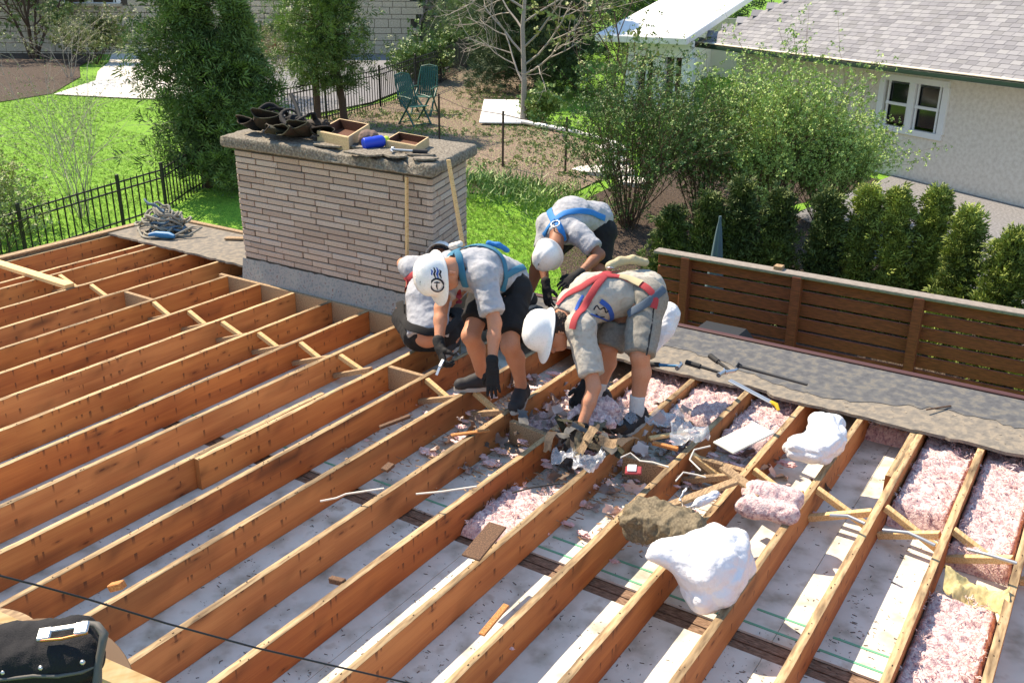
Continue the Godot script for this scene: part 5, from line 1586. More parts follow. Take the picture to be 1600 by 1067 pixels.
func people() -> void:
	var W := Color.WHITE
	var weave := noise_tex(0.12, [], 3, 71, FastNoiseLite.TYPE_SIMPLEX, 512, true, 3.0)
	M.skin = mat(C("c08868"), 0.62, noise_tex(0.03, [[0.0, C("e8d5cb")], [0.5, C("ffffff")], [1.0, C("f0dcd0")]], 3, 70), Vector3(6, 6, 6))
	M.skin.subsurf_scatter_enabled = true; M.skin.subsurf_scatter_strength = 0.08
	M.grey_shirt = mat(W, 0.95, noise_tex(0.02, [[0.0, C("8a8c92")], [0.45, C("a2a4aa")], [1.0, C("acaeb3")]], 4, 72), Vector3(2.2, 2.2, 2.2), false, crease_tex(172), 0.45)
	M.tan_shirt = mat(W, 0.95, noise_tex(0.02, [[0.0, C("8e8880")], [0.45, C("aba69c")], [1.0, C("b9b3a8")]], 4, 73), Vector3(2.2, 2.2, 2.2), false, crease_tex(173), 0.45)
	M.black_cloth = mat(C("17171a"), 0.92, noise_tex(0.05, [[0.0, C("c0c0c0")], [1.0, C("ffffff")]], 3, 74), Vector3(4, 4, 4), false, weave, 0.5)
	M.grey_shorts = mat(W, 0.95, noise_tex(0.03, [[0.0, C("6f6c66")], [0.5, C("85827a")], [1.0, C("959188")]], 4, 75), Vector3(3, 3, 3), false, weave, 0.5)
	M.hat = mat(C("eeeeec"), 0.3, noise_tex(0.02, [[0.0, C("dedcd6")], [0.4, C("ffffff")], [1.0, C("f6f5f2")]], 4, 76), Vector3(6, 6, 6)); M.hat.clearcoat_enabled = true; M.hat.clearcoat = 0.3
	M.black = mat(C("121214"), 0.7)
	M.lace = mat(C("6f6a60"), 0.9)
	M.sock = mat(C("cfcbc6"), 0.95, null, Vector3.ONE, false, weave, 0.5)
	M.shoe = mat(C("2b2b2e"), 0.75, noise_tex(0.05, [[0.0, C("9a9a9a")], [0.6, C("ffffff")], [1.0, C("cfc6ba")]], 4, 77), Vector3(8, 8, 8))
	M.sole = mat(C("a7a39b"), 0.8)
	M.glove = mat(C("1b1b1d"), 0.85, noise_tex(0.06, [[0.0, C("909090")], [1.0, C("ffffff")]], 4, 78), Vector3(8, 8, 8), false, weave, 0.8)
	var web := noise_tex(0.25, [], 2, 79, FastNoiseLite.TYPE_SIMPLEX, 256, true, 3.0)
	M.teal = mat(C("2f6f8c"), 0.8, null, Vector3(12, 12, 12), false, web, 0.5)
	M.blue = mat(C("2477bd"), 0.75, null, Vector3(12, 12, 12), false, web, 0.5)
	M.red = mat(C("a3343a"), 0.8, null, Vector3(12, 12, 12), false, web, 0.5)
	M.slate = mat(C("4b5a6b"), 0.8, null, Vector3(12, 12, 12), false, web, 0.5)
	M.steel = mat(C("b9bcc0"), 0.35, null, Vector3.ONE, false, null, 1.0, 0.9)
	M.canvas = mat(C("b3a886"), 0.9, null, Vector3(6, 6, 6), false, weave, 0.7)
	M.inkblue = mat(C("2d55a8"), 0.9); M.inkblack = mat(C("1d1f2a"), 0.9)
	# --- teal harness, front left
	var J := {"ankL": Vector3(-3.071, 0.140, -4.851), "kneeL": Vector3(-3.074, 0.443, -4.723), "hipL": Vector3(-3.270, 0.688, -5.044), "ankR": Vector3(-3.411, 0.097, -4.893), "kneeR": Vector3(-3.391, 0.444, -4.736), "hipR": Vector3(-3.461, 0.672, -5.053),
		"pelvis": Vector3(-3.352, 0.763, -5.090), "chest": Vector3(-3.378, 0.879, -4.845), "neck": Vector3(-3.435, 0.945, -4.661), "head": Vector3(-3.444, 0.915, -4.512), "shL": Vector3(-3.266, 0.888, -4.705), "shR": Vector3(-3.573, 0.881, -4.771),
		"elL": Vector3(-3.107, 0.634, -4.599), "wrL": Vector3(-3.040, 0.433, -4.471), "haL": Vector3(-3.013, 0.324, -4.438), "elR": Vector3(-3.490, 0.667, -4.558), "wrR": Vector3(-3.404, 0.496, -4.418), "haR": Vector3(-3.345, 0.423, -4.371),
		"toeL": Vector3(-3.027, 0.063, -4.677), "toeR": Vector3(-3.562, 0.007, -4.752)}
	var o := {"label": "bent over worker in teal harness, black shorts and white hard hat with dark emblem", "head_up": Vector3(-0.366, 0.093, 0.926), "head_fwd": Vector3(0.030, -0.858, 0.513), "back": Vector3(0.147, 0.988, 0.037), "face": Vector3(-0.259, 0.036, 0.965),
		"shirt": M.grey_shirt, "shorts": M.black_cloth, "palmL": Vector3(-0.243, -0.351, -0.904), "palmR": Vector3(0.658, -0.105, -0.745), "curlL": 0.15, "curlR": 1.1, "sleeveL": 0.8, "shortL": 0.82, "shortR": 0.72,
		"straps": [
			{"m": M.teal, "p": [Vector3(-3.450, 0.996, -4.615), Vector3(-3.468, 1.007, -4.694), Vector3(-3.457, 1.008, -4.839), Vector3(-3.328, 1.014, -4.867), Vector3(-3.251, 0.963, -4.884), Vector3(-3.209, 0.879, -4.858), Vector3(-3.249, 0.750, -4.882)]},
			{"m": M.teal, "p": [Vector3(-3.468, 1.007, -4.694), Vector3(-3.384, 0.973, -4.619), Vector3(-3.352, 0.888, -4.614), Vector3(-3.349, 0.825, -4.635)]},
			{"m": M.teal, "p": [Vector3(-3.208, 0.854, -4.843), Vector3(-3.221, 0.854, -4.966), Vector3(-3.244, 0.831, -5.142)]}]}
	var r := person(J, o)
	buckle(r, o, Vector3(-3.533, 0.992, -4.782), 0.03, 0.022, M.steel)
	lump(r, o, [Vector3(-3.576, 0.982, -4.793), Vector3(-3.470, 1.026, -4.752)], 0.022, M.sock)
	lump(r, o, [Vector3(-3.367, 1.016, -4.903), Vector3(-3.316, 1.009, -4.930), Vector3(-3.279, 0.969, -4.979)], 0.018, M.blue)
	helmet_emblem(o)
	var kn := MB.new(); kn.bar(Vector3(-3.315, 0.431, -4.343), Vector3(-3.314, 0.398, -4.303), 0.022, 0.014, 0.003); kn.bar(Vector3(-3.314, 0.398, -4.303), Vector3(-3.315, 0.355, -4.269), 0.018, 0.003)
	one("utility_knife", "utility knife with bright blade held in the black glove of the teal harness worker", "knife", kn, M.steel)
	# --- red harness, front right
	J = {"ankL": Vector3(-2.283, 0.122, -4.956), "kneeL": Vector3(-2.288, 0.479, -4.967), "hipL": Vector3(-2.369, 0.763, -5.188), "ankR": Vector3(-2.626, 0.101, -5.083), "kneeR": Vector3(-2.565, 0.424, -5.082), "hipR": Vector3(-2.529, 0.747, -5.334),
		"pelvis": Vector3(-2.449, 0.790, -5.277), "chest": Vector3(-2.656, 0.777, -5.035), "neck": Vector3(-2.751, 0.685, -4.853), "head": Vector3(-2.773, 0.603, -4.724), "shL": Vector3(-2.601, 0.654, -4.782), "shR": Vector3(-2.828, 0.685, -5.060),
		"elL": Vector3(-2.429, 0.353, -4.650), "wrL": Vector3(-2.427, 0.133, -4.497), "haL": Vector3(-2.450, 0.048, -4.442), "elR": Vector3(-2.659, 0.418, -5.172), "wrR": Vector3(-2.699, 0.158, -5.049), "haR": Vector3(-2.707, 0.081, -4.983),
		"toeL": Vector3(-2.312, -0.002, -4.790), "toeR": Vector3(-2.757, -0.001, -4.950)}
	o = {"label": "bent over worker in red harness and grey shorts reaching down between the joists", "head_up": Vector3(-0.662, 0.287, 0.692), "head_fwd": Vector3(0.120, -0.878, 0.464), "back": Vector3(-0.160, 0.986, 0.041), "face": Vector3(-0.651, -0.120, 0.749),
		"shirt": M.tan_shirt, "shorts": M.grey_shorts, "palmL": Vector3(-0.243, -0.351, -0.904), "palmR": Vector3(0.506, 0.367, 0.781), "curlL": 0.8, "curlR": 0.8, "sleeveL": 0.8, "socks": 0.28, "shortL": 0.98, "shortR": 0.98,
		"piping": [[Vector3(-2.270, 0.770, -5.087), Vector3(-2.247, 0.663, -5.018), Vector3(-2.220, 0.518, -4.909)]],
		"straps": [
			{"m": M.red, "p": [Vector3(-2.790, 0.744, -4.825), Vector3(-2.763, 0.796, -4.877), Vector3(-2.668, 0.861, -4.903), Vector3(-2.594, 0.911, -5.008), Vector3(-2.611, 0.908, -5.168), Vector3(-2.597, 0.921, -5.227)]},
			{"m": M.red, "p": [Vector3(-2.604, 0.674, -4.691), Vector3(-2.611, 0.746, -4.770), Vector3(-2.603, 0.821, -4.885), Vector3(-2.583, 0.898, -4.973), Vector3(-2.599, 0.911, -5.102)]},
			{"m": M.red, "p": [Vector3(-2.588, 0.913, -5.038), Vector3(-2.535, 0.900, -5.109), Vector3(-2.436, 0.882, -5.132), Vector3(-2.328, 0.860, -5.108), Vector3(-2.274, 0.812, -5.109), Vector3(-2.272, 0.756, -5.075)]},
			{"m": M.canvas, "p": [Vector3(-2.523, 0.897, -5.111), Vector3(-2.459, 0.886, -5.133), Vector3(-2.372, 0.874, -5.115)], "w": 0.05, "lift": 0.02},
			{"m": M.slate, "p": [Vector3(-2.399, 0.705, -5.024), Vector3(-2.324, 0.770, -5.048), Vector3(-2.282, 0.819, -5.106), Vector3(-2.266, 0.847, -5.196)], "w": 0.05}]}
	r = person(J, o)
	buckle(r, o, Vector3(-2.618, 0.908, -5.164), 0.035, 0.024, M.steel); buckle(r, o, Vector3(-2.360, 0.699, -5.195), 0.03, 0.02, M.steel, "buckle")
	lump(r, o, [Vector3(-2.623, 0.915, -5.164), Vector3(-2.584, 0.936, -5.243), Vector3(-2.518, 0.944, -5.289), Vector3(-2.467, 0.919, -5.354)], 0.028, M.canvas)
	var hair := MB.new()
	var hb: Basis = o.hat_b; var hc: Vector3 = J.head
	sdf(hair, [[hc - hb.z * 0.04 + hb.y * 0.02, hc - hb.z * 0.07 - hb.y * 0.06, 0.078, 0.055, 0.03], [hc - hb.z * 0.065 - hb.y * 0.05, J.neck - hb.z * 0.03, 0.055, 0.04, 0.03], [hc + hb.x * 0.06 - hb.z * 0.03, hc + hb.x * 0.065 - hb.y * 0.05 - hb.z * 0.03, 0.03, 0.025, 0.03], [hc - hb.x * 0.06 - hb.z * 0.03, hc - hb.x * 0.065 - hb.y * 0.05 - hb.z * 0.03, 0.03, 0.025, 0.03]], 0.006, [], [0.012, 45.0, 8, 1])
	part("hair", hair, mat(C("2a1a10"), 0.7), r, true)
	for q in [[M.inkblue, 0.03, [Vector3(-2.546, 0.800, -4.911), Vector3(-2.511, 0.763, -4.948), Vector3(-2.509, 0.689, -5.001), Vector3(-2.553, 0.625, -5.073)]], [M.inkblue, 0.012, [Vector3(-2.553, 0.625, -5.073), Vector3(-2.547, 0.683, -4.940), Vector3(-2.564, 0.733, -4.820)]], [M.inkblue, 0.02, [Vector3(-2.642, 0.824, -4.875), Vector3(-2.658, 0.781, -4.843), Vector3(-2.648, 0.748, -4.795)]], [M.inkblack, 0.008, [Vector3(-2.574, 0.746, -4.878), Vector3(-2.559, 0.785, -4.896), Vector3(-2.546, 0.734, -4.910), Vector3(-2.526, 0.770, -4.926), Vector3(-2.527, 0.709, -4.950), Vector3(-2.513, 0.736, -4.955)]], [M.inkblack, 0.008, [Vector3(-2.564, 0.721, -4.886), Vector3(-2.555, 0.688, -4.920), Vector3(-2.536, 0.690, -4.952)]]]:
		var pm := MB.new(); strap(pm, o.shirt_prims, q[2], q[1], 0.009, 0.001); part("shirt_print", pm, q[0], r, true)
	# --- blue harness, far
	J = {"ankR": Vector3(-4.007, 0.125, -6.415), "kneeR": Vector3(-3.901, 0.469, -6.415), "hipR": Vector3(-3.767, 0.677, -6.830), "ankL": Vector3(-3.591, 0.004, -6.781), "kneeL": Vector3(-3.546, 0.350, -6.781), "hipL": Vector3(-3.609, 0.623, -6.932),
		"pelvis": Vector3(-3.680, 0.742, -6.942), "chest": Vector3(-3.751, 0.800, -6.667), "neck": Vector3(-3.725, 0.711, -6.412), "head": Vector3(-3.689, 0.606, -6.257), "shL": Vector3(-3.573, 0.707, -6.483), "shR": Vector3(-3.922, 0.718, -6.582),
		"elL": Vector3(-3.359, 0.586, -6.436), "wrL": Vector3(-3.398, 0.487, -6.186), "haL": Vector3(-3.442, 0.441, -6.097), "elR": Vector3(-3.881, 0.479, -6.432), "wrR": Vector3(-3.763, 0.312, -6.302), "haR": Vector3(-3.723, 0.223, -6.260),
		"toeR": Vector3(-4.038, 0.021, -6.307), "toeL": Vector3(-3.626, -0.013, -6.623)}
	o = {"label": "stooping worker in bright blue harness and black shorts, beside the lawn", "head_up": Vector3(-0.065, -0.363, 0.929), "head_fwd": Vector3(-0.563, -0.766, -0.311), "back": Vector3(-0.000, 0.983, 0.185), "face": Vector3(-0.259, 0.036, 0.965),
		"shirt": M.grey_shirt, "shorts": M.black_cloth, "palmL": Vector3(-0.363, -0.744, -0.561), "palmR": Vector3(0.162, -0.278, -0.947), "curlL": 0.6, "curlR": 0.5, "sleeveL": 0.75, "socks": 0.16, "shortL": 0.9, "shortR": 0.75, "soleL": 0.024, "soleR": 0.024, "skin": mat(C("8a5a3f"), 0.6),
		"straps": [
			{"m": M.blue, "p": [Vector3(-3.951, 0.882, -6.593), Vector3(-3.906, 0.825, -6.591), Vector3(-3.772, 0.799, -6.427)], "w": 0.055},
			{"m": M.blue, "p": [Vector3(-3.762, 0.805, -6.431), Vector3(-3.718, 0.850, -6.494), Vector3(-3.634, 0.865, -6.581), Vector3(-3.584, 0.831, -6.705), Vector3(-3.547, 0.764, -6.849)], "w": 0.05},
			{"m": M.blue, "p": [Vector3(-3.756, 0.798, -6.420), Vector3(-3.804, 0.742, -6.404), Vector3(-3.878, 0.657, -6.450)], "w": 0.04},
			{"m": M.blue, "p": [Vector3(-3.743, 0.800, -6.419), Vector3(-3.679, 0.747, -6.372), Vector3(-3.665, 0.672, -6.391)], "w": 0.05}]}
	r = person(J, o)
	buckle(r, o, Vector3(-3.727, 0.774, -6.382), 0.035, 0.035, M.steel)
	# --- squatting worker seen from behind
	J = {"pelvis": Vector3(-4.057, 0.188, -5.131), "chest": Vector3(-4.189, 0.403, -5.326), "neck": Vector3(-4.318, 0.544, -5.539), "head": Vector3(-4.367, 0.534, -5.708), "shL": Vector3(-4.386, 0.558, -5.399), "shR": Vector3(-4.135, 0.543, -5.529),
		"elL": Vector3(-4.635, 0.511, -5.575), "wrL": Vector3(-4.602, 0.297, -5.649), "haL": Vector3(-4.554, 0.179, -5.625), "elR": Vector3(-4.207, 0.337, -5.771), "wrR": Vector3(-4.325, 0.164, -5.740), "haR": Vector3(-4.341, 0.062, -5.708),
		"hipL": Vector3(-4.186, 0.144, -5.181), "hipR": Vector3(-4.036, 0.153, -5.256), "kneeL": Vector3(-4.499, 0.183, -5.380), "kneeR": Vector3(-4.050, 0.197, -5.550), "ankL": Vector3(-4.256, -0.013, -5.254), "ankR": Vector3(-3.986, 0.024, -5.280), "toeL": Vector3(-4.468, -0.037, -5.425), "toeR": Vector3(-4.061, -0.026, -5.502)}
	o = {"label": "squatting worker seen from behind with dark belt, beside the brick chimney", "head_up": Vector3(-0.427, 0.241, -0.872), "head_fwd": Vector3(0.004, -0.923, -0.384), "back": Vector3(0.399, 0.679, 0.616), "face": Vector3(-0.457, -0.542, -0.705),
		"shirt": M.grey_shirt, "shorts": M.black_cloth, "palmL": Vector3(0.839, 0.000, -0.544), "palmR": Vector3(-0.839, 0.000, 0.544), "hem": 0.02, "bulk": 0.92, "sleeveL": 0.5, "shortL": 0.9, "shortR": 0.9, "soleL": 0.0, "soleR": 0.0,
		"straps": [
			{"m": M.red, "p": [Vector3(-4.379, 0.456, -5.220), Vector3(-4.420, 0.469, -5.330), Vector3(-4.325, 0.533, -5.306), Vector3(-4.270, 0.573, -5.322)], "w": 0.05},
			{"m": M.red, "p": [Vector3(-4.066, 0.489, -5.497), Vector3(-4.161, 0.336, -5.657), Vector3(-4.073, 0.289, -5.519)], "w": 0.05},
			{"m": M.black_cloth, "p": [Vector3(-4.505, 0.290, -5.364), Vector3(-4.353, 0.239, -5.204), Vector3(-4.129, 0.254, -5.032), Vector3(-3.990, 0.239, -5.048), Vector3(-3.923, 0.227, -5.163), Vector3(-3.966, 0.243, -5.370)], "w": 0.06}
			]}
	r = person(J, o)

func helmet_emblem(o: Dictionary) -> void:
	# flames over a ring with a bold letter, printed on the hat
	var c: Vector3 = o.hat_c
	var b: Basis = o.hat_b
	var mid := Vector3(-3.409, 0.871, -4.425)
	var ex := Vector3(0.839, 0.000, -0.544); var ey := Vector3(-0.189, 0.938, -0.292); var ez := ex.cross(ey)
	var sp := func(q: Vector2) -> Vector3:
		# carries a point of the flat drawing onto the curved shell
		var d := b.inverse() * (mid + ex * q.x * 1.18 + ey * q.y * 1.18 + ez * 0.35 - c)
		var e := b.inverse() * (mid + ex * q.x * 1.18 + ey * q.y * 1.18 - ez * 0.35 - c)
		for k in 120:
			var p := d.lerp(e, k / 119.0)
			var y := maxf(p.y, 0.0)
			if pow(p.x / 0.117, 2) + pow(p.z / 0.142, 2) + pow(y / 0.15, 2.4) < 1.0: return c + b * (p * 1.02)
		return c + b * d.lerp(e, 0.5)
	var draw := func(pts: Array, w: float, m: Material) -> void:
		var mb := MB.new()
		var ps := pts.map(func(q): return sp.call(q))
		var rows := []
		for k in ps.size():
			var t: Vector3 = (ps[mini(k + 1, ps.size() - 1)] - ps[maxi(k - 1, 0)]).normalized()
			var n: Vector3 = (ps[k] - c).normalized()
			var s := t.cross(n) * w * (1.0 if k > 0 and k < ps.size() - 1 else 0.4)
			rows.append([ps[k] - s, ps[k] + n * 0.001, ps[k] + s])
		mb.grid(rows)
		part("emblem", mb, m, o.hat_node)
	var ring := []
	for k in 19: ring.append(Vector2(cos(TAU * k / 18), sin(TAU * k / 18)) * 0.032)
	draw.call(ring, 0.006, M.inkblack)
	draw.call([Vector2(-0.016, 0.012), Vector2(0.0, 0.014), Vector2(0.016, 0.012)], 0.006, M.inkblack)
	draw.call([Vector2(0.0, 0.012), Vector2(-0.002, -0.005), Vector2(0.001, -0.022)], 0.005, M.inkblack)
	for k in 4:
		var x := -0.024 + k * 0.014
		draw.call([Vector2(x + 0.004, 0.034), Vector2(x - 0.004, 0.055), Vector2(x + 0.001, 0.07), Vector2(x - 0.006, 0.095 - 0.012 * absf(k - 1.5))], 0.006, M.inkblack if k % 2 else M.inkblue)
	draw.call([Vector2(-0.085, 0.02), Vector2(-0.088, -0.01), Vector2(-0.08, -0.035), Vector2(-0.066, -0.05)], 0.006, M.inkblack)

# an insulation blanket: soft lumpy sheet with thickness between two joists
func batt(x0: float, x1: float, z0: float, z1: float, y: float, amp: float, sd: int, curl := 0.0) -> MB:
	var f := FastNoiseLite.new(); f.seed = sd; f.frequency = 9.0; f.fractal_octaves = 4
	var nx := int((x1 - x0) / 0.018) + 1; var nz := int(absf(z1 - z0) / 0.018) + 1
	var mb := MB.new()
	var rows := []
	for a in nz + 1:
		var row := []
		var z := lerpf(z0, z1, float(a) / nz)
		for b in nx + 1:
			var x := lerpf(x0, x1, float(b) / nx)
			var e := minf(minf(a, nz - a) / 3.0, minf(b + 1.0, nx - b + 1.0) / 2.0)
			var jit := 0.02 * f.get_noise_2d(z * 2, 40.0) if b == 0 or b == nx or a == 0 or a == nz else 0.0
			var h := y + amp * f.get_noise_2d(x, z) + amp * 0.5 * f.get_noise_2d(x * 4, z * 4)
			h += curl * pow(float(a) / nz, 3.0)
			row.append(Vector3(x + jit * 0.5, lerpf(-0.198, h, clampf(e, 0, 1)), z + jit))
		rows.append(row)
	mb.grid(rows)
	return mb

func crease_tex(sd: int) -> NoiseTexture2D:
	var t := noise_tex(0.012, [], 3, sd, FastNoiseLite.TYPE_SIMPLEX_SMOOTH, 512, true, 10.0, 30.0)
	(t.noise as FastNoiseLite).fractal_type = FastNoiseLite.FRACTAL_RIDGED
	return t

func hammer(called: String, label: String, a: Vector3, b: Vector3, grip: Material, group := "") -> void:
	# a: end of the handle, b: head
	var root := thing(called, label, "hammer", a, 0.0, group)
	var d := (b - a).normalized()
	var s := Vector3.UP.cross(d).normalized()
	var h := MB.new(); h.tube([a, a.lerp(b, 0.3), a.lerp(b, 0.45), b], [0.017, 0.016, 0.011, 0.01], 8)
	part("handle", h, grip, root, true)
	h = MB.new(); h.tube([a - d * 0.002, a.lerp(b, 0.4)], [0.019, 0.018], 8); part("grip", h, M.rubber, root, true)
	var hd := MB.new()
	hd.tube([b - s * 0.045, b - s * 0.03, b - s * 0.028, b + s * 0.01, b + s * 0.03, b + s * 0.06 - d * 0.012, b + s * 0.085 - d * 0.03], [0.016, 0.017, 0.011, 0.014, 0.012, 0.008, 0.003], 8)
	part("head", hd, M.steel, root, true)

func roof_things() -> void:
	var W := Color.WHITE
	M.rubber = mat(C("222427"), 0.8)
	M.pink = mat(W, 1.0, noise_tex(0.02, [[0.0, C("6b5560")], [0.28, C("9a7a82")], [0.42, C("c9a6a6")], [0.55, C("dcc4be")], [0.7, C("e4d4cc")], [0.85, C("b8959a")], [1.0, C("77606a")]], 5, 201, FastNoiseLite.TYPE_SIMPLEX_SMOOTH, 512, false, 1.0, 60.0), Vector3(3.5, 3.5, 3.5), true, noise_tex(0.06, [], 5, 202, FastNoiseLite.TYPE_SIMPLEX_SMOOTH, 512, true, 8.0), 1.0)
	M.pinkbits = mat(W, 1.0)
	M.yellowpaper = mat(W, 0.8, noise_tex(0.02, [[0.0, C("8f8154")], [0.5, C("c2b27c")], [1.0, C("d8cb9a")]], 4, 203), Vector3(4, 4, 4))
	M.tanpaper = mat(W, 0.75, noise_tex(0.03, [[0.0, C("463d2c")], [0.5, C("6c604a")], [1.0, C("8a7e63")]], 4, 204), Vector3(4, 4, 4))
	M.bag = mat(C("e6e6e8"), 0.3, null, Vector3(2.5, 2.5, 2.5), false, crease_tex(205), 0.6)
	M.bag.backlight_enabled = true; M.bag.backlight = Color(0.3, 0.3, 0.3)
	M.film = mat(Color(0.9, 0.92, 0.95, 0.28), 0.15); M.film.transparency = BaseMaterial3D.TRANSPARENCY_ALPHA; M.film.cull_mode = BaseMaterial3D.CULL_DISABLED
	M.piping = mat(C("5a5854"), 0.7)
	M.leather = mat(W, 0.8, noise_tex(0.03, [[0.0, C("1d1712")], [0.5, C("352a20")], [1.0, C("4f3f30")]], 4, 206), Vector3(5, 5, 5))
	M.nylon = mat(C("1a1a20"), 0.9, noise_tex(0.06, [[0.0, C("b0b0b0")], [1.0, C("ffffff")]], 3, 207), Vector3(8, 8, 8), false, noise_tex(0.2, [], 2, 208, FastNoiseLite.TYPE_SIMPLEX, 256, true, 3.0), 0.6)
	M.camo = mat(W, 0.9, noise_tex(0.02, [[0.0, C("1b1e16")], [0.4, C("2f3224")], [0.55, C("45412f")], [1.0, C("22211a")]], 3, 209), Vector3(6, 6, 6))
	M.rope = mat(W, 0.95, noise_tex(0.08, [[0.0, C("66645c")], [0.5, C("8f8b7e")], [1.0, C("b3ae9f")]], 3, 210), Vector3(12, 12, 12))
	M.bluerope = mat(C("52687a"), 0.9)
	M.bluegrip = mat(C("1f6ea0"), 0.5)
	M.blueplastic = mat(C("1d3fc4"), 0.35)
	M.lime = mat(C("b9d62a"), 0.5)
	M.yellow = mat(C("e0b31a"), 0.45)
	M.wire = mat(C("c9c5bd"), 0.6)
	M.galv = mat(C("a9adb2"), 0.4, null, Vector3.ONE, false, null, 1.0, 0.7)
	M.splinter = mat(W, 0.8, noise_tex(0.03, [[0.0, C("8a5229")], [0.5, C("b9783f")], [1.0, C("d7a56b")]], 4, 211), Vector3(6, 6, 6))
	M.blackcable = mat(C("15151a"), 0.35)
	# ---- pink insulation left in the bays
	var bats := [
		["pink insulation blanket in the upper bay right of the diagonal braces, below the decking", -0.752, -0.442, -6.6, -5.0, -0.075, 0.03],
		["pink insulation blanket in the last upper bay at the right edge", -0.404, -0.098, -6.6, -4.75, -0.075, 0.03],
		["pink insulation blanket in the lower right bay under the yellow paper", -0.404, -0.098, -4.35, -2.2, -0.08, 0.03],
		["pink insulation at the far end of the bay below the white stuffed bag", -1.12, -0.79, -6.6, -6.0, -0.1, 0.03],
		["shaded pink insulation under the deck edge right of the yellow pry bar", -1.874, -1.528, -6.6, -5.3, -0.09, 0.03],
		["bright pink insulation scrap right of the clear plastic film", -2.266, -1.912, -6.3, -5.35, -0.05, 0.035],
		["pink insulation behind the red harness worker's feet", -2.66, -2.304, -6.5, -5.35, -0.08, 0.035],
		["pink insulation pieces between the joists beside the brown shingle", -2.66, -2.304, -4.15, -3.6, -0.12, 0.03],
		["small pink insulation tuft left of the gloved hand", -3.06, -2.7, -5.1, -4.75, -0.13, 0.03]]
	for k in bats.size():
		var q: Array = bats[k]
		one("insulation_blanket", q[0], "insulation", batt(q[1], q[2], q[3], q[4], q[5], q[6], 300 + k), M.pink, "pink insulation between the joists")
	var mb := MB.new()
	sdf(mb, [[Vector3(-1.347, 0.047, -4.349), Vector3(-1.125, 0.045, -4.403), 0.055, 0.05, 0.03], [Vector3(-1.338, 0.080, -4.460), Vector3(-1.146, 0.081, -4.508), 0.07, 0.06, 0.04]], 0.009, [], [0.014, 9.0, 5])
	one("insulation_roll", "rolled pink insulation piece wedged left of the first diagonal brace", "insulation", mb, M.pink)
	mb = MB.new()
	sdf(mb, [[Vector3(-1.726, 0.079, -3.863), Vector3(-1.451, 0.112, -3.864), 0.088, 0.082, 0.04], [Vector3(-1.736, 0.103, -3.957), Vector3(-1.507, 0.108, -3.954), 0.055, 0.05, 0.04]], 0.009, [], [0.03, 7.0, 6, 1])
	one("paper_batt", "crumpled brown paper backed batt behind the big white bag", "batt", mb, M.tanpaper)
	mb = MB.new()
	var yf := FastNoiseLite.new(); yf.seed = 9; yf.frequency = 7.0; yf.fractal_type = FastNoiseLite.FRACTAL_RIDGED
	for s in 2:
		var yr := []
		for i in 30:
			var row := []
			for j in 16:
				var u := i / 29.0; var v := j / 15.0
				var p := Vector3(-0.366, 0.012, -4.418).lerp(Vector3(-0.079, 0.020, -4.351), u) + Vector3(0.03, 0, 0.16) * (v - 0.5) * (1.0 + 0.3 * sin(u * 7.0))
				p.y = -0.06 + 0.07 * sin(v * PI) - 0.05 * sin(u * PI) + yf.get_noise_2d(p.x, p.z) * 0.035 - 0.006 * s
				row.append(p)
			yr.append(row)
		mb.grid(yr)
	one("paper_batt", "yellow paper backed batt across the last bay at the right", "batt", mb, M.yellowpaper)
	# loose fibres standing up from the insulation, and torn bits near the workers
	var fr := RandomNumberGenerator.new(); fr.seed = 77
	var fx := []
	for q in bats:
		for k in int((q[2] - q[1]) * absf(q[4] - q[3]) * 500):
			var p := Vector3(fr.randf_range(q[1] + 0.01, q[2] - 0.01), q[5] + fr.randf_range(-0.01, 0.02), fr.randf_range(q[3], q[4]))
			fx.append(Transform3D(basis_to(Vector3(fr.randfn(), 0.3 + fr.randfn() * 0.4, fr.randfn()), fr.randf() * TAU).scaled(Vector3.ONE * fr.randf_range(0.5, 1.3)), p))
	scatter(self, "insulation_fibres", spray_mesh(8, 0.034, 0.0022, 0.3, 21), leaf_mat(Color.WHITE, Color(0.1, 0.06, 0.06), 0.9), fx, Color(0.6, 0.4, 0.4), Color(0.85, 0.74, 0.7), 96)
	tag(get_child(get_child_count() - 1), "loose pink fibres on top of the insulation blankets", "fibres")
	fx = []
	for k in 300:
		var p := Vector3(-2.6 + fr.randfn() * 0.5, -0.17 + absf(fr.randfn()) * 0.035, -5.15 + fr.randfn() * 0.5)
		if k > 260: p = Vector3(fr.randf_range(-3.9, -1.2), -0.175, fr.randf_range(-5.6, -3.8))
		fx.append(Transform3D(Basis.from_euler(Vector3(fr.randf() * 6, fr.randf() * 6, fr.randf() * 6)).scaled(Vector3(1.3, 0.4, 0.7) * (0.012 + 0.04 * pow(fr.randf(), 2.0))), p))
	var lumpm := MB.new(); sdf(lumpm, [[Vector3(-0.4, 0, 0), Vector3(0.4, 0.1, 0), 0.7, 0.6, 0.3]], 0.14, [], [0.7, 2.2, 5])
	scatter(self, "insulation_bits", lumpm.mesh(), M.pinkbits, fx, Color(0.6, 0.36, 0.36), Color(0.9, 0.72, 0.68), 97)
	tag(get_child(get_child_count() - 1), "torn bits of pink insulation lying between the joists near the workers", "insulation")
	# ---- bags
	mb = MB.new()
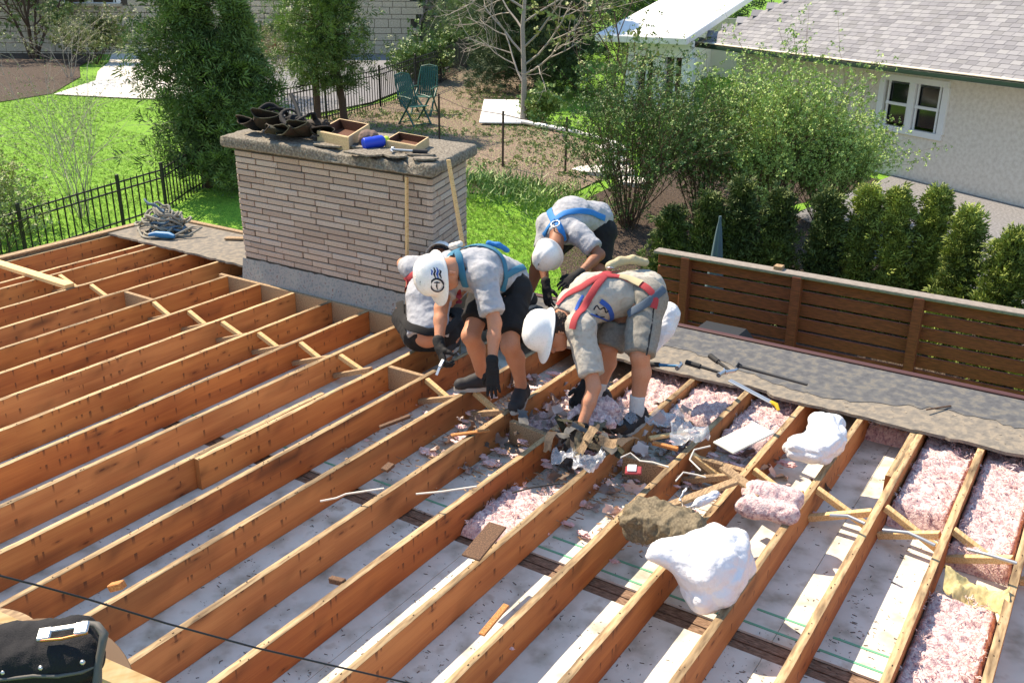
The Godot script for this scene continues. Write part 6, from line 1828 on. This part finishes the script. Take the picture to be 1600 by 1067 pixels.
	sdf(mb, [[Vector3(-1.250, 0.103, -3.632), Vector3(-1.241, 0.101, -3.713), 0.205, 0.195, 0.06], [Vector3(-1.284, 0.201, -3.758), Vector3(-1.228, 0.173, -3.782), 0.1, 0.12, 0.06], [Vector3(-1.332, 0.173, -3.650), Vector3(-1.458, 0.184, -3.535), 0.125, 0.095, 0.08], [Vector3(-1.460, 0.194, -3.538), Vector3(-1.504, 0.178, -3.477), 0.08, 0.055, 0.05], [Vector3(-1.212, 0.022, -3.541), Vector3(-1.254, 0.024, -3.567), 0.09, 0.09, 0.08]], 0.0115, [], [0.052, 4.1, 8, 2])
	one("white_bag", "big stuffed white plastic bag lying across two joists in the foreground", "bag", mb, M.bag)
	mb = MB.new()
	sdf(mb, [[Vector3(-1.213, 0.191, -5.208), Vector3(-1.155, 0.138, -5.157), 0.13, 0.14, 0.05], [Vector3(-1.290, 0.126, -4.999), Vector3(-1.168, 0.133, -5.018), 0.115, 0.12, 0.06], [Vector3(-1.153, 0.202, -5.252), Vector3(-1.129, 0.161, -5.121), 0.1, 0.11, 0.05]], 0.0115, [], [0.052, 4.6, 9, 2])
	one("white_bag", "stuffed white plastic bag under the decking edge, behind the diagonal braces", "bag", mb, M.bag)
	mb = MB.new()
	sdf(mb, [[Vector3(-2.424, 0.508, -5.661), Vector3(-2.420, 0.439, -5.592), 0.085, 0.08, 0.05], [Vector3(-2.423, 0.394, -5.544), Vector3(-2.431, 0.310, -5.474), 0.06, 0.03, 0.05]], 0.0115, [], [0.008, 8.0, 10, 1])
	one("white_bag", "smooth white bag hanging behind the grey shorts of the red harness worker", "bag", mb, M.bag)
	mb = MB.new()
	sdf(mb, [[Vector3(-1.536, 0.104, -4.164), Vector3(-1.488, 0.119, -4.266), 0.05, 0.045, 0.04], [Vector3(-1.630, 0.108, -4.131), Vector3(-1.633, 0.134, -4.217), 0.025, 0.018, 0.03], [Vector3(-1.534, 0.087, -4.145), Vector3(-1.625, 0.079, -4.069), 0.02, 0.015, 0.03]], 0.007, [], [0.03, 9.0, 11, 2])
	one("white_rag", "crumpled white and blue plastic rag in the bay behind the brown batt", "rag", mb, M.bag)
	# clear film
	for q in [[Vector3(-2.141, 0.153, -4.973), Vector3(-1.806, 0.110, -4.786), "crumpled clear plastic film right of the worker's front shoe", 21], [Vector3(-2.434, 0.094, -4.308), Vector3(-2.199, 0.082, -4.262), "clear plastic film below the worker's gloved hand", 22], [Vector3(-2.397, 0.115, -4.790), Vector3(-2.309, 0.131, -4.918), "small clear film beside the white sock", 23]]:
		var f := FastNoiseLite.new(); f.seed = q[3]; f.frequency = 6.0; f.fractal_type = FastNoiseLite.FRACTAL_RIDGED
		var a: Vector3 = q[0]; var b: Vector3 = q[1]
		var w := (b - a).cross(Vector3.UP).normalized() * 0.14
		var rows := []
		for i in 25:
			var row := []
			for j in 17:
				var p := a.lerp(b, i / 24.0) + w * (j / 8.0 - 1.0) * (0.7 + 0.3 * sin(i * 0.4))
				row.append(p + Vector3(0, f.get_noise_2d(p.x * 1.0, p.z * 1.0) * 0.07 - 0.02, 0))
			rows.append(row)
		mb = MB.new(); mb.grid(rows)
		one("plastic_film", q[2], "film", mb, M.film)
	# torn felt and paper under the reaching hand
	var hp := thing("debris_heap", "dark torn roofing scraps heaped under the red harness worker's hand", "debris", Vector3(-2.338, 0.107, -4.439))
	var hr := RandomNumberGenerator.new(); hr.seed = 31
	for k in 34:
		var c := Vector3(hr.randfn() * 0.12, 0.0 + hr.randf() * 0.09, hr.randfn() * 0.1)
		var bs := Basis.from_euler(Vector3(hr.randfn() * 0.7, hr.randf() * TAU, hr.randfn() * 0.7))
		var rows := []
		var sx := hr.randf_range(0.03, 0.09); var sz := hr.randf_range(0.02, 0.05); var cu := hr.randf_range(-0.5, 0.5)
		for i in 6:
			var row := []
			for j in 4: row.append(c + bs * Vector3((i / 5.0 - 0.5) * 2 * sx + hr.randfn() * 0.004, cu * sx * pow(i / 2.5 - 1, 2) + hr.randfn() * 0.003, (j / 3.0 - 0.5) * 2 * sz * (1.0 - 0.4 * hr.randf())))
			rows.append(row)
		mb = MB.new(); mb.grid(rows)
		part("scrap", mb, [M.camo, M.leather, M.tanpaper, M.tarfelt, M.greywood][k % 5], hp)
	mb = MB.new()
	sdf(mb, [[Vector3(-2.520, 0.117, -4.647), Vector3(-2.421, 0.151, -4.791), 0.06, 0.07, 0.04], [Vector3(-2.408, 0.144, -4.604), Vector3(-2.324, 0.127, -4.650), 0.05, 0.04, 0.04]], 0.009, [], [0.03, 12.0, 13, 1])
	one("insulation_tuft", "torn pink insulation tuft between the red harness worker's feet", "insulation", mb, M.pink)
	# ---- loose wood
	var sticks := [
		["brown shingle leaning against a joist in the middle of the roof", Vector3(-2.257, 0.076, -3.133), Vector3(-2.276, 0.115, -3.395), 0.1, 0.012, M.darkwood],
		["splintered orange wood strip lying in a bay near the bottom", Vector3(-1.857, 0.128, -2.648), Vector3(-1.863, 0.151, -2.847), 0.03, 0.012, M.splinter],
		["short dark peg lying in a bay left of the centre", Vector3(-2.793, -0.021, -2.740), Vector3(-2.704, -0.005, -2.741), 0.03, 0.03, M.darkwood],
		["small wood block standing on a joist near the black tool pouch", Vector3(-3.016, 0.422, -1.779), Vector3(-2.953, 0.452, -1.796), 0.03, 0.03, M.splinter],
		["pale batten lying beside the white rag", Vector3(-1.673, 0.086, -4.054), Vector3(-1.431, 0.147, -4.406), 0.05, 0.02, M.greywood],
		["broken pale stick lying across the joists below the clear film", Vector3(-2.089, 0.071, -4.738), Vector3(-1.925, 0.081, -4.926), 0.03, 0.02, M.newwood],
		["second broken stick under the clear film", Vector3(-2.053, 0.065, -4.707), Vector3(-1.898, 0.059, -4.728), 0.03, 0.02, M.splinter],
		["light sliver of wood on the deck edge in front of the brown fence", Vector3(-0.680, -0.010, -6.676), Vector3(-0.554, -0.001, -6.762), 0.02, 0.012, M.newwood],
		["thin dark stick on the right part of the decking", Vector3(-0.796, 0.055, -6.119), Vector3(-0.678, 0.036, -6.315), 0.01, 0.01, M.darkwood],
		["orange splinter lying below the crossed braces of the front worker", Vector3(-3.153, 0.022, -4.192), Vector3(-3.014, 0.007, -4.403), 0.03, 0.012, M.splinter],
		["reddish splinter heap stick in the bay left of the front worker's shoe", Vector3(-3.619, -0.004, -4.070), Vector3(-3.534, 0.020, -4.264), 0.03, 0.02, M.darkwood],
		["brown broken lath in the bay above the centre seam", Vector3(-3.216, 0.017, -3.636), Vector3(-3.217, 0.027, -3.705), 0.05, 0.02, M.darkwood],
		["grey board offcut lying in the bay right of the cable loops", Vector3(-1.548, 0.143, -4.521), Vector3(-1.288, 0.100, -4.412), 0.06, 0.02, M.greywood],
		["white board offcut in the bay beside the pink insulation", Vector3(-1.599, 0.194, -4.639), Vector3(-1.468, 0.234, -4.935), 0.16, 0.012, M.drywall]]
	for q in sticks:
		var a: Vector3 = q[1]; var b: Vector3 = q[2]
		mb = MB.new(); mb.bar(a, b, q[3], q[4], 0.003)
		one("wood_scrap", q[0], "wood scrap", mb, q[5], "loose wood scraps on the roof")
	# fine dirt, needles and splinters nobody could count
	var r := RandomNumberGenerator.new(); r.seed = 404
	var fine := MB.new(); fine.bx(Vector3.ZERO, Vector3(1, 0.25, 0.22))
	var fm := fine.mesh()
	var xa := []; var xb := []
	var hot := FastNoiseLite.new(); hot.seed = 12; hot.frequency = 1.1
	for k in 26000:
		var p := Vector3(r.randf_range(-6.5, -0.05), -0.198, r.randf_range(-6.2, -2.0))
		var dens := 0.25 + 0.9 * hot.get_noise_2d(p.x, p.z) + 0.9 * smoothstep(1.6, 0.2, Vector2(p.x + 2.6, p.z + 5.1).length())
		if p.x < -4.4: dens -= 0.25
		if r.randf() > dens: continue
		var s := 0.004 + 0.012 * pow(r.randf(), 3.0)
		xa.append(Transform3D(Basis.from_euler(Vector3(0, r.randf() * TAU, 0)).scaled(Vector3(s, s, s) * Vector3(r.randf_range(0.7, 2.0), 0.6, 1)), p))
	for k in 1500:
		var p := Vector3(-2.75 + r.randfn() * 0.55, -0.17 + r.randf() * 0.04, -5.1 + r.randfn() * 0.45)
		if k > 900: p = Vector3(r.randf_range(-4.0, -1.5), -0.175, r.randf_range(-5.4, -3.9))
		var s := r.randf_range(0.02, 0.07)
		xb.append(Transform3D(Basis.from_euler(Vector3(r.randfn() * 0.3, r.randf() * TAU, r.randfn() * 0.3)).scaled(Vector3(s, 0.014, 0.016)), p))
	var dirt := mat(Color.WHITE, 0.95)
	scatter(self, "roof_dirt", fm, dirt, xa, Color(0.05, 0.04, 0.035), Color(0.2, 0.15, 0.11), 93)
	tag(get_child(get_child_count() - 1), "dark dirt specks and needles strewn over the white ceiling boards", "dirt")
	scatter(self, "wood_splinters", fm, dirt, xb, Color(0.16, 0.08, 0.04), Color(0.55, 0.36, 0.2), 94)
	tag(get_child(get_child_count() - 1), "broken wood splinters strewn between the joists round the workers", "splinters")
	xb = []
	for k in 500:
		var p := Vector3(r.randf_range(-4.3, 0.6), 0.027, r.randf_range(-6.68, -5.88))
		var s := 0.008 + 0.03 * pow(r.randf(), 4.0)
		xb.append(Transform3D(Basis.from_euler(Vector3(0, r.randf() * TAU, 0)).scaled(Vector3(s, 0.006, s * 0.4)), p))
	var xs := []
	for k in 260:
		var p := Vector3(-2.55 + r.randfn() * 0.5, -0.15 + absf(r.randfn()) * 0.04, -5.15 + r.randfn() * 0.42)
		if k > 170: p = Vector3(r.randf_range(-3.4, -1.3), -0.17, r.randf_range(-5.5, -4.2))
		xs.append(Transform3D(Basis.from_euler(Vector3(r.randfn() * 0.5, r.randf() * TAU, r.randfn() * 0.5)).scaled(Vector3.ONE * r.randf_range(0.02, 0.075)), p))
	var sheet := MB.new(); var srows := []
	for i in 6:
		var row := []
		for j in 5: row.append(Vector3(i / 2.5 - 1 + 0.2 * sin(j * 2.3 + i), 0.35 * sin(i * 1.1 + j * 0.8), (j / 2.0 - 1) * (0.5 + 0.2 * sin(i * 1.9))))
		srows.append(row)
	sheet.grid(srows)
	scatter(self, "torn_scraps", sheet.mesh(), dirt, xs, Color(0.12, 0.09, 0.07), Color(0.8, 0.66, 0.6), 98)
	tag(get_child(get_child_count() - 1), "torn paper, felt and insulation scraps littering the bays under the workers", "scraps")
	scatter(self, "deck_chips", fm, dirt, xb, Color(0.1, 0.08, 0.06), Color(0.6, 0.5, 0.38), 95)
	tag(get_child(get_child_count() - 1), "small chips and splinters scattered over the grey decking", "chips")
	# ---- cables
	for q in [["white cable loop in the bay left of the brown batt", [Vector3(-2.085, 0.117, -4.352), Vector3(-2.064, 0.117, -4.430), Vector3(-1.984, 0.110, -4.389), Vector3(-1.915, 0.113, -4.409), Vector3(-1.814, 0.117, -4.400)]],
		["white cable running down the joist above the white rag", [Vector3(-1.676, 0.180, -4.647), Vector3(-1.741, 0.169, -4.574), Vector3(-1.735, 0.142, -4.502), Vector3(-1.650, 0.121, -4.457)]],
		["white cable loop above the white rag", [Vector3(-1.716, 0.120, -4.273), Vector3(-1.707, 0.140, -4.352), Vector3(-1.631, 0.142, -4.364), Vector3(-1.585, 0.140, -4.367)]],
		["pale cable lying over the bays left of the centre seam", [Vector3(-3.274, 0.025, -3.180), Vector3(-3.212, 0.036, -3.238), Vector3(-3.180, 0.051, -3.279), Vector3(-2.990, 0.101, -3.374)]],
		["grey cable across the bays right of the pale cable", [Vector3(-2.831, 0.084, -3.444), Vector3(-2.709, 0.107, -3.508), Vector3(-2.544, 0.149, -3.596)]],
		["thin dark cable lying over the pink insulation pieces", [Vector3(-2.359, 0.144, -3.650), Vector3(-2.281, 0.170, -3.712), Vector3(-2.156, 0.197, -3.793)]]]:
		mb = MB.new(); mb.tube(q[1], 0.005, 6)
		one("cable", q[0], "cable", mb, M.wire if not "dark" in q[0] else M.blackcable)
	for k in 3:
		mb = MB.new()
		var pts: Array = [[Vector3(-0.947, 0.062, -4.488), Vector3(-0.863, 0.075, -4.510), Vector3(-0.770, 0.077, -4.481)], [Vector3(-0.683, 0.064, -4.493), Vector3(-0.565, 0.091, -4.493), Vector3(-0.432, 0.084, -4.460)], [Vector3(-0.294, 0.101, -4.481), Vector3(-0.187, 0.119, -4.456), Vector3(-0.077, 0.126, -4.441)]][k]
		mb.tube(pts, 0.009, 7)
		one("conduit", ["metal conduit stub under the first crossed braces at the right", "metal conduit under the middle crossed braces at the right", "metal conduit under the last crossed braces at the right edge"][k], "conduit", mb, M.galv)
	mb = MB.new(); mb.tube([Vector3(-1.909, 1.450, -0.866), Vector3(-1.839, 1.415, -0.921), Vector3(-1.762, 1.368, -0.987), Vector3(-1.645, 1.288, -1.089), Vector3(-1.494, 1.204, -1.211), Vector3(-1.228, 1.058, -1.444), Vector3(-1.085, 0.987, -1.567)], 0.0024, 8)
	one("overhead_cable", "thin black overhead cable crossing the lower left of the view", "cable", mb, M.blackcable)
	# box with red ink print, torn
	var bxo := thing("red_carton", "torn red and white carton piece in the bay by the cable loop", "carton", Vector3(-1.973, 0.099, -4.288))
	mb = MB.new(); mb.box(Transform3D(Basis.from_euler(Vector3(0.3, 0.4, 0.1)), Vector3.ZERO), Vector3(0.09, 0.014, 0.06), 0.004); part("body", mb, mat(C("8f3038"), 0.8), bxo)
	mb = MB.new(); mb.box(Transform3D(Basis.from_euler(Vector3(0.3, 0.4, 0.1)), Vector3(-0.01, 0.012, 0.0)), Vector3(0.05, 0.008, 0.05), 0.002); part("label_flap", mb, M.white, bxo)
	# ---- tools on the deck
	hammer("hammer", "hammer with blue grip lying behind the red harness worker's leg", Vector3(-2.464, 0.211, -5.457), Vector3(-2.232, 0.247, -5.471), M.bluegrip, "hammers on the decking")
	hammer("hammer", "black gripped hammer lying in the middle of the tool group on the decking", Vector3(-2.216, 0.251, -5.547), Vector3(-1.959, 0.245, -5.519), M.rubber, "hammers on the decking")
	hammer("hammer", "dark hammer with its handle pointing at the wooden fence", Vector3(-2.126, 0.254, -5.734), Vector3(-1.928, 0.237, -5.599), M.rubber, "hammers on the decking")
	mb = MB.new(); mb.tube([Vector3(-1.915, 0.249, -5.677), Vector3(-1.883, 0.249, -5.685), Vector3(-1.444, 0.240, -5.658)], [0.01, 0.011, 0.009], 7); mb.tube([Vector3(-1.883, 0.249, -5.685), Vector3(-1.912, 0.265, -5.687), Vector3(-1.915, 0.253, -5.653)], [0.011, 0.01, 0.004], 6)
	one("pry_bar", "long black pry bar lying on the decking right of the hammers", "pry bar", mb, M.darkcover)
	var yb := thing("pry_bar", "flat steel pry bar with yellow end hanging over the deck edge", "pry bar", Vector3(-1.862, 0.264, -5.398))
	mb = MB.new(); mb.bar(Vector3(-1.862, 0.264, -5.398), Vector3(-1.549, 0.215, -5.322), 0.04, 0.008, 0.002); part("blade", mb, M.galv, yb, true)
	mb = MB.new(); mb.tube([Vector3(-1.567, 0.218, -5.325), Vector3(-1.529, 0.212, -5.321), Vector3(-1.503, 0.188, -5.301)], [0.018, 0.02, 0.012], 8, 0.6); part("yellow_end", mb, M.yellow, yb, true)
	# ---- on the chimney cap
	var T := 1.315
	hammer("hammer", "claw hammer lying on the chimney cap in front of the smaller flue", Vector3(-4.62, T + 0.02, -5.9), Vector3(-4.87, T + 0.03, -5.78), M.galv)
	var cp := thing("baseball_cap", "brown baseball cap lying on the chimney cap between the flues", "cap", Vector3(-5.27, T, -5.95))
	mb = MB.new(); sdf(mb, [[Vector3(0, 0.04, -0.02), Vector3(0, 0.05, 0.0), 0.085, 0.075, 0.03]], 0.008, [[Vector3(0, 0.005, 0), Vector3.DOWN, 0.3]], [0.006, 20.0, 4]); part("crown", mb, mat(C("6d5a50"), 0.9), cp)
	mb = MB.new(); var rows := []
	for i in 7:
		var row := []
		for j in 13:
			var a := PI * (j / 12.0)
			row.append(Vector3(cos(a) * (0.075 + i * 0.002), 0.02 - 0.02 * pow(cos(a), 2) - i * 0.001, 0.03 + sin(a) * (0.04 + i * 0.014)) * Vector3(-1, 1, 1))
		rows.append(row)
	mb.grid(rows); part("visor", mb, mat(C("3a3a35"), 0.9), cp)
	cp.rotation.y = -0.9
	var cup := thing("blue_bottle", "blue plastic bottle with lime cap lying beside the smaller flue", "bottle", Vector3(-5.12, T + 0.05, -5.87))
	mb = MB.new(); mb.lathe([Vector2(0.0, -0.1), Vector2(0.04, -0.1), Vector2(0.047, -0.09), Vector2(0.048, -0.03), Vector2(0.044, -0.02), Vector2(0.048, 0.0), Vector2(0.048, 0.06), Vector2(0.03, 0.085), Vector2(0.0, 0.086)].map(func(p): return p), Transform3D(Basis.from_euler(Vector3(-1.5, -0.5, 0)), Vector3.ZERO), 18); part("body", mb, M.blueplastic, cup)
	mb = MB.new(); mb.lathe([Vector2(0.034, 0.08), Vector2(0.036, 0.1), Vector2(0.03, 0.115), Vector2(0.0, 0.116)], Transform3D(Basis.from_euler(Vector3(-1.5, -0.5, 0)), Vector3.ZERO), 18); part("cap", mb, M.lime, cup)
	# tool belts
	for k in 2:
		var at: Vector3 = [Vector3(-6.42, T, -5.98), Vector3(-6.02, T, -5.9)][k]
		var root := thing("tool_belt", ["black tool belt heaped at the left end of the chimney cap", "brown and green leather tool belt with hammer loop on the chimney cap"][k], "tool belt", at)
		for q in ([[-0.1, 0.06, 0.12, 0.09, 0.0, 0], [0.06, 0.1, 0.09, 0.11, 0.5, 1], [-0.02, 0.1, -0.06, 0.1, -0.6, 0]] if k == 0 else [[-0.12, 0.05, 0.1, 0.1, -0.5, 2], [0.04, 0.06, 0.1, 0.11, 0.1, 1], [0.16, 0.08, 0.08, 0.09, 0.4, 1], [0.27, 0.06, -0.02, 0.09, 0.9, 2]]):
			var bs := Basis.from_euler(Vector3(1.0 + 0.3 * sin(q[4] * 9), q[4], 0.5 * sin(q[4] * 7)))
			var c := Vector3(q[0], q[1] + 0.02, q[2])
			var rr := []
			var fnn := FastNoiseLite.new(); fnn.seed = int(q[4] * 50) + 60 + k; fnn.frequency = 7.0
			for i in 9:
				var row := []
				var y := -0.09 + i * 0.022
				for j in 22:
					var a2 := TAU * j / 22
					var w := 0.82 + 0.25 * i / 8.0
					var p := Vector3(cos(a2) * q[3] * w, y + 0.012 * sin(a2 * 2), sin(a2) * q[3] * 0.55 * w * (1.0 if sin(a2) > 0 else 0.35))
					p *= 1.0 + 0.3 * fnn.get_noise_3dv(p * 1.3)
					var wp := c + bs * p
					wp.y = maxf(wp.y, 0.006)
					row.append(wp)
				rr.append(row)
			var bot := []
			for j in 22: bot.append(c + bs * Vector3(0, -0.088, 0) + Vector3(0, 0.004, 0))
			mb = MB.new(); mb.grid([bot] + rr, true)
			var po := part("pouch", mb, [M.nylon, M.leather, M.camo][q[5]], root)
			mb = MB.new(); mb.tube(rr[8] + [rr[8][0]], 0.006, 5); part("rim", mb, M.leather if q[5] != 1 else M.camo, po)
		for q in [[0.02, 0.05, -0.02, 0.16], [0.14, 0.09, -0.1, 0.1], [-0.12, 0.1, -0.08, 0.09]]:
			mb = MB.new(); sdf(mb, [[Vector3(q[0] - q[3] * 0.7, q[1], q[2]), Vector3(q[0] + q[3] * 0.7, q[1] + 0.02, q[2] - 0.03), 0.075, 0.065, 0.03]], 0.01, [[Vector3(q[0], 0.004, q[2]), Vector3.DOWN, 0.3]], [0.03, 9.0, 80 + k, 2])
			part("bag_body", mb, M.nylon if k == 0 or q[3] < 0.1 else M.leather, root)
		mb = MB.new()
		var ring := []
		for a in 29:
			var t := TAU * 1.1 * a / 28.0
			ring.append(Vector3(cos(t) * (0.17 + 0.02 * sin(t * 3)), 0.16 + 0.05 * sin(t * 2.0 + k), -0.05 + sin(t) * 0.1))
		mb.tube(ring, 0.022, 6, 0.35)
		part("belt", mb, M.nylon, root)
		mb = MB.new()
		if k == 1: mb.tube([Vector3(-0.15, 0.33, -0.12), Vector3(-0.05, 0.24, -0.08), Vector3(0.05, 0.14, -0.02)], 0.018, 7); part("tool_handle", mb, M.rubber, root)
		else: mb.bx(Vector3(0.16, 0.1, -0.02), Vector3(0.03, 0.09, 0.05), 0.01); part("metal_buckle", mb, M.steel, root)
	# two wooden sticks leaning on the chimney
	mb = MB.new(); mb.bar(Vector3(-4.6, -0.02, -5.56), Vector3(-4.66, 1.17, -5.69), 0.028, 0.018, 0.002); one("wooden_stick", "wooden stick standing against the chimney front by the squatting worker", "stick", mb, M.newwood, "wooden sticks by the chimney")
	mb = MB.new(); mb.bar(Vector3(-4.08, 0.3, -5.72), Vector3(-4.28, 1.34, -5.72), 0.032, 0.02, 0.002); one("wooden_stick", "wooden stick leaning against the right corner of the chimney cap", "stick", mb, M.newwood, "wooden sticks by the chimney")
	# rope heap on the left deck
	var rp := thing("rope_heap", "heap of coiled beige rope with a blue rope grab on the left decking", "rope", Vector3(-8.45, 0.026, -6.3))
	for k in 26:
		var pts := []
		var rx := r.randf_range(0.1, 0.25) * (1.0 - k * 0.012); var rz := r.randf_range(0.07, 0.18) * (1.0 - k * 0.012)
		var c := Vector3(r.randfn() * 0.06, 0.015 + 0.0085 * k, r.randfn() * 0.05)
		var tx := r.randfn() * 0.35; var tz := r.randfn() * 0.3
		for a in 23:
			var t := TAU * a / 20.0 + k
			var w := 1.0 + 0.12 * sin(t * 3 + k * 1.7)
			var p := c + Vector3(cos(t) * rx * w, 0.015 * sin(t * 4 + k), sin(t) * rz * w)
			p.y = maxf(0.012, p.y + tx * p.x * 0.6 + tz * p.z)
			pts.append(p)
		mb = MB.new(); mb.tube(pts, 0.0125, 7)
		part("rope_coil", mb, M.bluerope if k % 4 == 3 else M.rope, rp)
	mb = MB.new(); mb.tube([Vector3(0.18, 0.03, 0.2), Vector3(0.28, 0.028, 0.16), Vector3(0.35, 0.1, -0.05), Vector3(0.42, 0.09, -0.12), Vector3(0.38, 0.03, 0.02), Vector3(0.25, 0.02, 0.08)], 0.0115, 7); part("rope_end", mb, M.rope, rp)
	mb = MB.new(); mb.tube([Vector3(0.05, 0.035, 0.26), Vector3(0.12, 0.045, 0.22), Vector3(0.26, 0.045, 0.17), Vector3(0.31, 0.035, 0.15)], [0.02, 0.035, 0.035, 0.02], 9); part("rope_grab", mb, M.bluegrip, rp)
	for k in 2:
		mb = MB.new(); mb.bar(Vector3(-7.72 + k * 0.25, 0.04, -6.45 - k * 0.12), Vector3(-7.45 + k * 0.2, 0.045, -6.6 - k * 0.05), 0.07, 0.02, 0.004)
		one("broken_shingle", ["broken brown shingle on the left decking near the chimney", "second broken shingle touching the chimney foot"][k], "shingle", mb, M.greywood)
	foreground()

func foreground() -> void:
	# beam, sawn round and black tool pouch close to the camera
	var mb := MB.new()
	mb.bar(Vector3(-1.392, 1.748, -0.572), Vector3(-1.113, 1.504, -0.792), 0.05, 0.03, 0.003)
	one("near_beam", "pale wooden rail in the lower left foreground under the pouch", "rail", mb, M.newwood)
	mb = MB.new()
	mb.bar(Vector3(-1.342, 1.790, -0.496), Vector3(-1.239, 1.736, -0.602), 0.05, 0.03, 0.003)
	one("near_beam", "grey wooden block at the left edge beside the black pouch", "block", mb, M.greywood)
	var disc := MB.new()
	var ax: Vector3 = Vector3(0.425, 0.905, 0.009)
	var db := frame(ax, Vector3(0.839, 0.000, -0.544))
	disc.lathe([Vector2(0.0, 0.0), Vector2(0.16, 0.0), Vector2(0.163, -0.004), Vector2(0.16, -0.008), Vector2(0.0, -0.008)], Transform3D(db, Vector3(-1.452, 1.476, -0.688)), 48)
	one("saw_disc", "brown round plate behind the black tool pouch in the foreground", "plate", disc, mat(C("7d6247"), 0.5))
	disc = MB.new()
	disc.lathe([Vector2(0.0, 0.0), Vector2(0.12, 0.0), Vector2(0.124, -0.02), Vector2(0.12, -0.045), Vector2(0.0, -0.045)], Transform3D(frame(Vector3(0.059, 0.993, -0.102), Vector3(0.839, 0.000, -0.544)), Vector3(-1.603, 1.536, -0.656)), 48)
	one("sawn_round", "sawn round of wood at the left edge above the black pouch", "wood round", disc, M.greywood)
	var root := thing("tool_pouch", "black nylon tool pouch with bright metal belt clip in the foreground corner", "tool pouch", Vector3(-1.171, 1.726, -0.577))
	mb = MB.new()
	sdf(mb, [[Vector3(-1.291, 1.772, -0.521), Vector3(-1.159, 1.787, -0.613), 0.024, 0.022, 0.012], [Vector3(-1.272, 1.760, -0.508), Vector3(-1.134, 1.773, -0.604), 0.03, 0.028, 0.02], [Vector3(-1.260, 1.754, -0.501), Vector3(-1.119, 1.764, -0.596), 0.028, 0.026, 0.02], [Vector3(-1.156, 1.785, -0.627), Vector3(-1.120, 1.750, -0.609), 0.018, 0.016, 0.015], [Vector3(-1.262, 1.715, -0.494), Vector3(-1.117, 1.719, -0.589), 0.026, 0.024, 0.01], [Vector3(-1.244, 1.703, -0.481), Vector3(-1.100, 1.708, -0.576), 0.03, 0.028, 0.02]], 0.004, [], [0.004, 14.0, 71, 1])
	part("pouch_body", mb, M.nylon, root, true)
	mb = MB.new()
	mb.tube([Vector3(-1.214, 1.760, -0.495), Vector3(-1.177, 1.763, -0.520), Vector3(-1.148, 1.767, -0.541), Vector3(-1.118, 1.767, -0.560), Vector3(-1.095, 1.769, -0.583), Vector3(-1.093, 1.767, -0.602)], 0.0028, 6)
	part("seam", mb, M.piping, root, true)
	mb = MB.new()
	mb.tube([Vector3(-1.146, 1.806, -0.624), Vector3(-1.120, 1.809, -0.630), Vector3(-1.100, 1.803, -0.627), Vector3(-1.095, 1.788, -0.617), Vector3(-1.090, 1.767, -0.604), Vector3(-1.082, 1.749, -0.594), Vector3(-1.077, 1.729, -0.588)], [0.004, 0.006, 0.007, 0.006, 0.006, 0.007, 0.007], 7, 0.6)
	part("flap_edge", mb, M.piping, root, true)
	mb = MB.new()
	mb.bar(Vector3(-1.160, 1.816, -0.565), Vector3(-1.144, 1.819, -0.577), 0.02, 0.006, 0.002, Vector3(0.181, 0.943, 0.279))
	mb.bar(Vector3(-1.118, 1.824, -0.596), Vector3(-1.102, 1.827, -0.608), 0.02, 0.006, 0.002, Vector3(0.181, 0.943, 0.279))
	mb.bar(Vector3(-1.150, 1.820, -0.579), Vector3(-1.119, 1.826, -0.601), 0.008, 0.004, 0.0015, Vector3(0.181, 0.943, 0.279))
	part("belt_clip", mb, M.steel, root, true)
	mb = MB.new(); mb.tube([Vector3(-1.149, 1.813, -0.562), Vector3(-1.123, 1.817, -0.578), Vector3(-1.097, 1.823, -0.602)], 0.0022, 6); part("clip_edge", mb, mat(C("b7794e"), 0.35, null, Vector3.ONE, false, null, 1.0, 0.8), root, true)
	for e in [Vector3(-1.185, 1.771, -0.520), Vector3(-1.142, 1.777, -0.551), Vector3(-1.094, 1.785, -0.585)]:
		mb = MB.new(); sdf(mb, [[e, e + Vector3(0.0008, 0, 0), 0.0038, 0.0038]], 0.0015); part("rivet", mb, M.steel, root, true)
